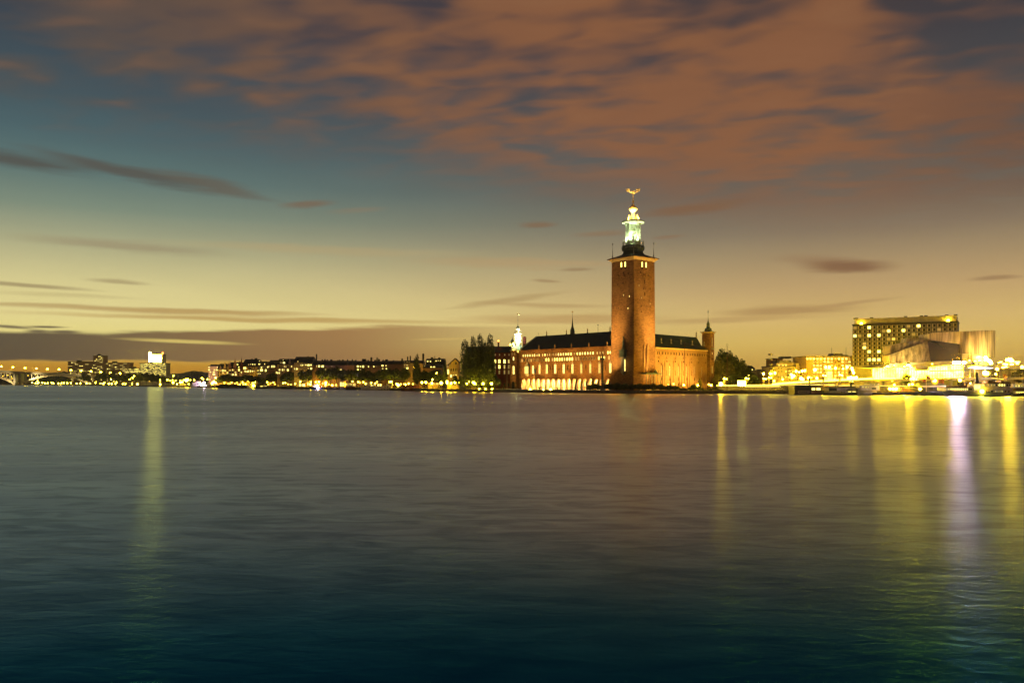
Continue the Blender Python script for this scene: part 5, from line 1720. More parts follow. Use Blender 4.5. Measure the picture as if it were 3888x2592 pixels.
    # lit kiosk wall glimpsed between the quay trees, low white shop fronts
    for i, (px0, px1, py0, py1, k, lab) in enumerate(((1133, 1160, 1453, 1473, 'lit', 'glowing white kiosk between the quay trees, leftmost of four'), (1290, 1308, 1446, 1468, 'lit_strong', 'brightest glowing kiosk with a pointed roof by the quay'),
                                                      (1312, 1352, 1452, 1467, 'lit_mid', 'long glowing shop front behind the small red tug'), (1432, 1450, 1455, 1468, 'lit', 'small ribbed glowing kiosk behind the white boats'),
                                                      (1625, 1668, 1452, 1462, 'lit_mid', 'low lamplit garden wall left of the yellow gabled house'), (1700, 1740, 1452, 1464, 'lit_mid', 'lamplit porch at the foot of the yellow gabled house'), (1788, 1814, 1452, 1466, 'lit_mid', 'lamplit low building behind the poplar trunks'))):
        Y = shoreY(px0) + 16
        F2 = Frame(X_at(px0, Y), Y, 0)
        L2 = F2.s(px1)
        za, zb = max(ZL, F2.z(px0, py1)), F2.z(px0, py0)
        kq = F2.thing('kiosk', lab, 'kiosk', 'lit kiosks along the far quay')
        part(kq, 'wall', MB().box(0, L2, 0, 5, ZL, zb), M['plaster_yellow'])
        part(kq, 'roof', MB().prism([(-.4, -.4, zb), (L2 + .4, -.4, zb), (L2 * .5, -.4, zb + .9)], (0, 5.8, 0)), M['roof_red'])
        n = max(2, int(L2 / 2.2))
        for j in range(n):
            link('window', simple_win(L2 / n * .78, (zb - za) * .72, k), kq, (L2 * (j + .5) / n, -.01, za + .3))


build_town_houses()


def build_far_blocks():
    rnd = random.Random(12)

    def block(label, px0, px1, py_top, Y, wall, share, cols, rows, depth=18, py_bot=1450, kinds=('lit_mid', 'lit_mid', 'lit'), name='slab_block', cat='office block', bands=True):
        F = Frame(X_at(px0, Y), Y, 0)
        L = F.s(px1)
        zt_ = F.z(px0, py_top)
        o = F.thing(name, label, cat, 'large blocks behind the bridge')
        part(o, 'wall', MB().box(0, L, 0, depth, ZL, zt_), M[wall])
        part(o, 'roof', MB().box(-.5, L + .5, -.5, depth + .5, zt_, zt_ + 1.0).box(L * .3, L * .45, 4, 10, zt_ + 1, zt_ + 3.5), M['roof_dark'])
        zb = F.z(px0, py_bot)
        hrow = (zt_ - zb) / rows
        if bands:
            for j in range(rows):
                part(o, 'balcony_band', MB().box(-.2, L + .2, -.7, -.02, zb + hrow * j, zb + hrow * (j + .28)), M['concrete'])
        w, h = L / cols * .72, hrow * .5
        for j in range(rows):
            run = 0
            for i in range(cols):
                if run > 0:
                    run -= 1
                elif rnd.random() < share * .55:
                    run = rnd.choice((1, 2, 2, 3))
                else:
                    continue
                link('window', win_mesh(round(w, 1), round(h, 1), rnd.choice(kinds), False, 'concrete', 0), o, (L * (i + .5) / cols, 0, zb + hrow * (j + .38)))
        return o, F, L, zt_
    block('long dark slab block with scattered lit windows left of the round-cornered tower', 258, 354, 1374, 1590, 'plaster_brown', .30, 22, 12)
    o, F, L, zt_ = block('tall narrow tower rising out of the long slab block', 354.5, 392, 1351, 1580, 'plaster_brown', .42, 8, 18)
    part(o, 'roof_mast', MB().box(L * .4, L * .6, 4, 8, zt_ + 1, zt_ + 4), M['metal_dark'])
    block('long dark slab block with scattered lit windows right of its tower', 392.5, 491, 1378, 1590, 'plaster_brown', .26, 22, 11)
    block('low glowing block between the slab and the bright high-rise', 490, 531, 1399, 1500, 'concrete', .85, 10, 3, py_bot=1416, kinds=('lit', 'lit_strong'))
    block('broad grid-fronted base of the bright high-rise', 531, 631, 1380, 1480, 'concrete', .95, 26, 12, py_bot=1425, kinds=('lit', 'lit_strong', 'lit'), bands=False, name='office_block')
    o, F, L, zt_ = block('dazzling lit upper tower of the newspaper high-rise', 567, 615, 1346, 1490, 'concrete', .0, 6, 6, py_bot=1380, bands=False, name='office_tower', cat='office tower')
    zb = F.z(567, 1377)
    for j, (ya, yb) in enumerate(((1347, 1356.5), (1358, 1362), (1363.5, 1367.5), (1369, 1374))):
        part(o, 'lit_floor', MB().box(L * .2, L * .96, -.6, -.02, F.z(567, yb), F.z(567, ya)), M['sign_white'])
    part(o, 'lit_sign', MB().box(-.6, L * .17, -1.2, -.05, F.z(567, 1375), F.z(567, 1338)), M['sign_white'])
    part(o, 'red_light', MB().ball((L * 1.02, 2, F.z(567, 1340)), 1.4, 8, 5).tube([(L * 1.02, 2, zt_), (L * 1.02, 2, F.z(567, 1341))], .3, 5), M['lamp_red'])
    # arched bridge
    Y = 1330
    br = thing('bridge', 'long arched bridge with a lamplit deck at the far left', 'bridge', (0, Y, 0))
    dk = [(-320, 1390), (-150, 1399), (0, 1407), (85, 1412), (170, 1416), (225, 1418), (276, 1421), (340, 1425), (397, 1429), (470, 1434)]
    mb, rl = MB(), MB()
    for (xa, ya), (xb, yb) in zip(dk, dk[1:]):
        A, B = P(xa, ya, Y), P(xb, yb, Y)
        mb.prism([(A.x, -6, A.z - 2.6), (B.x, -6, B.z - 2.6), (B.x, -6, B.z), (A.x, -6, A.z)], (0, 14, 0))
        rl.prism([(A.x, -6.4, A.z), (B.x, -6.4, B.z), (B.x, -6.4, B.z + 1.0), (A.x, -6.4, A.z + 1.0)], (0, .3, 0))
    part(br, 'deck', mb, M['concrete'])
    part(br, 'parapet', rl, M['plaster_pale'])

    def deck_z(px):
        for (xa, ya), (xb, yb) in zip(dk, dk[1:]):
            if px <= xb:
                return Z_at(ya + (yb - ya) * (px - xa) / (xb - xa), Y)
        return Z_at(dk[-1][1], Y)

    def arch(pts, w=9):
        for side in (-4.5, 4.5):
            m_ = MB()
            n = 16
            # quadratic through the three given points
            (x0, y0), (x1, y1), (x2, y2) = pts
            q = []
            for i in range(n + 1):
                t = i / n
                px = x0 + (x2 - x0) * t
                a = (px - x1) * (px - x2) / ((x0 - x1) * (x0 - x2)) * y0 + (px - x0) * (px - x2) / ((x1 - x0) * (x1 - x2)) * y1 + (px - x0) * (px - x1) / ((x2 - x0) * (x2 - x1)) * y2
                q.append(P(px, a, Y))
            for A, B in zip(q, q[1:]):
                m_.prism([(A.x, side - 1.2, A.z - 2.0), (B.x, side - 1.2, B.z - 2.0), (B.x, side - 1.2, B.z), (A.x, side - 1.2, A.z)], (0, 2.4, 0))
            part(br, 'arch', m_, M['plaster_pale'])
            for px in range(int(x0) + 14, int(x2) - 8, 22):
                t = px
                a = (px - x1) * (px - x2) / ((x0 - x1) * (x0 - x2)) * y0 + (px - x0) * (px - x2) / ((x1 - x0) * (x1 - x2)) * y1 + (px - x0) * (px - x1) / ((x2 - x0) * (x2 - x1)) * y2
                if deck_z(px) - 2.6 - Z_at(a, Y) > .6:
                    part(br, 'column', MB().box(X_at(px, Y) - .7, X_at(px, Y) + .7, side - .6, side + .6, Z_at(a, Y), deck_z(px) - 2.6), M['concrete'])
    arch([(91, 1452), (222, 1421), (351, 1459)])
    arch([(-290, 1452), (-110, 1408), (57, 1452)])
    for px in (83, 61, 370, 397, 420, 445):
        part(br, 'pier', MB().box(X_at(px, Y) - 1.3, X_at(px, Y) + 1.3, -5, 5, -1, deck_z(px) - 2.6), M['concrete'])
    for px, py, tx, ty, pw in ((92, 1457, 135, 1440, 90000), (60, 1457, 20, 1440, 70000), (352, 1457, 310, 1441, 45000)):
        a = P(px, py, Y - 22)
        fl = floodlight('lamp at the arch foot lighting the bridge arch, ' + ('under its long span' if px == 92 else 'under its left neighbour' if px == 60 else 'at its right end'), (a.x, a.y, max(1.0, a.z)), P(tx, ty, Y - 5), pw * 1.3, WARM, 70, .9, 'lamps at the bridge feet', 'lamp_soft', .8)
    # bridge lamps: pole and arm, one built and copied
    first = None
    heads = [(9, 1391.5), (53, 1394.5), (99, 1396.5), (142, 1399), (184, 1402), (228, 1404.5), (273, 1407), (312, 1410), (349, 1412.5), (386, 1415), (422, 1417.5), (458, 1420)]
    for i, (px, py) in enumerate(heads):
        zd = deck_z(px)
        hh = Z_at(py, Y) - zd
        if first is None:
            t = thing('bridge_lamp', '', 'street lamp', (0, 0, 0), 0, 'lamps along the bridge deck')
            part(t, 'pole', MB().tube([(-1.6, 0, 0), (-1.6, 0, hh - 1), (-1.2, 0, hh), (.4, 0, hh + .2)], .34, 5), M['metal_grey'])
            part(t, 'lamp_head', MB().ball((0.8, 0, hh), 1.35, 8, 5, .65), M['lamp'])
            first = t
        else:
            t = copy_tree(first)
        t.location = (X_at(px, Y), Y - 4, zd)
        t['label'] = 'lamp on the arched bridge, %s from the left' % ORD[i]


build_far_blocks()


# ------------------------------------------------------------------ the right bank: flats, hotel, congress hall
def build_right():
    # flats -----------------------------------------------------------
    kA = lambda x: 2920 + x / 6.918
    yA = lambda y: 1340 + y / 6.918

    def flats(label, px0, px1, pytop, Y, wall, turn, depth, name='apartment_block', z0=3.55):
        F = Frame(X_at(px0, Y), Y, turn)
        o = F.thing(name, label, 'apartment block', 'flats and offices behind the road')
        L = F.s(px1)
        zt_ = F.z(px0, pytop)
        part(o, 'wall', MB().box(0, L, 0, depth, z0, zt_), M[wall])
        return o, F, L, zt_

    def wins(o, F, lst, w, h, frame='plaster_pale', bars=1):
        for x, y, k in lst:
            Yw = F.Y(F.s(x))
            link('window', win_mesh(round(M_at(w, Yw), 1), round(M_at(h, Yw), 1), k, False, frame, bars), o, (F.s(x), -.0, F.z(x, y + h / 2)))
    o, F, L, zt_ = flats('cream apartment block with a set-back top floor behind the light band', 2935, 3021, 1391, 470, 'plaster_pale', 0.02, 20)
    part(o, 'roof', MB().box(-.3, L + .3, -.3, 20.3, zt_, zt_ + .35), M['roof_dark'])
    s1, s2 = F.s(2948, 3), F.s(3033, 3)
    part(o, 'penthouse', MB().box(s1, s2, 3, 16, zt_ + .35, F.z(2950, 1378, 3)), M['plaster_pale'])
    part(o, 'penthouse_roof', MB().box(s1 + 2, s2 - 5, 4, 15, F.z(2950, 1378, 3), F.z(2950, 1368, 3)).box(s2 - 9, s2, 4, 12, F.z(2950, 1378, 3), F.z(2950, 1374, 3)), M['concrete'])
    part(o, 'stair_tower', MB().box(F.s(3021), F.s(3033), -.6, 10, 3.55, F.z(3025, 1378)), M['plaster_pale'])
    for x0 in (2936, 2954, 2969, 2988):
        part(o, 'chimney', MB().box(F.s(x0 + 12, 8) - .35, F.s(x0 + 12, 8) + .35, 8, 8.7, zt_ + 2, F.z(x0 + 12, 1364 + (x0 - 2936) * .09, 8)), M['metal_dark'])
    wins(o, F, [(kA(262), yA(325), 'lit'), (kA(360), yA(327), 'lit'), (kA(443), yA(320), 'lit'), (kA(250), yA(402), 'glass_dark'), (kA(325), yA(402), 'glass_dark'), (kA(435), yA(398), 'lit_dim'), (kA(530), yA(398), 'lit_dim'), (kA(628), yA(398), 'glass_dark'),
                (kA(250), yA(480), 'glass_dark'), (kA(330), yA(480), 'glass_dark'), (kA(440), yA(483), 'lit'), (kA(535), yA(480), 'lit'), (kA(628), yA(480), 'lit'), (kA(250), yA(560), 'lit_mid'), (kA(330), yA(560), 'lit_mid'), (kA(435), yA(555), 'glass_dark'), (kA(520), yA(553), 'lit_dim'), (kA(628), yA(550), 'lit_dim'),
                (kA(250), yA(632), 'glass_dark'), (kA(340), yA(628), 'lit'), (kA(435), yA(628), 'lit'), (kA(520), yA(632), 'lit')], 6, 6)
    for yy in (425, 505, 580):
        part(o, 'balcony', MB().box(F.s(kA(480)), F.s(kA(580)), -1.3, -.02, F.z(2995, yA(yy)) - .5, F.z(2995, yA(yy)) + .5), M['concrete'])
    for i in range(6):
        z = 6 + i * 3.0
        part(o, 'balcony', MB().box(-1.4, -.02, .5, 4, z, z + .9), M['concrete'])
    o2, F2, L2, zt2 = flats('lower cream block joined to the right of the first flats', 3033.5, 3058, 1386, 472, 'plaster_pale', 0.02, 18)
    part(o2, 'roof', MB().box(-.0, L2 + .3, -.3, 18.3, zt2, zt2 + .35), M['roof_dark'])
    part(o2, 'penthouse', MB().box(.5, L2 - 1, 3, 14, zt2 + .35, F2.z(3040, 1381, 3)), M['plaster_pale'])
    wins(o2, F2, [(kA(872), yA(352), 'lit'), (kA(858), yA(428), 'lit_strong'), (kA(858), yA(500), 'lit'), (kA(858), yA(570), 'lit_strong')], 7, 6)
    ob, Fb, Lb, zb = flats('tall brick gable block behind the cream flats', 2935.5, 2972, 1362, 500, 'brick_pale', 0.0, 14)
    part(ob, 'roof', MB().box(-.3, Lb + .3, -.3, 14.3, zb, zb + .4).box(6, 12, 3, 9, zb + .4, zb + 1.5), M['roof_dark'])
    wins(ob, Fb, [(2944, 1379, 'lit'), (2951, 1378, 'lit_mid')], 7, 4)
    # office block with twelve bays
    Y3 = 462
    o3, F3, L3, zt3 = flats('broad ochre office block with many lit windows left of the hotel', 3061, 3241, 1354, Y3, 'plaster_yellow', 0.0, 22, 'office_block')
    part(o3, 'roof', MB().box(-.8, L3 + .2, -.8, 22.4, zt3, zt3 + .5), M['concrete'])
    part(o3, 'plant_room', MB().box(F3.s(3165, 6), F3.s(3199, 6), 6, 14, zt3 + .5, F3.z(3180, 1341, 6)).box(F3.s(3199, 6) + .02, F3.s(3220, 6), 6, 12, zt3 + .5, F3.z(3200, 1347, 6)), M['concrete'])
    for px, py in ((3157.5, 1319), (3212, 1318)):
        part(o3, 'roof_mast', MB().tube([(F3.s(px, 8), 8, zt3), (F3.s(px, 8), 8, F3.z(px, py, 8))], .09, 4), M['metal_dark'])
    part(o3, 'cornice', MB().box(-.2, L3, -.3, -.02, F3.z(3100, 1377) - .2, F3.z(3100, 1377) + .2), M['plaster_pale'])
    cols = [1005, 1085, 1175, 1270, 1357, 1457, 1550, 1643, 1740, 1833, 1927, 2025, 2108]
    pat = ['SSSSSSSsmSSsm', '  mmmsSsddSms', '  sssmmsmdssS', '  msssmSSsssm', '  sssmSSmssmd', '  mmmsSSsssmm', '   mdsSSsmsmm']
    kind = {'S': 'lit_strong', 's': 'lit', 'm': 'lit_mid', 'd': 'glass_dark'}
    for j, y in enumerate((150, 238, 328, 418, 508, 598, 672)):
        for i, x in enumerate(cols):
            c = pat[j][i]
            if c != ' ':
                wins(o3, F3, [(kA(x), yA(y), kind[c])], 9 if c in 'Ss' else 7, 8 if j else 9, 'plaster_yellow', 1)
    for j, y in enumerate((418, 508, 560, 615, 672)):
        link('glazed_bay', win_mesh(round(M_at(22, Y3), 1), round(M_at(8, Y3), 1), 'lit_strong', False, 'plaster_yellow', 3), o3, (F3.s(kA(1575)), -.06, F3.z(kA(1575), yA(y) + 4)))
    # dark houses farther off
    for lab, px0, px1, pe, pr, Yq, wall, ws in (('small pale villa with a steep dark roof among the trees', 2846, 2878, 1409, 1387, 560, 'plaster_pale', [(2856, 1403, 'lit'), (2868, 1403, 'lit_mid'), (2870, 1412, 'glass_dark')]),
                                                ('dim brown tenement between the trees and the cream flats', 2878.5, 2934, 1407, 1401, 545, 'plaster_brown', [(2924, 1418, 'lit_strong'), (2931, 1419, 'lit'), (2907, 1426, 'lit_mid'), (2914, 1418, 'lit_dim'), (2886, 1418, 'lit_dim'), (2900, 1412, 'lit_dim')])):
        F = Frame(X_at(px0, Yq), Yq, 0)
        t = F.thing('far_house', lab, 'house', 'flats and offices behind the road')
        L = F.s(px1)
        ze, zr = F.z(px0, pe), F.z(px0, pr)
        part(t, 'wall', MB().box(0, L, 0, 14, 3.55, ze), M[wall])
        r = MB()
        r.faces([(-.4, -.5, ze), (L + .4, -.5, ze), (L + .4, 14.5, ze), (-.4, 14.5, ze), (L * .18, 7, zr), (L * .6, 7, zr)], [(0, 1, 5, 4), (1, 2, 5), (2, 3, 4, 5), (3, 0, 4), (0, 3, 2, 1)])
        part(t, 'roof', r, M['roof_dark'])
        wins(t, F, ws, 5, 5)

    # hotel ------------------------------------------------------------
    A, B = Vector((X_at(3237, 456), 456)), Vector((X_at(3635, 430), 430))
    FH = Frame(A.x, A.y, math.atan2((B - A).y, (B - A).x))
    LH = (B - A).length
    zt_ = FH.z(3237, 1234.5)
    zb = FH.z(3237, 1389)
    h = FH.thing('hotel', 'tall dark slab hotel with a grid of square windows, a few lit', 'hotel')
    part(h, 'wall', MB().box(0, LH, 0, 18, 3.55, zt_), M['panel_dark'])
    part(h, 'parapet', MB().box(-.3, LH + .3, -.3, 18.3, zt_, zt_ + .5), M['metal_dark'])
    part(h, 'plant_storey', MB().box(.9, LH - .6, .8, 16, zt_ + .5, zt_ + 3.5), M['concrete'])
    vents = [3245, 3252, 3309, 3438, 3498, 3515, 3594, 3628]
    for px in vents:
        s = FH.s(px, 2)
        part(h, 'roof_vent', MB().box(s - .8, s + .8, 2, 3.2, zt_ + 3.5, zt_ + 4.1), M['metal_dark'])
    part(h, 'podium', MB().box(-.5, LH * .5, -.25, -.02, 3.55, zb - .1), M['concrete'])
    nc, nr = 21, 10
    cw, rh = LH / nc, (zt_ - .4 - zb) / nr
    lit = {(0, 2), (3, 0), (3, 2), (5, 2), (7, 1), (10, 1), (13, 0), (2, 5), (3, 6), (5, 6), (3, 8), (4, 8), (5, 8)}
    warm = {(8, 3)}
    wm, hm = round(cw * .78, 2), round(rh * .80, 2)

    def hotel_window(kind):
        mb = MB()
        a, b = wm / 2, hm
        mb.box(-a, -a + .13, -.32, -.0, 0, b).box(a - .13, a, -.32, -.0, 0, b).box(-a + .13, a - .13, -.32, 0, b - .13, b).box(-a + .13, a - .13, -.32, 0, 0, .13)
        mb.mat(1).poly([(-a + .16, -.04, .16), (a - .16, -.04, .16), (a - .16, -.04, b - .16), (-a + .16, -.04, b - .16)])
        if kind == 'glass_dark':
            mb.mat(2).poly([(-a + .16, -.06, .16), (-a + .62, -.06, .16), (-a + .62, -.06, b - .16), (-a + .16, -.06, b - .16)])
        return mb.mesh('window', [M['frame_white'], M[kind], M['canvas']])
    hw_ = {k: hotel_window(k) for k in ('glass_dark', 'lit_strong', 'lit_mid', 'lit_dim')}
    for j in range(nr):
        for i in range(nc):
            s, z = cw * (i + .5), zt_ - .4 - rh * (j + 1) + rh * .10
            px = HX + F_PX * FH.pt(s, 0, z).x / FH.Y(s)
            py = HY - F_PX * (z - CAM_H) / FH.Y(s)
            if px > 3400 and py > 1300 or px > 3480 and py > 1275 or px > 3375 and py > 1330:
                continue
            k = 'lit_strong' if (i, j) in lit else 'lit_mid' if (i, j) in warm else 'lit_dim' if (i * 7 + j * 13) % 11 == 0 else 'glass_dark'
            link('window', hw_[k], h, (s, 0, z))
    for j in range(nr + 1):
        part(h, 'floor_band', MB().box(0, LH, -.12, -.01, zb + rh * j - .09, zb + rh * j + .09), M['metal_dark'])
    for px, py in ((3270, 1228.5), (3600, 1217)):
        s = FH.s(px, .5)
        lp = part(h, 'roof_lamp', MB().ball((0, 0, 0), .7, 8, 5), M['lamp'], (s, .25, FH.z(px, py, .5)))

    # congress hall ------------------------------------------------------
    kC = lambda x: 3340 + x / 5.113
    yC = lambda y: 1200 + y / 5.113
    ch = thing('congress_hall', 'congress hall clad in folded brushed steel over a brightly lit glass lobby', 'congress hall', (X_at(3480, 402), 402, 0))
    org = Vector((X_at(3480, 402), 402, 0))

    def px_prism(name, pts, depth, m, smooth=False, sub=None):
        mb = MB()
        front = [P(kC(x), yC(y), Y) - org for x, y, Y in pts]
        cen = sum(front, Vector()) / len(front)
        n = len(front)
        vs = [cen] + front + [p + Vector((depth * .12, depth, 0)) for p in front]
        fs = [(0, 1 + i, 1 + (i + 1) % n) for i in range(n)] + [tuple(range(2 * n, n, -1))]
        for i in range(n):
            j = (i + 1) % n
            fs.append((1 + j, 1 + i, 1 + n + i, 1 + n + j))
        mb.faces(vs, fs)
        return part(sub or ch, name, mb, m, smooth=smooth)
    px_prism('rear_wing', [(525, 425, 408), (905, 405, 406), (925, 500, 406), (505, 520, 408)], 8, M['steel'])
    px_prism('upper_left_wing', [(188, 575, 405), (852, 440, 398), (860, 500, 398), (430, 660, 401), (205, 738, 404)], 10, M['steel'])
    # long curved wing swinging out to the right, built as a strip of vertical panels
    topl = [(905, 402, 398), (955, 340, 396), (1080, 318, 394.5), (1300, 308, 393), (1500, 300, 392), (1700, 292, 391.5), (1900, 282, 391.5), (2080, 274, 392.5), (2190, 273, 394), (2250, 284, 397)]
    botl = [(905, 490, 398), (955, 478, 396), (1080, 476, 394.5), (1300, 505, 393.2), (1560, 540, 392.4), (1600, 722, 391.2), (1800, 742, 391), (1980, 765, 391.8), (2110, 788, 393), (2236, 802, 396)]
    mb = MB()
    n = len(topl)
    sub = 3
    tp_, bt_ = [], []
    for i in range(n - 1):
        for k in range(sub):
            t = k / sub
            tp_.append(P(kC(topl[i][0] + (topl[i + 1][0] - topl[i][0]) * t), yC(topl[i][1] + (topl[i + 1][1] - topl[i][1]) * t), topl[i][2] + (topl[i + 1][2] - topl[i][2]) * t) - org)
            bt_.append(P(kC(botl[i][0] + (botl[i + 1][0] - botl[i][0]) * t), yC(botl[i][1] + (botl[i + 1][1] - botl[i][1]) * t), botl[i][2] + (botl[i + 1][2] - botl[i][2]) * t) - org)
    tp_.append(P(kC(topl[-1][0]), yC(topl[-1][1]), topl[-1][2]) - org)
    bt_.append(P(kC(botl[-1][0]), yC(botl[-1][1]), botl[-1][2]) - org)
    m_ = len(tp_)
    back = Vector((1.0, 11, 0))
    mb.faces([tuple(p) for p in tp_ + bt_] + [tuple(p + back) for p in tp_ + bt_],
             [(i, i + 1, m_ + i + 1, m_ + i) for i in range(m_ - 1)] + [(2 * m_ + i + 1, 2 * m_ + i, 3 * m_ + i, 3 * m_ + i + 1) for i in range(m_ - 1)] +
             [(i, 2 * m_ + i, 2 * m_ + i + 1, i + 1) for i in range(m_ - 1)] + [(m_ + i, m_ + i + 1, 3 * m_ + i + 1, 3 * m_ + i) for i in range(m_ - 1)] +
             [(0, m_, 3 * m_, 2 * m_), (m_ - 1, 3 * m_ - 1, 4 * m_ - 1, 2 * m_ - 1)])
    part(ch, 'curved_wing', mb, M['steel'], smooth=False)
    px_prism('front_left_wing', [(165, 765, 397), (205, 742, 397), (930, 482, 394), (985, 880, 391), (560, 902, 393.5), (208, 922, 396)], 9, M['steel'])
    px_prism('centre_block', [(932, 482, 394), (1080, 478, 393.5), (1300, 507, 393.4), (1560, 542, 393), (1598, 724, 393), (1590, 862, 393), (990, 880, 393.5)], 9, M['steel_shaded'])
    px_prism('right_foot', [(1602, 728, 392.5), (1850, 748, 393), (1960, 768, 394), (1850, 870, 394), (1598, 862, 393)], 9, M['steel'])
    px_prism('glass_corner', [(1852, 870, 395), (1965, 770, 395), (2100, 800, 396), (2120, 880, 397), (2165, 900, 397), (2160, 990, 397), (1852, 985, 395)], 7, M['metal_grey'])
    # curved light tube by the glass corner
    tb = MB().tube([P(kC(2045), yC(790), 392) - org, P(kC(2070), yC(815), 392) - org, P(kC(2050), yC(838), 392) - org, P(kC(2095), yC(850), 392) - org, P(kC(2135), yC(870), 392) - org, P(kC(2160), yC(905), 392) - org, P(kC(2163), yC(930), 392) - org], .62, 6)
    part(ch, 'light_tube', tb, M['sign_white'])
    # roof slab over the lobby and its dark right end
    px_prism('lobby_roof', [(205, 925, 389), (985, 884, 388), (1620, 865, 387), (1780, 868, 387), (1780, 905, 387), (1625, 935, 387), (990, 985, 388), (-60, 1010, 390), (-300, 1000, 391)], 14, M['concrete'])
    px_prism('end_block', [(1630, 936, 387.5), (1785, 906, 387.5), (1788, 1065, 387.5), (1632, 1065, 387.5)], 12, M['panel_dark'])
    # lobby: two lit storeys of glass between slim mullions
    lob = MB()
    f0 = [(-60, 1012, 391), (990, 987, 389.5), (1625, 937, 388.5), (1622, 1190, 388.5), (990, 1205, 389.5), (-60, 1215, 391)]
    px_prism('lobby_glass', f0, 6, M['lobby'])
    for i in range(33):
        x = -50 + i * 51
        yt = 1012 - (x + 60) * .025 if x < 990 else 987 - (x - 990) * .079
        yb_ = 1214 - (x + 60) * .012
        Yl = 390.7 - (x + 60) / 1685 * 2.5
        a, b = P(kC(x), yC(yt), Yl) - org, P(kC(x), yC(yb_), Yl) - org
        part(ch, 'mullion', MB().box(a.x - .07, a.x + .07, a.y - .12, a.y, b.z, a.z), M['metal_grey'])
    px_prism('floor_edge', [(980, 1055, 388.7), (1622, 1040, 387.9), (1622, 1058, 387.9), (980, 1074, 388.7)], .5, M['panel_dark'])
    for i in range(14):
        x = 700 + 18 * i + (i % 3) * 4
        p = P(kC(x), yC(1000 - (x - 700) * .035), 388.4) - org
        part(ch, 'louvre', MB().box(p.x - .35, p.x + .35, p.y - .1, p.y + .02, p.z - 1.4, p.z + .3), M['plaster_grey'])
    # lamps aimed at the steel from the roof of the lobby
    for (x, y, Yl, tx, ty, pw, c, a_, lab) in ((150, 972, 384, 420, 780, 30000, (1.0, .70, .17), 66, 'lamp on the lobby roof below the left steel wing'), (555, 955, 383, 600, 760, 26000, (1.0, .70, .18), 58, 'lamp on the lobby roof below the middle of the left wing'),
                                                (1920, 960, 380, 1950, 460, 100000, (1.0, .62, .16), 56, 'tall lamp below the curved steel wing'), (2280, 950, 378, 2150, 560, 100000, (1.0, .76, .24), 60, 'lamp at the right end of the curved steel wing')):
        p = P(kC(x), yC(y), Yl)
        floodlight(lab, p, P(kC(tx), yC(ty), 396), pw, c, a_, .9, 'lamps around the congress hall', 'lamp', .55)

    # viaduct --------------------------------------------------------------
    path = [(2932, 1458, 424), (3000, 1453, 418), (3100, 1447, 410), (3200, 1442, 402), (3300, 1437.5, 394), (3400, 1435.5, 387), (3560, 1432, 383), (3700, 1430, 381), (3888, 1428, 380), (4100, 1426, 380)]
    v0 = P(*path[0])
    vd = thing('viaduct', 'raised roadway ramp with a long white trail of traffic light along it', 'viaduct', (v0.x, v0.y, 0))
    deck, strip = MB(), MB()
    for (xa, ya, Ya), (xb, yb, Yb) in zip(path, path[1:]):
        a, b = P(xa, ya, Ya) - Vector((v0.x, v0.y, 0)), P(xb, yb, Yb) - Vector((v0.x, v0.y, 0))
        deck.prism([a + Vector((0, 0, -1.55)), b + Vector((0, 0, -1.55)), b + Vector((0, 0, -.35)), a + Vector((0, 0, -.35))], (.5, 9, 0))
        if xb <= 3400:
            strip.prism([a + Vector((0, -.15, -.33)), b + Vector((0, -.15, -.33)), b + Vector((0, -.15, .42)), a + Vector((0, -.15, .42))], (0, .3, 0))
    part(vd, 'deck', deck, M['concrete'])
    part(vd, 'light_band', strip, M['strip'])  # glowing band added in place of traffic light trails
    rail = MB()
    for (xa, ya, Ya), (xb, yb, Yb) in zip(path[5:], path[6:]):
        a, b = P(xa, ya, Ya) - Vector((v0.x, v0.y, 0)), P(xb, yb, Yb) - Vector((v0.x, v0.y, 0))
        k = int((b - a).length / 2.0)
        for i in range(k):
            p = a.lerp(b, i / k)
            rail.box(p.x - .04, p.x + .04, p.y, p.y + .08, p.z - .35, p.z + .75)
        rail.tube([a + Vector((0, .04, .75)), b + Vector((0, .04, .75))], .05, 4)
    part(vd, 'railing', rail, M['metal_grey'], stuff=True)
    for px in (3130, 3200, 3250, 3305, 3370, 3440, 3520, 3625, 3720, 3820):
        for (xa, ya, Ya), (xb, yb, Yb) in zip(path, path[1:]):
            if px <= xb:
                t = (px - xa) / (xb - xa)
                a = P(px, ya + (yb - ya) * t, Ya + (Yb - Ya) * t) - Vector((v0.x, v0.y, 0))
                part(vd, 'column', MB().box(a.x - .5, a.x + .5, a.y + 3, a.y + 4.5, 1.6, a.z - 1.56), M['concrete'])
                break
    # traffic light trails along the lower road, stood in for by added glowing bands on posts
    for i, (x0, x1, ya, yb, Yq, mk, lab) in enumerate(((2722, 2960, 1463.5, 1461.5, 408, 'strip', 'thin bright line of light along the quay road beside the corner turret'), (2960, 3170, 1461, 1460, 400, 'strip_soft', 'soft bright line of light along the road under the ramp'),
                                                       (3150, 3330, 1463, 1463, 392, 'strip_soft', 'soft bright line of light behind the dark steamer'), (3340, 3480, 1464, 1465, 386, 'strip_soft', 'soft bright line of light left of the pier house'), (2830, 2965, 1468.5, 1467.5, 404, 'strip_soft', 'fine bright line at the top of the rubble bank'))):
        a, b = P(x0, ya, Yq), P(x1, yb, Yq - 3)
        g = thing('traffic_trail', lab, 'traffic light trail', a, 0, 'traffic light trails along the road')
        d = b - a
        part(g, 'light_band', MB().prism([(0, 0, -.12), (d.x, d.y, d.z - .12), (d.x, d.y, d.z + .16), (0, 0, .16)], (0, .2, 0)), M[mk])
        k = max(3, int(d.length / 6))
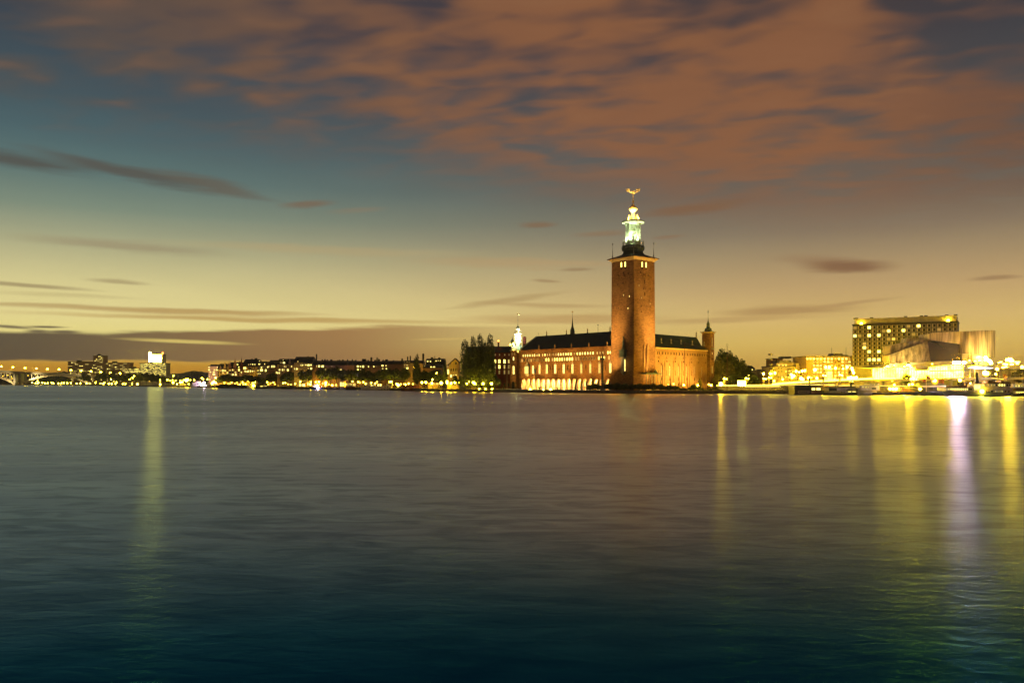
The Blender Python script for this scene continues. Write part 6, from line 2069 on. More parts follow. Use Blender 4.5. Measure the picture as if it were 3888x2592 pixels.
        for j in range(k + 1):
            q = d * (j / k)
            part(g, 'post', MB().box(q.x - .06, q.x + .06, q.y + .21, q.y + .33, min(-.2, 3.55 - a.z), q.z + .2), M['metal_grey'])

    # bus canopy roofs, far pale hall, flagpoles on the right --------------
    for lab, px0, px1, py, Yq, mk in (('bluish flat canopy roof glowing beside the end block', 3700, 3772, 1397.5, 378, 'glow_blue'), ('second thin canopy roof just above the bluish one', 3712, 3790, 1390.5, 386, 'metal_grey'), ('pale glowing canopy roof nearest the end block', 3690, 3726, 1392, 384, 'strip')):
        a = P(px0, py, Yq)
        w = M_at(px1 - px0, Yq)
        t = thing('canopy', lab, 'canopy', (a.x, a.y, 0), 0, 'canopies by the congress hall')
        part(t, 'roof', MB().prism([(0, 0, a.z), (w * .6, -1, a.z - .35), (w, 0, a.z + .1), (w * .5, 0, a.z + .45)], (0, 6, .2)), M[mk])  # two of the roofs glow themselves to look lit
        for q in (.2, .8):
            part(t, 'post', MB().tube([(w * q, 3, 3.55), (w * q, 3, a.z + .1)], .14, 6), M['metal_grey'])
    Yq = 470
    F = Frame(X_at(3782, Yq), Yq, 0)
    t = F.thing('hall', 'pale low hall with slender columns at the right edge', 'hall')
    L = F.s(3960)
    part(t, 'wall', MB().box(0, L, 0, 12, 3.55, F.z(3782, 1404)), M['plaster_pale'])
    part(t, 'roof', MB().box(-.5, L + .5, -2.5, 12.5, F.z(3782, 1404), F.z(3782, 1401)), M['concrete'])
    for i in range(16):
        s = F.s(3790 + i * 7)
        part(t, 'column', MB().box(s - .2, s + .2, -1.6, -1.2, 3.55, F.z(3782, 1404)), M['plaster_pale'])
    poles = [(3788, 1377), (3795, 1377), (3808, 1396), (3814, 1394), (3820, 1392), (3841, 1386), (3847, 1384), (3853, 1360), (3858, 1357), (3864, 1355), (3869, 1354), (3875, 1352), (3881, 1351)]
    for i, (px, py) in enumerate(poles):
        Yp = 392 + (i % 3) * 4
        t = thing('flagpole', 'slim pale flagpole in the group at the right edge, %s from the left' % ORD[i], 'flagpole', (X_at(px, Yp), Yp, 3.55), 0, 'flagpoles at the right edge')
        hh = Z_at(py, Yp) - 3.55
        part(t, 'pole', MB().tube([(0, 0, 0), (0, 0, hh)], .12, 6, .08), M['plaster_pale'])
        part(t, 'finial', MB().ball((0, 0, hh + .1), .16, 6, 4), M['gold'])
    # lit roadside box
    t = thing('display_box', 'glowing white roadside box among the lamplit trees', 'display box', (X_at(2816, 436), 436, 3.55))
    part(t, 'body', MB().box(-2.1, 2.1, 0, 1.2, 0, 3.0), M['metal_grey'])
    part(t, 'lit_panel', MB().box(-1.9, 1.9, -.08, -.01, .2, 2.8), M['sign_white'])
    # rubble bank
    rb = thing('rubble_bank', 'sloping bank of pale rubble stones below the road', 'rubble bank', (X_at(2935, 402), 402, 0))
    ro = Vector((X_at(2935, 402), 402, 0))
    rnd = random.Random(5)
    base = MB()
    bpx = [2806, 2860, 2920, 2980, 3040, 3100, 3150]
    lo = [Vector((X_at(p, shoreY(p) - .8), shoreY(p) - .8, -.4)) - ro for p in bpx]
    hi = [Vector((X_at(p, shoreY(p) + 8.9), shoreY(p) + 8.9, 3.35)) - ro for p in bpx]
    base.faces([tuple(p) for p in lo + hi], [(i, i + 1, len(bpx) + i + 1, len(bpx) + i) for i in range(len(bpx) - 1)])
    part(rb, 'bank', base, M['rubble'])
    stones = []
    for q in range(5):
        s = MB()
        r2 = random.Random(q)
        pts = []
        for a in range(6):
            for zz in (-.45, .45):
                t_ = a * math.pi / 3 + r2.uniform(-.3, .3)
                pts.append((math.cos(t_) * r2.uniform(.6, 1), math.sin(t_) * r2.uniform(.5, .8), zz * r2.uniform(.6, 1.1)))
        bm = bmesh.new()
        for p in pts:
            bm.verts.new(p)
        bmesh.ops.convex_hull(bm, input=bm.verts)
        me = bpy.data.meshes.new('stone')
        bm.to_mesh(me)
        bm.free()
        me.materials.append(M['rubble'])
        stones.append(me)
    for i in range(285):
        t_ = rnd.random()
        k = t_ * (len(bpx) - 1)
        a = int(k)
        f = k - a
        v = rnd.random()
        p = lo[a].lerp(lo[min(a + 1, len(bpx) - 1)], f).lerp(hi[a].lerp(hi[min(a + 1, len(bpx) - 1)], f), v)
        o_ = link('stone', stones[i % 5], rb, p, rnd.uniform(0, 6.28))
        sc = rnd.uniform(.35, .95)
        o_.scale = (sc, sc, sc * .8)


build_right()


# ------------------------------------------------------------------ boats, masts, posts
def boat(label, px0, px1, py_water, py_bow, py_stern, hull='hull_dark', bow='right', stripe=None, Y=None, cat='boat', name='boat', group='boats moored along the quay', beam=None):
    """hull along the quay; py_bow / py_stern: height of the deck edge at the ends"""
    Y = Y or CAM_H * F_PX / (py_water - HY)
    xa, xb = X_at(px0, Y), X_at(px1, Y)
    L = xb - xa
    W = beam or min(6.5, max(2.2, L * .22))
    o = thing(name, label, cat, ((xa + xb) / 2, Y + W / 2, 0), 0, group)
    hb, hs = Z_at(py_bow, Y), Z_at(py_stern, Y)
    n = 14
    vs, fs = [], []
    for i in range(n + 1):
        t = i / n                                    # 0 stern .. 1 bow
        w = W / 2 * (min(1.0, .78 + t * 1.2) if t < .25 else 1.0 if t < .6 else max(.02, 1 - ((t - .6) / .4) ** 2.2))
        zd = hs + (hb - hs) * t ** 2.0 - .25 * min(1, (hb + hs) * .1) * math.sin(math.pi * t)
        x = (-L / 2 + L * t)
        rake = (.06 * L * max(0, (t - .6) / .4) ** 2)
        for fy, fz, rk in ((-1, 1, 0), (-.9, .35, .5), (-.6, -.35 / max(zd, .1), 1), (.6, -.35 / max(zd, .1), 1), (.9, .35, .5), (1, 1, 0)):
            xx = x - rake * rk
            vs.append(((xx if bow == 'right' else -xx), fy * w, zd * fz if fz > 0 else -.35))
    m = 6
    for i in range(n):
        for k in range(m - 1):
            fs.append((i * m + k, i * m + k + 1, (i + 1) * m + k + 1, (i + 1) * m + k))
        fs.append((i * m + m - 1, i * m, (i + 1) * m, (i + 1) * m + m - 1))
    fs += [tuple(range(m)), tuple(n * m + m - 1 - k for k in range(m))]
    part(o, 'hull', MB().faces(vs, fs), M[hull])
    o['px_scale'] = 1.0
    del o['px_scale']

    class H:
        root, Yf, y0 = o, Y, -W / 2
        ox = (xa + xb) / 2

        def x(self, px):
            return X_at(px, Y) - self.ox

        def z(self, py):
            return Z_at(py, Y)

        def cabin(self, p0, p1, y0, y1, m='hull_white', name='cabin', inset=.18, slant=0.0, depth=None):
            a, b = self.x(p0), self.x(p1)
            zb, zt_ = self.z(y1), self.z(y0)
            d = W / 2 * (1 - inset)
            sl = slant * (zt_ - zb)
            mb = MB().faces([(a, -d, zb), (b, -d, zb), (b, d, zb), (a, d, zb), (a + abs(sl), -d * .94, zt_), (b - abs(sl), -d * .94, zt_), (b - abs(sl), d * .94, zt_), (a + abs(sl), d * .94, zt_)],
                            [(0, 3, 2, 1), (4, 5, 6, 7), (0, 1, 5, 4), (1, 2, 6, 5), (2, 3, 7, 6), (3, 0, 4, 7)])
            c = part(self.root, name, mb, M[m])
            self.front = -d
            return c

        def win(self, par, px, py, w, h, kind, name='window'):
            link(name, win_mesh(round(M_at(w, Y), 2), round(M_at(h, Y), 2), kind, False, 'metal_dark', 0), par, (self.x(px), self.front - .0, self.z(py + h / 2)))

        def mast(self, px, py, r=.07, boom=None):
            mb = MB().tube([(self.x(px), 0, .3), (self.x(px), 0, self.z(py))], r, 5, r * .5)
            if boom:
                mb.tube([(self.x(px), 0, 1.6), (self.x(boom), 0, 1.8)], r * .8, 5)
            part(self.root, 'mast', mb, M['metal_grey'])

        def rail(self, p0, p1, py, h=.8):
            a, b = self.x(p0), self.x(p1)
            z = self.z(py)
            mb = MB()
            k = max(3, int((b - a) / 1.2))
            for i in range(k + 1):
                q = a + (b - a) * i / k
                mb.box(q - .02, q + .02, -W * .42, -W * .42 + .04, z, z + h)
            mb.box(a, b, -W * .42 - .01, -W * .42 + .05, z + h, z + h + .05)
            part(self.root, 'railing', mb, M['metal_grey'])

        def lamp(self, px, py, r=.35, mt='lamp'):
            part(self.root, 'deck_lamp', MB().ball((self.x(px), self.front - .3 if hasattr(self, 'front') else 0, self.z(py)), r, 8, 5), M[mt])
    return H()


def build_boats():
    k3 = lambda x: 620 + x / 8.4
    k4 = lambda x: 780 + x / 8.4
    y4 = lambda y: 1340 + y / 8.4
    k7 = lambda x: 1020 + x / 7.84
    y7 = lambda y: 1340 + y / 7.84
    k6 = lambda x: 1300 + x / 7.84
    y6 = lambda y: 1330 + y / 7.84
    b = boat('white motor boat with a bright stern at the left end of the marina', 674, 712, 1469.6, 1461, 1464, 'hull_white', 'left')
    b.cabin(682, 703, 1456, 1464); b.mast(690, 1448)
    b = boat('grey motor yacht with dark window bands, left of the bright quay lamp', 724, 782, 1471, 1462, 1461, 'hull_white', 'left')
    c = b.cabin(731, 772, 1452, 1462); b.win(c, 740, 1459, 9, 2.5, 'glass_dark'); b.win(c, 752, 1457, 9, 2.5, 'glass_dark'); c = b.cabin(740, 760, 1447, 1452); b.win(c, 748, 1450, 6, 2, 'glass_dark'); b.mast(752, 1440)
    b = boat('pale open boat right below the bright quay lamp', 783, 815, 1472, 1460, 1463, 'hull_white', 'right')
    b.cabin(786, 800, 1455, 1463); b.mast(793, 1442)
    b = boat('long dark sailing hull with a bare mast', 816, 911, 1473.3, 1463, 1462, 'hull_dark', 'left')
    b.cabin(832, 862, 1459, 1464, 'metal_dark'); b.mast(858.5, 1433, .12, 880); c = b.cabin(868, 898, 1458, 1463, 'wood'); b.rail(820, 905, 1462)
    b = boat('boxy dark lighter beside the long dark hull', 912, 936, 1474.3, 1464, 1464, 'hull_dark', 'left')
    b.cabin(915, 930, 1460, 1465, 'metal_dark')
    b = boat('grey square-sterned boat under the bright ship lamp', 936.5, 969, 1474.6, 1460, 1462, 'hull_white', 'right')
    c = b.cabin(944, 966, 1455, 1461); b.win(c, 950, 1458, 4, 2, 'lit'); b.lamp(963, 1463.5, .9)
    b = boat('old black barge with a tall pale stem and lit deck cover', 970, 1054, 1475.3, 1462, 1467, 'hull_dark', 'right', beam=6)
    c = b.cabin(984, 1016, 1463, 1469, 'canvas'); b.win(c, 993, 1466.5, 12, 3.5, 'lit_strong'); b.win(c, 1008, 1465.5, 11, 2.5, 'lit'); b.mast(1003, 1437, .16, 1030); c = b.cabin(976, 984, 1456, 1466, 'metal_dark')
    part(b.root, 'stem_post', MB().box(b.x(1048), b.x(1054), -1.2, 1.2, -.2, b.z(1461.5)), M['plaster_pale'])
    b = boat('low dark barge left of the glowing kiosk', 1062, 1131, 1476.6, 1470, 1470, 'hull_dark', 'left')
    b.cabin(1070, 1086, 1467, 1471, 'metal_dark'); b.cabin(1100, 1122, 1466, 1471, 'metal_dark'); b.rail(1064, 1128, 1469)
    b = boat('flat dark pontoon boat in front of the glowing kiosk', 1132, 1176, 1477.3, 1471, 1471, 'hull_dark', 'right')
    b.rail(1135, 1172, 1470)
    b = boat('small dark tug with coloured deck lamps', 1177, 1232, 1478, 1468, 1471, 'hull_dark', 'left')
    c = b.cabin(1186, 1206, 1459, 1470, 'hull_white'); b.win(c, 1195, 1464, 6, 4, 'lit_strong'); b.win(c, 1195, 1472, 6, 3, 'lit_mid'); b.lamp(1207.5, 1471.5, .4, 'lamp_white'); b.lamp(1213, 1471, .35, 'lamp_red'); b.mast(1220, 1427, .12)
    b = boat('dark red open boat between tug and kiosk', 1234, 1289, 1478.6, 1470, 1474, 'hull_red', 'right')
    b.cabin(1242, 1262, 1468, 1473, 'wood')
    b = boat('red and black tug in front of the long shop front', 1309, 1353, 1480, 1472, 1473, 'hull_dark', 'left')
    c = b.cabin(1313, 1345, 1467, 1473, 'hull_red'); c = b.cabin(1319, 1334, 1461, 1467, 'wood'); b.win(c, 1323, 1464, 3, 3, 'lit_mid'); b.win(c, 1330, 1464, 3, 3, 'lit_mid'); b.mast(1328, 1452, .1)
    b = boat('white cabin cruiser, left of the two white boats', 1366, 1424, 1481, 1467, 1470, 'hull_white', 'left', beam=5)
    c = b.cabin(1377, 1424, 1459, 1469, slant=.35); b.win(c, 1384, 1465, 3, 5, 'glass_dark'); b.win(c, 1402, 1468, 3, 2.5, 'glass_dark'); b.win(c, 1409.5, 1463, 5, 4, 'lit'); b.win(c, 1415.5, 1463, 4, 4, 'lit'); c = b.cabin(1392, 1404, 1450, 1459); b.mast(1399, 1446, .1)
    b = boat('white harbour boat with two dark windows, right of the cruiser', 1424.5, 1488, 1481.7, 1472, 1468, 'hull_white', 'right', beam=5)
    c = b.cabin(1428, 1452, 1466, 1473); c = b.cabin(1446, 1486, 1464, 1473); b.win(c, 1461, 1469, 4, 5.5, 'glass_dark'); b.win(c, 1472, 1469, 4, 5.5, 'glass_dark'); c = b.cabin(1466, 1488, 1455, 1464); b.win(c, 1482, 1461, 6, 3, 'glass_dark'); b.mast(1455, 1440, .12)
    for q in (1448, 1460, 1472):
        part(b.root, 'fender', MB().ball((b.x(q), b.y0 - .1, b.z(1477.5)), .3, 8, 5, 1.4), M['hull_dark'])
    b = boat('small dark workboat with a pale wheelhouse', 1484, 1522, 1482.4, 1474, 1476, 'hull_dark', 'left')
    c = b.cabin(1506, 1518, 1467, 1475); b.win(c, 1512, 1471, 6, 4, 'lit_mid')
    b = boat('long dark red barge moored below the lamplit garden wall', 1521, 1612, 1484, 1473, 1473, 'hull_red', 'right', beam=8)
    c = b.cabin(1528, 1600, 1462, 1474, 'hull_red'); b.win(c, 1548, 1473, 12, 2.5, 'lit_mid'); b.win(c, 1566, 1472, 8, 2, 'lit_mid')
    # right bank -------------------------------------------------------
    kC = lambda x: 3100 + x / 7.84
    yC = lambda y: 1400 + y / 7.84
    b = boat('dark steamer with a tall black funnel and striped cabins', 3129, 3333, 1499.3, 1489, 1493, 'hull_dark', 'right', beam=7, cat='steamer', name='steamer', group='ships at the steamer quay')
    b.front = -2.9
    c = b.cabin(kC(385), kC(1490), yC(565), yC(655), 'hull_white', 'upper_cabin', .2)
    for i in range(20):
        x = 745 + i * 36
        if not 1080 < x < 1160:
            b.win(c, kC(x), yC(620), 3.2, 3.5, 'glass_dark' if i % 4 else 'lit_dim')
    c = b.cabin(kC(390), kC(620), yC(572), yC(655), 'hull_dark', 'stern_cabin', .15)
    c = b.cabin(kC(395), kC(1480), yC(662), yC(715), 'plaster_grey', 'main_deck', .08)
    for x in (760, 830, 1240, 1330, 1400):
        b.win(c, kC(x), yC(690), 5, 4, 'glass_dark')
    b.win(c, kC(985), yC(680), 14, 5, 'lit'); b.win(c, kC(1120), yC(680), 16, 5, 'lit')
    part(b.root, 'awning', MB().box(b.x(kC(900)), b.x(kC(1215)), -3.4, 3.0, b.z(yC(645)), b.z(yC(632))), M['metal_dark'])
    part(b.root, 'roof', MB().box(b.x(kC(400)), b.x(kC(1310)), -2.9, 2.9, b.z(yC(566)), b.z(yC(556))), M['roof_dark'])
    part(b.root, 'skylight', MB().box(b.x(kC(700)), b.x(kC(1240)), -1.6, 1.6, b.z(yC(556)), b.z(yC(542))), M['metal_dark'])
    part(b.root, 'funnel', MB().lathe([(.42, b.z(yC(610))), (.40, b.z(yC(430))), (.46, b.z(yC(428))), (.46, b.z(yC(418)))], 10, (b.x(kC(1120)), 0)), M['hull_dark'])
    part(b.root, 'bench_frame', MB().box(b.x(kC(560)), b.x(kC(740)), -1.2, -1.1, b.z(yC(498)), b.z(yC(490))).box(b.x(kC(620)), b.x(kC(628)), -1.2, -1.1, b.z(yC(560)), b.z(yC(498))).box(b.x(kC(690)), b.x(kC(698)), -1.2, -1.1, b.z(yC(560)), b.z(yC(498))), M['metal_dark'])
    tr = MB().prism([(b.x(kC(1490)), -2.6, b.z(yC(735))), (b.x(kC(1785)), -2.6, b.z(yC(735))), (b.x(kC(1740)), -2.6, b.z(yC(575))), (b.x(kC(1500)), -2.6, b.z(yC(598)))], (0, 5.2, 0))
    part(b.root, 'tarpaulin', tr, M['canvas'])
    b.rail(kC(400), kC(1480), yC(662), .7)
    b = boat('white motor ship with a high wheelhouse behind the dark steamer', 3262, 3350, 1498, 1486, 1484, 'hull_white', 'right', Y=372, beam=7, cat='motor ship', name='motor_ship', group='ships at the steamer quay')
    c = b.cabin(kC(1300), kC(1900), yC(490), yC(640), 'hull_white', 'superstructure', .1, .12)
    for x, k in ((1390, 'lit'), (1475, 'lit_strong'), (1548, 'lit')):
        b.win(c, kC(x), yC(545), 5, 4, k)
    b.win(c, kC(1720), yC(585), 16, 5, 'glass_dark')
    c = b.cabin(kC(1595), kC(1880), yC(430), yC(490), 'hull_white', 'wheelhouse', .15)
    for x in (1685, 1735, 1785, 1830):
        b.win(c, kC(x), yC(463), 5, 6, 'lit_mid')
    part(b.root, 'roof', MB().box(b.x(kC(1590)), b.x(kC(1890)), -3, 3, b.z(yC(430)), b.z(yC(420))), M['roof_dark'])
    part(b.root, 'mast', MB().tube([(b.x(kC(1825)), 0, b.z(yC(430))), (b.x(kC(1775)), 0, b.z(yC(250)))], .1, 5).tube([(b.x(kC(1640)), 0, b.z(yC(430))), (b.x(kC(1640)), 0, b.z(yC(408)))], .5, 6), M['metal_dark'])
    # white steamer
    kE = lambda x: 3560 + x / 7.17
    yE = lambda y: 1380 + y / 7.17
    b = boat('large white steamer with a black raked funnel at the right', 3594, 3864, 1503.8, 1483, 1489, 'hull_white', 'left', beam=8, cat='steamer', name='steamer', group='ships at the steamer quay')
    H_ = b
    c = b.cabin(kE(255), kE(985), yE(655), yE(745), 'hull_white', 'fore_saloon', .12)
    for i, x in enumerate(range(300, 960, 52)):
        b.win(c, kE(x), yE(698), 5.6, 6.5, 'lit_strong' if 1 < i < 8 else 'lit' if i < 2 else 'lit' if i < 11 else 'glass_dark')
    part(b.root, 'fore_roof', MB().box(b.x(kE(240)), b.x(kE(985)), -3.7, 3.7, b.z(yE(655)), b.z(yE(640))).box(b.x(kE(440)), b.x(kE(860)), -2, 2, b.z(yE(640)), b.z(yE(598))), M['plaster_brown'])
    c = b.cabin(kE(985), kE(2105), yE(548), yE(725), 'hull_white', 'upper_deck', .10)
    for i, x in enumerate((1250, 1327, 1395, 1472, 1550, 1620, 1692, 1765, 1828, 1907, 1980, 2055)):
        b.win(c, kE(x), yE(585), 6, 8, ('lit', 'lit_dim', 'lit_mid', 'lit_mid', 'lit_mid', 'glass_dark', 'lit_strong', 'lit_strong', 'lit', 'glass_dark', 'glass_dark', 'lit_strong')[i])
    link('entrance_glass', win_mesh(round(M_at(28, b.Yf), 2), round(M_at(20, b.Yf), 2), 'lit_strong', False, 'wood', 5), c, (b.x(kE(1093)), b.front - .05, b.z(yE(705))))
    c = b.cabin(kE(990), kE(2120), yE(725), yE(795), 'hull_white', 'main_deck', .04)
    for i, x in enumerate((1115, 1303, 1395, 1480, 1572, 1660, 1755, 1850, 1945)):
        b.win(c, kE(x), yE(755), 5, 7, ('glass_dark', 'glass_dark', 'glass_dark', 'glass_dark', 'lit_mid', 'lit_mid', 'lit', 'glass_dark', 'glass_dark')[i])
    b.lamp(kE(1205), yE(757), .75)
    part(b.root, 'rubbing_strake', MB().box(b.x(kE(330)), b.x(kE(2110)), b.front - .45, b.front - .3, b.z(yE(800)), b.z(yE(792))), M['hull_dark'])
    part(b.root, 'roof', MB().box(b.x(kE(980)), b.x(kE(2110)), -3.8, 3.8, b.z(yE(548)), b.z(yE(538))), M['plaster_brown'])
    for x0, x1, y0 in ((1440, 1625, 480), (1640, 1800, 495), (1815, 1890, 470), (1900, 2085, 505)):
        part(b.root, 'deck_house', MB().box(b.x(kE(x0)), b.x(kE(x1)), -1.8, 1.8, b.z(yE(538)), b.z(yE(y0))), M['wood'])
    fn = MB()
    for k_, (xx, yy, rr) in enumerate(((1222, 535, .95), (1212, 430, .75), (1206, 250, .58), (1205, 240, .66))):
        pass
    fn.tube([(b.x(kE(1225)), 0, b.z(yE(535))), (b.x(kE(1216)), 0, b.z(yE(430))), (b.x(kE(1207)), 0, b.z(yE(240)))], .62, 10, .56)
    fn.lathe([(.95, b.z(yE(538))), (.9, b.z(yE(480))), (.62, b.z(yE(440)))], 10, (b.x(kE(1215)), 0))
    part(b.root, 'funnel', fn, M['hull_dark'])
    part(b.root, 'bell_post', MB().ball((b.x(kE(930)), 0, b.z(yE(530))), .55, 8, 5).tube([(b.x(kE(930)), 0, b.z(yE(650))), (b.x(kE(925)), 0, b.z(yE(540)))], .22, 6), M['wood'])
    lr = MB()
    for q in range(12):
        a0_, a1_ = q * math.pi / 6, (q + 1) * math.pi / 6
        lr.tube([(b.x(kE(2052)) + .5 * math.cos(a0_), b.front - .2, b.z(yE(650)) + .5 * math.sin(a0_)), (b.x(kE(2052)) + .5 * math.cos(a1_), b.front - .2, b.z(yE(650)) + .5 * math.sin(a1_))], .1, 4)
    part(b.root, 'lifebuoy', lr, M['hull_red'])
    part(b.root, 'anchor', MB().box(b.x(kE(2050)), b.x(kE(2100)), b.front - .5, b.front - .3, b.z(yE(850)), b.z(yE(838))), M['hull_dark'])
    b = boat('small dark ferry with lit windows cut by the right edge', 3853, 3960, 1504.2, 1493, 1488, 'hull_dark', 'left', beam=6, cat='ferry', name='ferry', group='ships at the steamer quay')
    c = b.cabin(3858, 3950, 1484, 1494, 'hull_white', 'saloon')
    for q in range(9):
        b.win(c, 3864 + q * 9, 1489, 7, 5, 'lit_strong')
    c = b.cabin(3862, 3950, 1472, 1484, 'wood', 'upper_saloon')
    c2 = b.cabin(3852, 3950, 1457, 1472, 'hull_white', 'top_deck')
    for q in range(8):
        b.win(c2, 3860 + q * 11, 1465, 8, 6, 'lit')
    # pier house and pontoon
    kD = lambda x: 3340 + x / 7.84
    yD = lambda y: 1380 + y / 7.84
    Y = 362
    F = Frame(X_at(3351, Y), Y, 0)
    t = F.thing('pontoon', 'long black landing pontoon below the pier house', 'pontoon')
    L = F.s(3603)
    zd = F.z(3351, 1492.3)
    part(t, 'hull', MB().box(0, L, 0, 13, -.5, zd), M['hull_dark'])
    part(t, 'deck', MB().box(.1, L - .1, .1, 12.9, zd + .002, zd + .12), M['concrete'])
    F = Frame(X_at(3487, 366), 366, 0)
    t = F.thing('pier_house', 'low pier house with a dark hipped roof and three chimneys', 'pier house')
    L = F.s(3578)
    ze, zr = F.z(3500, 1465), F.z(3500, 1450)
    part(t, 'wall', MB().box(0, L, 0, 8, zd + .12, ze), M['panel_dark'])
    e = 1.6
    x0, x1 = F.s(3473), F.s(3607)
    r = MB().faces([(x0, -e, ze), (x1, -e, ze), (x1, 8 + e, ze), (x0, 8 + e, ze), (F.s(3504), 4, zr), (F.s(3566), 4, zr), (x0 + 3.2, 1.0, ze + .75), (F.s(3592), 1.0, ze + .75), (F.s(3592), 7, ze + .75), (x0 + 3.2, 7, ze + .75)],
                   [(0, 1, 7, 6), (6, 7, 5, 4), (1, 2, 8, 7), (7, 8, 5), (2, 3, 9, 8), (8, 9, 4, 5), (3, 0, 6, 9), (9, 6, 4), (0, 3, 2, 1)])
    part(t, 'roof', r, M['roof_dark'])
    part(t, 'fascia', MB().box(x0 + .2, x1 - 2, -e - .12, -e + .02, ze - .38, ze + .02), M['plaster_pale'])
    for px, w in ((3510.5, 9), (3562, 6.5), (3577, 8)):
        s = F.s(px, 4)
        part(t, 'chimney', MB().box(s - M_at(w / 2, 370), s + M_at(w / 2, 370), 3.3, 4.7, zr - 1.5, F.z(px, 1439, 4)).box(s - M_at(w / 2, 370) - .12, s + M_at(w / 2, 370) + .12, 3.2, 4.8, F.z(px, 1439, 4) + .003, F.z(px, 1437.6, 4)), M['brick_dark'])
    hz = zd + .5
    link('window', win_mesh(round(M_at(20, 366), 1), 1.5, 'lit_strong', False, 'metal_dark', 3), t, (F.s(kD(1778)), 0, hz + .6))
    link('window', win_mesh(round(M_at(18, 366), 1), 1.5, 'glass_dark', False, 'metal_dark', 3), t, (F.s(kD(1510)), 0, hz + .6))
    link('window', win_mesh(round(M_at(8, 366), 1), 1.9, 'glass_dark', False, 'metal_dark', 1), t, (F.s(kD(1340)), 0, hz - .3))
    part(t, 'porch', MB().box(L + .02, F.s(3592), .5, 5, zd + .12, ze - .4), M['plaster_yellow'])
    link('window', win_mesh(1.3, 2.0, 'lit_strong', False, 'wood', 2), t, (F.s(3585), .48, zd + .3))
    # flags
    for lab, px, py0, py1, Yf, fl in (('flagpole with a drooping brown flag before the pier house', 3516.5, 1421, 1490, 360, ('flag_red', 2, 1422, 15, 20)), ('flagpole with a brown flag near the right edge', 3808, 1417, 1480, 372, ('flag_red', 1, 1418, 14, 22)), ('tall white flagpole before the dark red wing', 1925, 1396, 1483, 470, None),
                                      ('white flagpole with a limp blue flag before the arcade', 2027.5, 1386, 1478, 470, ('flag_blue', 1, 1397, 6, 24))):
        z0 = Z_at(py1, Yf)
        t = thing('flagpole', lab, 'flagpole', (X_at(px, Yf), Yf, max(ZL, z0) if px < 3000 else zd + .1), 0, 'single flagpoles on the quays')
        zz0 = t.location.z
        hh = Z_at(py0, Yf) - zz0
        part(t, 'pole', MB().tube([(0, 0, 0), (0, 0, hh)], .13, 6, .07), M['plaster_pale'])
        part(t, 'finial', MB().ball((0, 0, hh + .12), .17, 6, 4), M['gold'])
        if fl:
            m_, sx, py_, w, h_ = fl
            mb = MB()
            vs, n = [], 8
            zt_ = Z_at(py_, Yf) - zz0
            W, Hh = M_at(w, Yf), M_at(h_, Yf)
            for i in range(n + 1):
                for j in range(5):
                    u, v = i / n, j / 4
                    vs.append((.1 + W * u, .18 * math.sin(u * 9 + v), zt_ - Hh * v * (.75 - .1 * u) - Hh * .35 * u ** 1.3))
            mb.faces(vs, [(i * 5 + j, i * 5 + j + 1, (i + 1) * 5 + j + 1, (i + 1) * 5 + j) for i in range(n) for j in range(4)])
            part(t, 'flag', mb, M[m_])
    # column with a figure, mast poles with ring tops
    Yc = 424
    t = thing('column_monument', 'tall dark stone column topped by a small figure before the arcade', 'monument', (X_at(2287, Yc), Yc, ZL))
    zc = lambda py: Z_at(py, Yc) - ZL
    part(t, 'pedestal', MB().taper(0, 0, 0, .9, 1.1, 1.1, .95, .95).taper(0, 0, .9, 1.3, .8, .8, .7, .7), M['granite'])
    part(t, 'shaft', MB().lathe([(.62, 1.3), (.58, 4), (.46, zc(1370)), (.5, zc(1368))], 12), M['granite'], smooth=True)
    part(t, 'capital', MB().taper(0, 0, zc(1368), zc(1362), .5, .5, 1.25, 1.25).taper(0, 0, zc(1362), zc(1360), 1.35, 1.35, 1.3, 1.3).taper(0, 0, zc(1360), zc(1357), .9, .9, .5, .5), M['granite'])
    part(t, 'figure', MB().lathe([(.3, zc(1357)), (.34, zc(1354)), (.2, zc(1348)), (.3, zc(1344)), (.14, zc(1340)), (.18, zc(1337)), (.03, zc(1335))], 7), M['metal_dark'])
    for px, py0, py1, Yp, lab in ((2599.5, 1294, 1485, 421, 'thin dark red pole with a ring top against the pale east wing'), (2760.8, 1305, 1488, 407, 'thin dark red pole with a ring top against the hillside trees')):
        t = thing('mast_pole', lab, 'pole', (X_at(px, Yp), Yp, ZL), 0, 'ring-topped poles on the promontory')
        hz2 = Z_at(py0, Yp) - ZL
        rr = M_at(4.2, Yp)
        part(t, 'pole', MB().tube([(0, 0, 0), (0, 0, hz2 - rr * 2)], .14, 6, .10), M['metal_red'])
        rg = MB()
        for q in range(14):
            a0_, a1_ = q * math.pi / 7, (q + 1) * math.pi / 7
            rg.tube([(rr * .82 * math.cos(a0_), 0, hz2 - rr + rr * math.sin(a0_)), (rr * .82 * math.cos(a1_), 0, hz2 - rr + rr * math.sin(a1_))], .05, 4)
        part(t, 'ring', rg, M['metal_red'])
    # floating dark pavilion left of the steamer
    Yp = 376
    F = Frame(X_at(3017, Yp), Yp, 0)
    t = F.thing('floating_pavilion', 'dark boxy floating pavilion with one lit corner window', 'floating pavilion')
    L = F.s(3118.5)
    zt_, zm = F.z(3017, 1463.5), F.z(3017, 1481)
    part(t, 'hull', MB().box(-.3, L + .3, -.3, 9, -.4, .55), M['hull_dark'])
    part(t, 'wall', MB().box(0, F.s(3080), 0, 8, .55, zt_), M['panel_dark'])
    part(t, 'annexe', MB().box(F.s(3080) + .02, L, .3, 7, .55, zt_ - .05), M['plaster_brown'])
    part(t, 'roof', MB().box(-.2, L + .2, -.2, 8.2, zt_, zt_ + .2), M['roof_dark'])
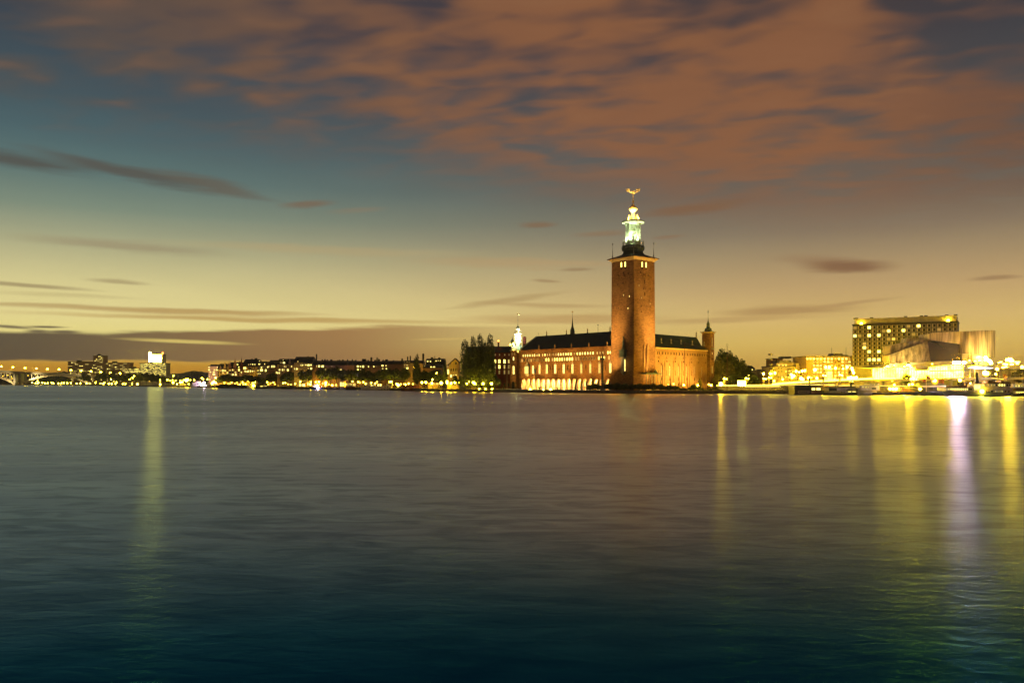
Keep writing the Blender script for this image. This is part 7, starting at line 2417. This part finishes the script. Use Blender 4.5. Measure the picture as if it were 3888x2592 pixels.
    link('window', win_mesh(round(M_at(15, Yp), 1), 1.3, 'lit_strong', False, 'metal_dark', 1), t, (F.s(3089), .28, F.z(3089, 1482)))
    link('window', win_mesh(round(M_at(17, Yp), 1), 1.3, 'lit_strong', False, 'metal_dark', 1), t, (F.s(3108), .28, F.z(3108, 1482)))
    link('window', win_mesh(round(M_at(42, Yp), 1), 1.0, 'glass_dark', False, 'plaster_grey', 5), t, (F.s(3051), 0, F.z(3051, 1492)))
    part(t, 'railing', MB().box(F.s(3028), F.s(3075), -.22, -.12, 1.55, 1.7).box(F.s(3028), F.s(3075), -.22, -.12, 1.0, 1.1), M['metal_grey'])
    # kiosk and tent on the steamer quay
    F = Frame(X_at(3397, 370), 370, 0)
    t = F.thing('quay_kiosk', 'small orange-lit kiosk on the steamer quay', 'kiosk')
    part(t, 'wall', MB().box(0, F.s(3421), 0, 3, ZL, F.z(3397, 1469)), M['plaster_pink'])
    part(t, 'roof', MB().box(-.3, F.s(3421) + .3, -.3, 3.3, F.z(3397, 1469), F.z(3397, 1467)), M['roof_red'])
    link('window', win_mesh(1.6, 1.4, 'lit_mid', False, 'wood', 1), t, (F.s(3409), 0, ZL + 1.0))
    F = Frame(X_at(3423, 369), 369, 0)
    t = F.thing('tent', 'long sagging brown tent beside the orange kiosk', 'tent')
    part(t, 'canvas', MB().prism([(0, 0, ZL), (F.s(3482), 0, ZL), (F.s(3480), 0, F.z(3480, 1485)), (F.s(3440), 0, F.z(3440, 1474)), (0, 0, F.z(3423, 1470))], (0, 5, 0)), M['plaster_brown'])
    part(t, 'tent_pole', MB().tube([(F.s(3440), 2, ZL), (F.s(3440), 2, F.z(3440, 1471))], .08, 5), M['metal_dark'])
    # channel marker
    t = thing('channel_marker', 'slim dark green channel marker standing in the water below the poplars', 'channel marker', (X_at(1813.5, 472), 472, -.5))
    part(t, 'post', MB().tube([(0, 0, 0), (0, 0, 3.6)], .22, 6), M['verdigris_dark'])
    part(t, 'topmark', MB().lathe([(.42, 3.6), (.42, 4.5), (.05, 4.9)], 8), M['verdigris_dark'])


build_boats()


# ------------------------------------------------------------------ lamps
LAMPROTO = {}


def lamp(label, px, py, Y, r_px=3.0, glass='lamp', group='lamps', style='globe', z0=ZL, cat='street lamp', flat_=1.0):
    """street lamp whose head the photograph shows at (px, py); built once per size, then copied"""
    z = max(Z_at(py, Y), z0 + 1.2)
    h = round((z - z0) * 2) / 2
    r = round(M_at(r_px * (.8 if px < 1100 else .9 if px < 1700 else 1.0), Y) * 5) / 5 or .2
    key = (style, h, r, glass, flat_)
    if key not in LAMPROTO:
        t = thing('street_lamp', label, cat, (0, 0, 0), 0, group)
        pr = max(.07, .0105 * h)
        if style == 'globe':
            part(t, 'pole', MB().lathe([(pr * 2.2, 0), (pr * 2, .4), (pr, .6), (pr * .7, h - r * flat_)], 6), M['metal_grey'])
        elif style == 'flood':                                       # lamp boxes on a mast, their glass turned to the water
            part(t, 'pole', MB().lathe([(pr * 2.2, 0), (pr * 2, .4), (pr, .6), (pr * .7, h)], 6), M['metal_grey'])
            part(t, 'housing', MB().taper(0, r * .35, h - r * .9, h + r * .9, r * 1.05, r * .3, r * .9, r * .3), M['metal_dark'])
            part(t, 'lamp_glass', MB().lathe([(r * .98, 0), (r * .9, r * .2), (r * .55, r * .5), (r * .1, r * .6)], 10), M[glass], (0, -.1, h))
            t.children[-1].rotation_euler = (R(95), 0, 0)
        else:                                                        # broad white column with side lamps
            part(t, 'pole', MB().lathe([(.22, 0), (.24, .5), (.55, h - .8), (.3, h)], 8), M['plaster_pale'])
            part(t, 'lamp_head', MB().ball((1.1, 0, h - .1), r * .8, 8, 5), M[glass])
            part(t, 'bracket', MB().tube([(0, 0, h - .5), (1.0, 0, h - .2)], .08, 4), M['metal_grey'])
        if style != 'flood':
            part(t, 'lamp_head', MB().ball((0, 0, h), r, 8, 5, flat_), M[glass])
        LAMPROTO[key] = t
    else:
        t = copy_tree(LAMPROTO[key])
    t['label'], t['group'] = label, group
    t.location = (X_at(px, Y), Y, z - h)
    return t


def row(fmt, pts, off, group, **kw):
    pts = sorted(pts, key=lambda q: q[0])
    for i, q in enumerate(pts):
        px, py = q[0], q[1]
        r = q[2] if len(q) > 2 else 3.0
        g = q[3] if len(q) > 3 else kw.get('glass', 'lamp')
        o_ = q[4] if len(q) > 4 else off
        k = dict(kw)
        k['glass'] = g
        lamp(fmt % ORD[i], px, py, shoreY(px) + o_, r, group=group, **k)


def build_lamps():
    z1 = lambda x, y: (x / 9.046, 1340 + y / 9.046)
    z2 = lambda x, y: (240 + x / 5.6, 1320 + y / 5.6)
    z3 = lambda x, y: (620 + x / 8.4, 1340 + y / 8.4)
    z4 = lambda x, y: (780 + x / 8.4, 1340 + y / 8.4)
    z5 = lambda x, y: (1020 + x / 7.84, 1340 + y / 7.84)
    z6 = lambda x, y: (1300 + x / 7.84, 1330 + y / 7.84)
    z7 = lambda x, y: (1550 + x / 6.27, 1250 + y / 6.27)
    row('lamp on the quay beneath the bridge arch, %s from the left', [z1(x, y) + (2.3, 'lamp_green') for x, y in ((905, 1015), (1105, 1012), (1225, 1035), (1290, 1040), (1330, 1015), (1450, 1015), (1545, 1040), (1635, 1030), (1775, 1015), (1835, 1040), (2005, 1040), (2110, 1030), (2195, 1022), (2315, 1030), (1285, 960))], 12, 'quay lamps under the bridge')
    row('small far lamp behind the left bridge arch, %s from the left', [z1(x, y) + (1.3, 'lamp_soft') for x, y in ((95, 793), (130, 760), (270, 760), (410, 678), (665, 680), (965, 697), (395, 810), (420, 870), (965, 768), (1225, 752), (570, 940), (665, 1027))], 60, 'far lamps behind the bridge')
    row('quay lamp right of the bridge arch, %s from the left', [z2(x, y) + (q, g) for x, y, q, g in ((165, 748, 2.6, 'lamp_green'), (290, 760, 2.6, 'lamp_green'), (365, 752, 2.4, 'lamp_green'), (500, 755, 2.4, 'lamp'), (570, 775, 1.6, 'lamp_green'), (685, 745, 2.2, 'lamp'), (700, 718, 1.5, 'lamp_soft'), (800, 752, 2, 'lamp'), (875, 742, 1.8, 'lamp'), (850, 770, 2.6, 'lamp_green'), (970, 770, 2.6, 'lamp_green'), (1030, 770, 2.6, 'lamp_green'), (1110, 772, 2, 'lamp_green'), (1135, 735, 1.8, 'lamp'), (1020, 672, 1.8, 'lamp'), (1075, 715, 1.4, 'lamp_soft'),
                                                                                   (1270, 785, 2.4, 'lamp_green'), (1325, 790, 2.2, 'lamp'), (1290, 745, 1.5, 'lamp_soft'), (1465, 770, 1.8, 'lamp'), (1470, 745, 1.2, 'lamp_soft'), (1580, 780, 3.6, 'lamp'), (1505, 600, 2.2, 'lamp'), (1475, 637, 2.4, 'lamp'), (1415, 672, 2.4, 'lamp'), (1835, 712, 1.2, 'lamp_soft'), (2065, 790, 3.0, 'lamp'), (2065, 685, 2, 'lamp'), (2065, 712, 1.6, 'lamp_soft'), (2215, 680, 2.2, 'lamp'), (2270, 700, 1.6, 'lamp'))], 14, 'quay lamps right of the bridge')
    row('lamp in the bright marina, %s from the left', [z3(x, y) + (q, g) for x, y, q, g in ((220, 880, 1.8, 'lamp'), (295, 858, 2.2, 'lamp'), (315, 942, 4, 'lamp'), (440, 990, 2.8, 'lamp'), (330, 725, 2.8, 'lamp'), (400, 878, 1.8, 'lamp'), (545, 872, 1.8, 'lamp'), (640, 868, 1.8, 'lamp'), (685, 852, 1.8, 'lamp'), (540, 935, 3.5, 'lamp'), (600, 925, 3.5, 'lamp'), (735, 870, 6, 'lamp'), (775, 850, 6, 'lamp'), (860, 862, 2, 'lamp'), (810, 985, 2.2, 'lamp'), (990, 865, 1.8, 'lamp'),
                                                                        (1140, 935, 2, 'lamp'), (1230, 803, 2, 'lamp'), (1278, 830, 1.8, 'lamp'), (1410, 835, 2.2, 'lamp'), (1310, 940, 2, 'lamp_white'), (1560, 965, 5, 'lamp'), (1615, 920, 4.6, 'lamp'), (1680, 950, 3.2, 'lamp'), (1670, 790, 2.6, 'lamp'))], 14, 'marina lamps')
    row('lamp under the dark quay trees before the spired houses, %s from the left', [z4(x, y) + (q, g) for x, y, q, g in ((610, 945, 2, 'lamp'), (730, 972, 1.8, 'lamp_soft'), (780, 980, 1.8, 'lamp_soft'), (840, 937, 1.8, 'lamp'), (1000, 930, 1.8, 'lamp'), (950, 975, 2.5, 'lamp_soft'), (1030, 990, 2, 'lamp_soft'), (1090, 1000, 2, 'lamp'), (1195, 930, 3.6, 'lamp'), (1215, 990, 2.8, 'lamp_soft'), (1285, 990, 2.6, 'lamp'), (1355, 885, 2.2, 'lamp'), (1390, 928, 1.5, 'lamp_soft'), (1515, 957, 2.6, 'lamp'), (1590, 928, 2.2, 'lamp'), (1970, 930, 1.8, 'lamp'), (2010, 1000, 2, 'lamp_soft'), (2075, 960, 2.2, 'lamp_soft'), (2170, 930, 1.8, 'lamp'), (2215, 990, 2, 'lamp_soft'))], 38, 'lamps under the quay trees')
    row('lamp by the glowing kiosks under the trees, %s from the left', [z5(x, y) + (q, g) for x, y, q, g in ((430, 895, 2.4, 'lamp_green'), (495, 885, 2.6, 'lamp_green'), (580, 925, 2.5, 'lamp_soft'), (665, 935, 2.4, 'lamp_soft'), (790, 915, 2.6, 'lamp_soft'), (945, 862, 3, 'lamp'), (930, 950, 3.2, 'lamp'), (1170, 900, 2, 'lamp_soft'), (1170, 940, 2.4, 'lamp_soft'), (1260, 862, 2.6, 'lamp'), (1245, 930, 3.6, 'lamp'), (1405, 862, 2.2, 'lamp'), (1495, 857, 3.2, 'lamp'), (1510, 940, 2.6, 'lamp_soft'), (1700, 885, 3.8, 'lamp'), (1695, 945, 3.6, 'lamp'), (1610, 900, 2.5, 'lamp_soft'), (1790, 930, 2.6, 'lamp_soft'), (1895, 957, 3, 'lamp'), (2010, 950, 2.4, 'lamp_soft'), (2260, 865, 2.8, 'lamp'), (2320, 940, 3.6, 'lamp'))], 24, 'lamps by the kiosks')
    row('lamp behind the white boats, %s from the left', [z6(x, y) + (q, g) for x, y, q, g in ((300, 937, 3.4, 'lamp'), (105, 1010, 3.4, 'lamp'), (470, 937, 2.4, 'lamp_green'), (625, 942, 2.8, 'lamp'), (520, 960, 2.8, 'lamp_soft'), (695, 990, 3, 'lamp_soft'), (860, 965, 2.6, 'lamp_green'), (975, 985, 3.2, 'lamp_soft'), (1035, 938, 2.2, 'lamp_soft'), (1405, 938, 2.4, 'lamp'), (1455, 932, 3, 'lamp'), (1620, 997, 3.2, 'lamp'), (1665, 1030, 4.6, 'lamp'), (1740, 1000, 2.4, 'lamp_soft'), (1840, 1000, 2.6, 'lamp_soft'), (1885, 1017, 2, 'lamp'), (1975, 985, 4, 'lamp_soft'), (2100, 1000, 2.8, 'lamp_soft'), (555, 707, 2.2, 'lamp'))], 26, 'lamps behind the white boats')
    row('lamp high among the dark trees left of the yellow house, %s from the left', [z6(2145, 490) + (3.2, 'lamp'), z6(2225, 485) + (2.6, 'lamp'), z7(678, 1040) + (3, 'lamp')], 30, 'high lamps among the trees')
    row('round quay lamp from garden wall to poplars, %s from the left', [z7(x, y) + (q, g) for x, y, q, g in ((325, 1265, 4, 'lamp'), (418, 1260, 3.8, 'lamp'), (580, 1195, 3.2, 'lamp_green'), (565, 1280, 3.8, 'lamp'), (785, 1275, 5.2, 'lamp'), (925, 1240, 4.2, 'lamp'), (925, 1275, 4.4, 'lamp'), (1025, 1280, 3.8, 'lamp'), (1108, 1265, 3.6, 'lamp'), (1208, 1270, 3, 'lamp'), (1395, 1290, 2.4, 'lamp'), (1453, 1247, 1.8, 'lamp'), (1550, 1265, 3.4, 'lamp'), (1585, 1290, 4, 'lamp'), (1783, 1292, 4.4, 'lamp'), (1983, 1292, 4.2, 'lamp'))], 8, 'round quay lamps by the poplars')
    for i, (x, y, rp) in enumerate(((1690, 1420, 3.2), (1840, 1420, 3.2), (1995, 1420, 3.2))):
        px, py = z7(x, y)
        lamp('low white lamp on the quay wall under the poplars, ' + ('left', 'middle', 'right')[i] + ' of three', px, py, shoreY(px) + 1.0, rp, 'lamp', 'quay wall lamps', z0=ZL - 1.0)
    for i, (px, py, rp) in enumerate(((2013, 1478, 4.4), (2063, 1479, 2.6), (2091, 1478, 4.2))):
        lamp('low white lamp on the quay wall before the arcade, ' + ('left', 'middle', 'right')[i] + ' of three', px, py, shoreY(px) + 1.0, rp, 'lamp', 'quay wall lamps', z0=ZL - 1.0)
    for i, (px, py, rp, g) in enumerate(((2596, 1461, 2.8, 'lamp'), (2649, 1462, 3.2, 'lamp'), (2691, 1459, 3.6, 'lamp_soft'), (2700, 1462, 3, 'lamp'), (2557, 1457, 2.6, 'lamp_soft'), (2538, 1459, 2, 'lamp_soft'))):
        lamp('low globe lamp in the garden before the pale east wing, ' + ('third', 'fourth', 'fifth', 'sixth', 'second', 'first')[i] + ' from the left', px, py, shoreY(px) + 13, rp, g, 'garden lamps before the east wing')
    # right bank
    zA = lambda x, y: (2700 + x / 6.533, 1260 + y / 6.533)
    zB = lambda x, y: (2920 + x / 6.918, 1340 + y / 6.918)
    zD = lambda x, y: (3340 + x / 7.84, 1380 + y / 7.84)
    zE = lambda x, y: (3560 + x / 7.17, 1380 + y / 7.17)
    zF = lambda x, y: (3640 + x / 9.484, 1300 + y / 9.484)
    lamp('dazzling greenish lamp by the road beside the corner turret', *zA(243, 1320), shoreY(2737) + 13, 5.5, 'lamp_big', 'lamps along the quay road', z0=3.55)
    for i, (x, y) in enumerate(((325, 1160), (868, 1150), (1303, 1160), (1437, 1130))):
        px, py = zA(x, y)
        lamp('broad white lamp column with side lights on the quay road, %s from the left' % ORD[i], px, py, shoreY(px) + 20, 2.4, 'lamp', 'white lamp columns along the road', 'column', 3.55)
    for i, (x, y) in enumerate(((1300, 485), (1855, 575), (2125, 740), (1060, 640))):
        px, py = zB(x, y) if i else zB(1425, 590)
        lamp('broad white lamp column on the ramp, %s from the left' % ORD[(2, 3, 4, 0)[i]] if i != 3 else 'broad white lamp column at the foot of the ramp', px, py, 396 - i * 2, 2.4, 'lamp', 'white lamp columns along the road', 'column', 3.55)
    for i, (x, y) in enumerate(((925, 465), (1020, 465))):
        px, py = zD(x, y)
        lamp('tall white lamp column left of the pier house, ' + ('left' if i == 0 else 'right') + ' of two', px, py, 374, 3, 'lamp', 'white lamp columns along the road', 'column', 3.0)
    pts = [zA(1298, 1038) + (5, 'lamp', 40), zA(1468, 1033) + (3.5, 'lamp', 70), zA(1510, 1035) + (2.4, 'lamp_soft', 70), zA(1583, 1018) + (4.2, 'lamp', 45), zA(1555, 1215) + (3, 'lamp_red', 30), zA(930, 1072) + (1.8, 'lamp_soft', 40)]
    row('lamp between the hillside trees and the cream flats, %s from the left', pts, 30, 'lamps before the flats', z0=3.55)
    pts = [zB(x, y) + (q, g, o_) for x, y, q, g, o_ in ((710, 478, 4.4, 'lamp', 30), (790, 498, 3, 'lamp', 30), (870, 470, 4.2, 'lamp', 30), (940, 460, 4.6, 'lamp', 30), (580, 565, 4.6, 'lamp', 26), (655, 600, 4.2, 'lamp', 26), (605, 640, 5, 'lamp', 26), (355, 690, 2.6, 'lamp', 26), (130, 732, 4, 'lamp_soft', 22), (840, 665, 5.5, 'lamp', 26), (890, 690, 5, 'lamp', 26), (1045, 655, 5.4, 'lamp', 26), (1255, 660, 4.2, 'lamp', 26), (1205, 440, 5.5, 'lamp', 34), (1490, 370, 4.2, 'lamp', 34), (1580, 365, 4.6, 'lamp', 34), (1745, 395, 4.8, 'lamp', 34), (1945, 412, 3.6, 'lamp', 34), (2050, 365, 4.8, 'lamp', 34), (2175, 400, 5.2, 'lamp', 34), (2195, 455, 4, 'lamp', 32), (2220, 520, 5.2, 'lamp', 30),
                                                         (2080, 655, 5, 'lamp', 24), (2150, 650, 5.5, 'lamp', 24), (2230, 655, 5, 'lamp', 24), (2290, 640, 4, 'lamp', 24), (1715, 690, 3.5, 'lamp_soft', 24))]
    row('overexposed lamp in the crowd before the flats and office block, %s from the left', pts, 30, 'lamps before the flats', z0=3.55)
    pts = [zD(x, y) + (q, g, o_) for x, y, q, g, o_ in ((145, 125, 3.4, 'lamp', 12), (230, 90, 5.5, 'lamp_big', 12), (425, 65, 3.4, 'lamp', 12), (730, 95, 4.2, 'lamp', 12), (855, 65, 6, 'lamp_big', 12), (905, 120, 3, 'lamp', 12), (955, 120, 3.2, 'lamp', 12), (1555, 15, 2.8, 'lamp', 12), (625, 5, 2.4, 'lamp_soft', 12), (790, 105, 2, 'lamp_soft', 12))]
    row('lamp in front of the glass lobby, %s from the left', pts, 12, 'lamps before the lobby', z0=3.55, style='flood')
    pts = [zD(x, y) + (q, g, o_) for x, y, q, g, o_ in ((435, 630, 3.4, 'lamp', 8), (875, 625, 4, 'lamp', 6), (975, 615, 3.6, 'lamp', 6), (300, 800, 4.4, 'lamp', 3), (395, 800, 4.8, 'lamp', 3), (490, 800, 4.4, 'lamp', 3), (1200, 805, 5.4, 'lamp', 2), (370, 520, 2.4, 'lamp_soft', 10), (1650, 505, 5, 'lamp', 14), (1590, 535, 3, 'lamp_soft', 14))]
    row('lamp on the steamer quay left of the white steamer, %s from the left', pts, 6, 'lamps on the steamer quay', z0=ZL)
    pts = [zE(x, y) + (q, g, o_) for x, y, q, g, o_ in ((605, 455, 4.6, 'lamp', 14), (890, 550, 3, 'lamp', 6), (1290, 255, 8, 'lamp', 16), (1345, 270, 7, 'lamp', 16), (1580, 285, 3.2, 'lamp', 16), (1620, 150, 4.4, 'lamp', 18), (2300, 95, 4.6, 'lamp', 18))]
    row('lamp behind the white steamer, %s from the left', pts, 14, 'lamps behind the steamer', z0=3.55)
    pts = [zF(20, 725) + (5, 'lamp_white'), zF(-70, 715) + (5.5, 'lamp_white'), zF(-160, 730) + (5.5, 'lamp_white'), zF(205, 725) + (5, 'lamp_white'), zF(380, 655) + (4, 'lamp'), zF(582, 680) + (4.6, 'lamp'), zF(742, 672) + (5, 'lamp'), zF(925, 680) + (4, 'lamp')]
    row('white lamp in the row over the right end of the lobby, %s from the left', pts, 5, 'white lamps over the lobby end', z0=3.0, style='flood')
    pts = [zF(x, y) + (q, g) for x, y, q, g in ((1430, 735, 4.2, 'lamp'), (1510, 715, 4.4, 'lamp'), (1760, 640, 8.5, 'lamp_big'), (1830, 620, 9, 'lamp_big'), (1890, 670, 8.5, 'lamp_big'), (1640, 790, 6, 'lamp'), (1700, 800, 6, 'lamp'), (1900, 800, 6, 'lamp'), (2060, 715, 5, 'lamp'), (2140, 715, 5, 'lamp'), (2100, 775, 4.5, 'lamp'), (1580, 910, 5, 'lamp'), (1640, 895, 5.4, 'lamp'), (1700, 885, 5, 'lamp'))]
    row('floodlight mast lamp in the dazzling group at the right edge, %s from the left', pts, 24, 'dazzling floodlight masts', z0=3.55, style='flood')


build_lamps()


# ------------------------------------------------------------------ evening haze
def build_haze():
    mb = MB().box(-5100, 5100, -80, 4650, -7.5, 118)
    o = link('haze', mb.mesh('haze', []))
    o['kind'] = 'stuff'
    o['label'] = 'thin evening haze over the bay and the town'
    m = bpy.data.materials.new('haze')
    m.use_nodes = True
    t = NT(m.node_tree)
    t.n.clear()
    v = t.add('ShaderNodeVolumePrincipled')
    v.inputs['Density'].default_value = 0.00006
    v.inputs['Anisotropy'].default_value = 0.75
    v.inputs['Color'].default_value = (0.9, 0.92, 0.95, 1)
    o_ = t.add('ShaderNodeOutputMaterial')
    t.l.new(v.outputs[0], o_.inputs['Volume'])
    o.data.materials.append(m)


build_haze()
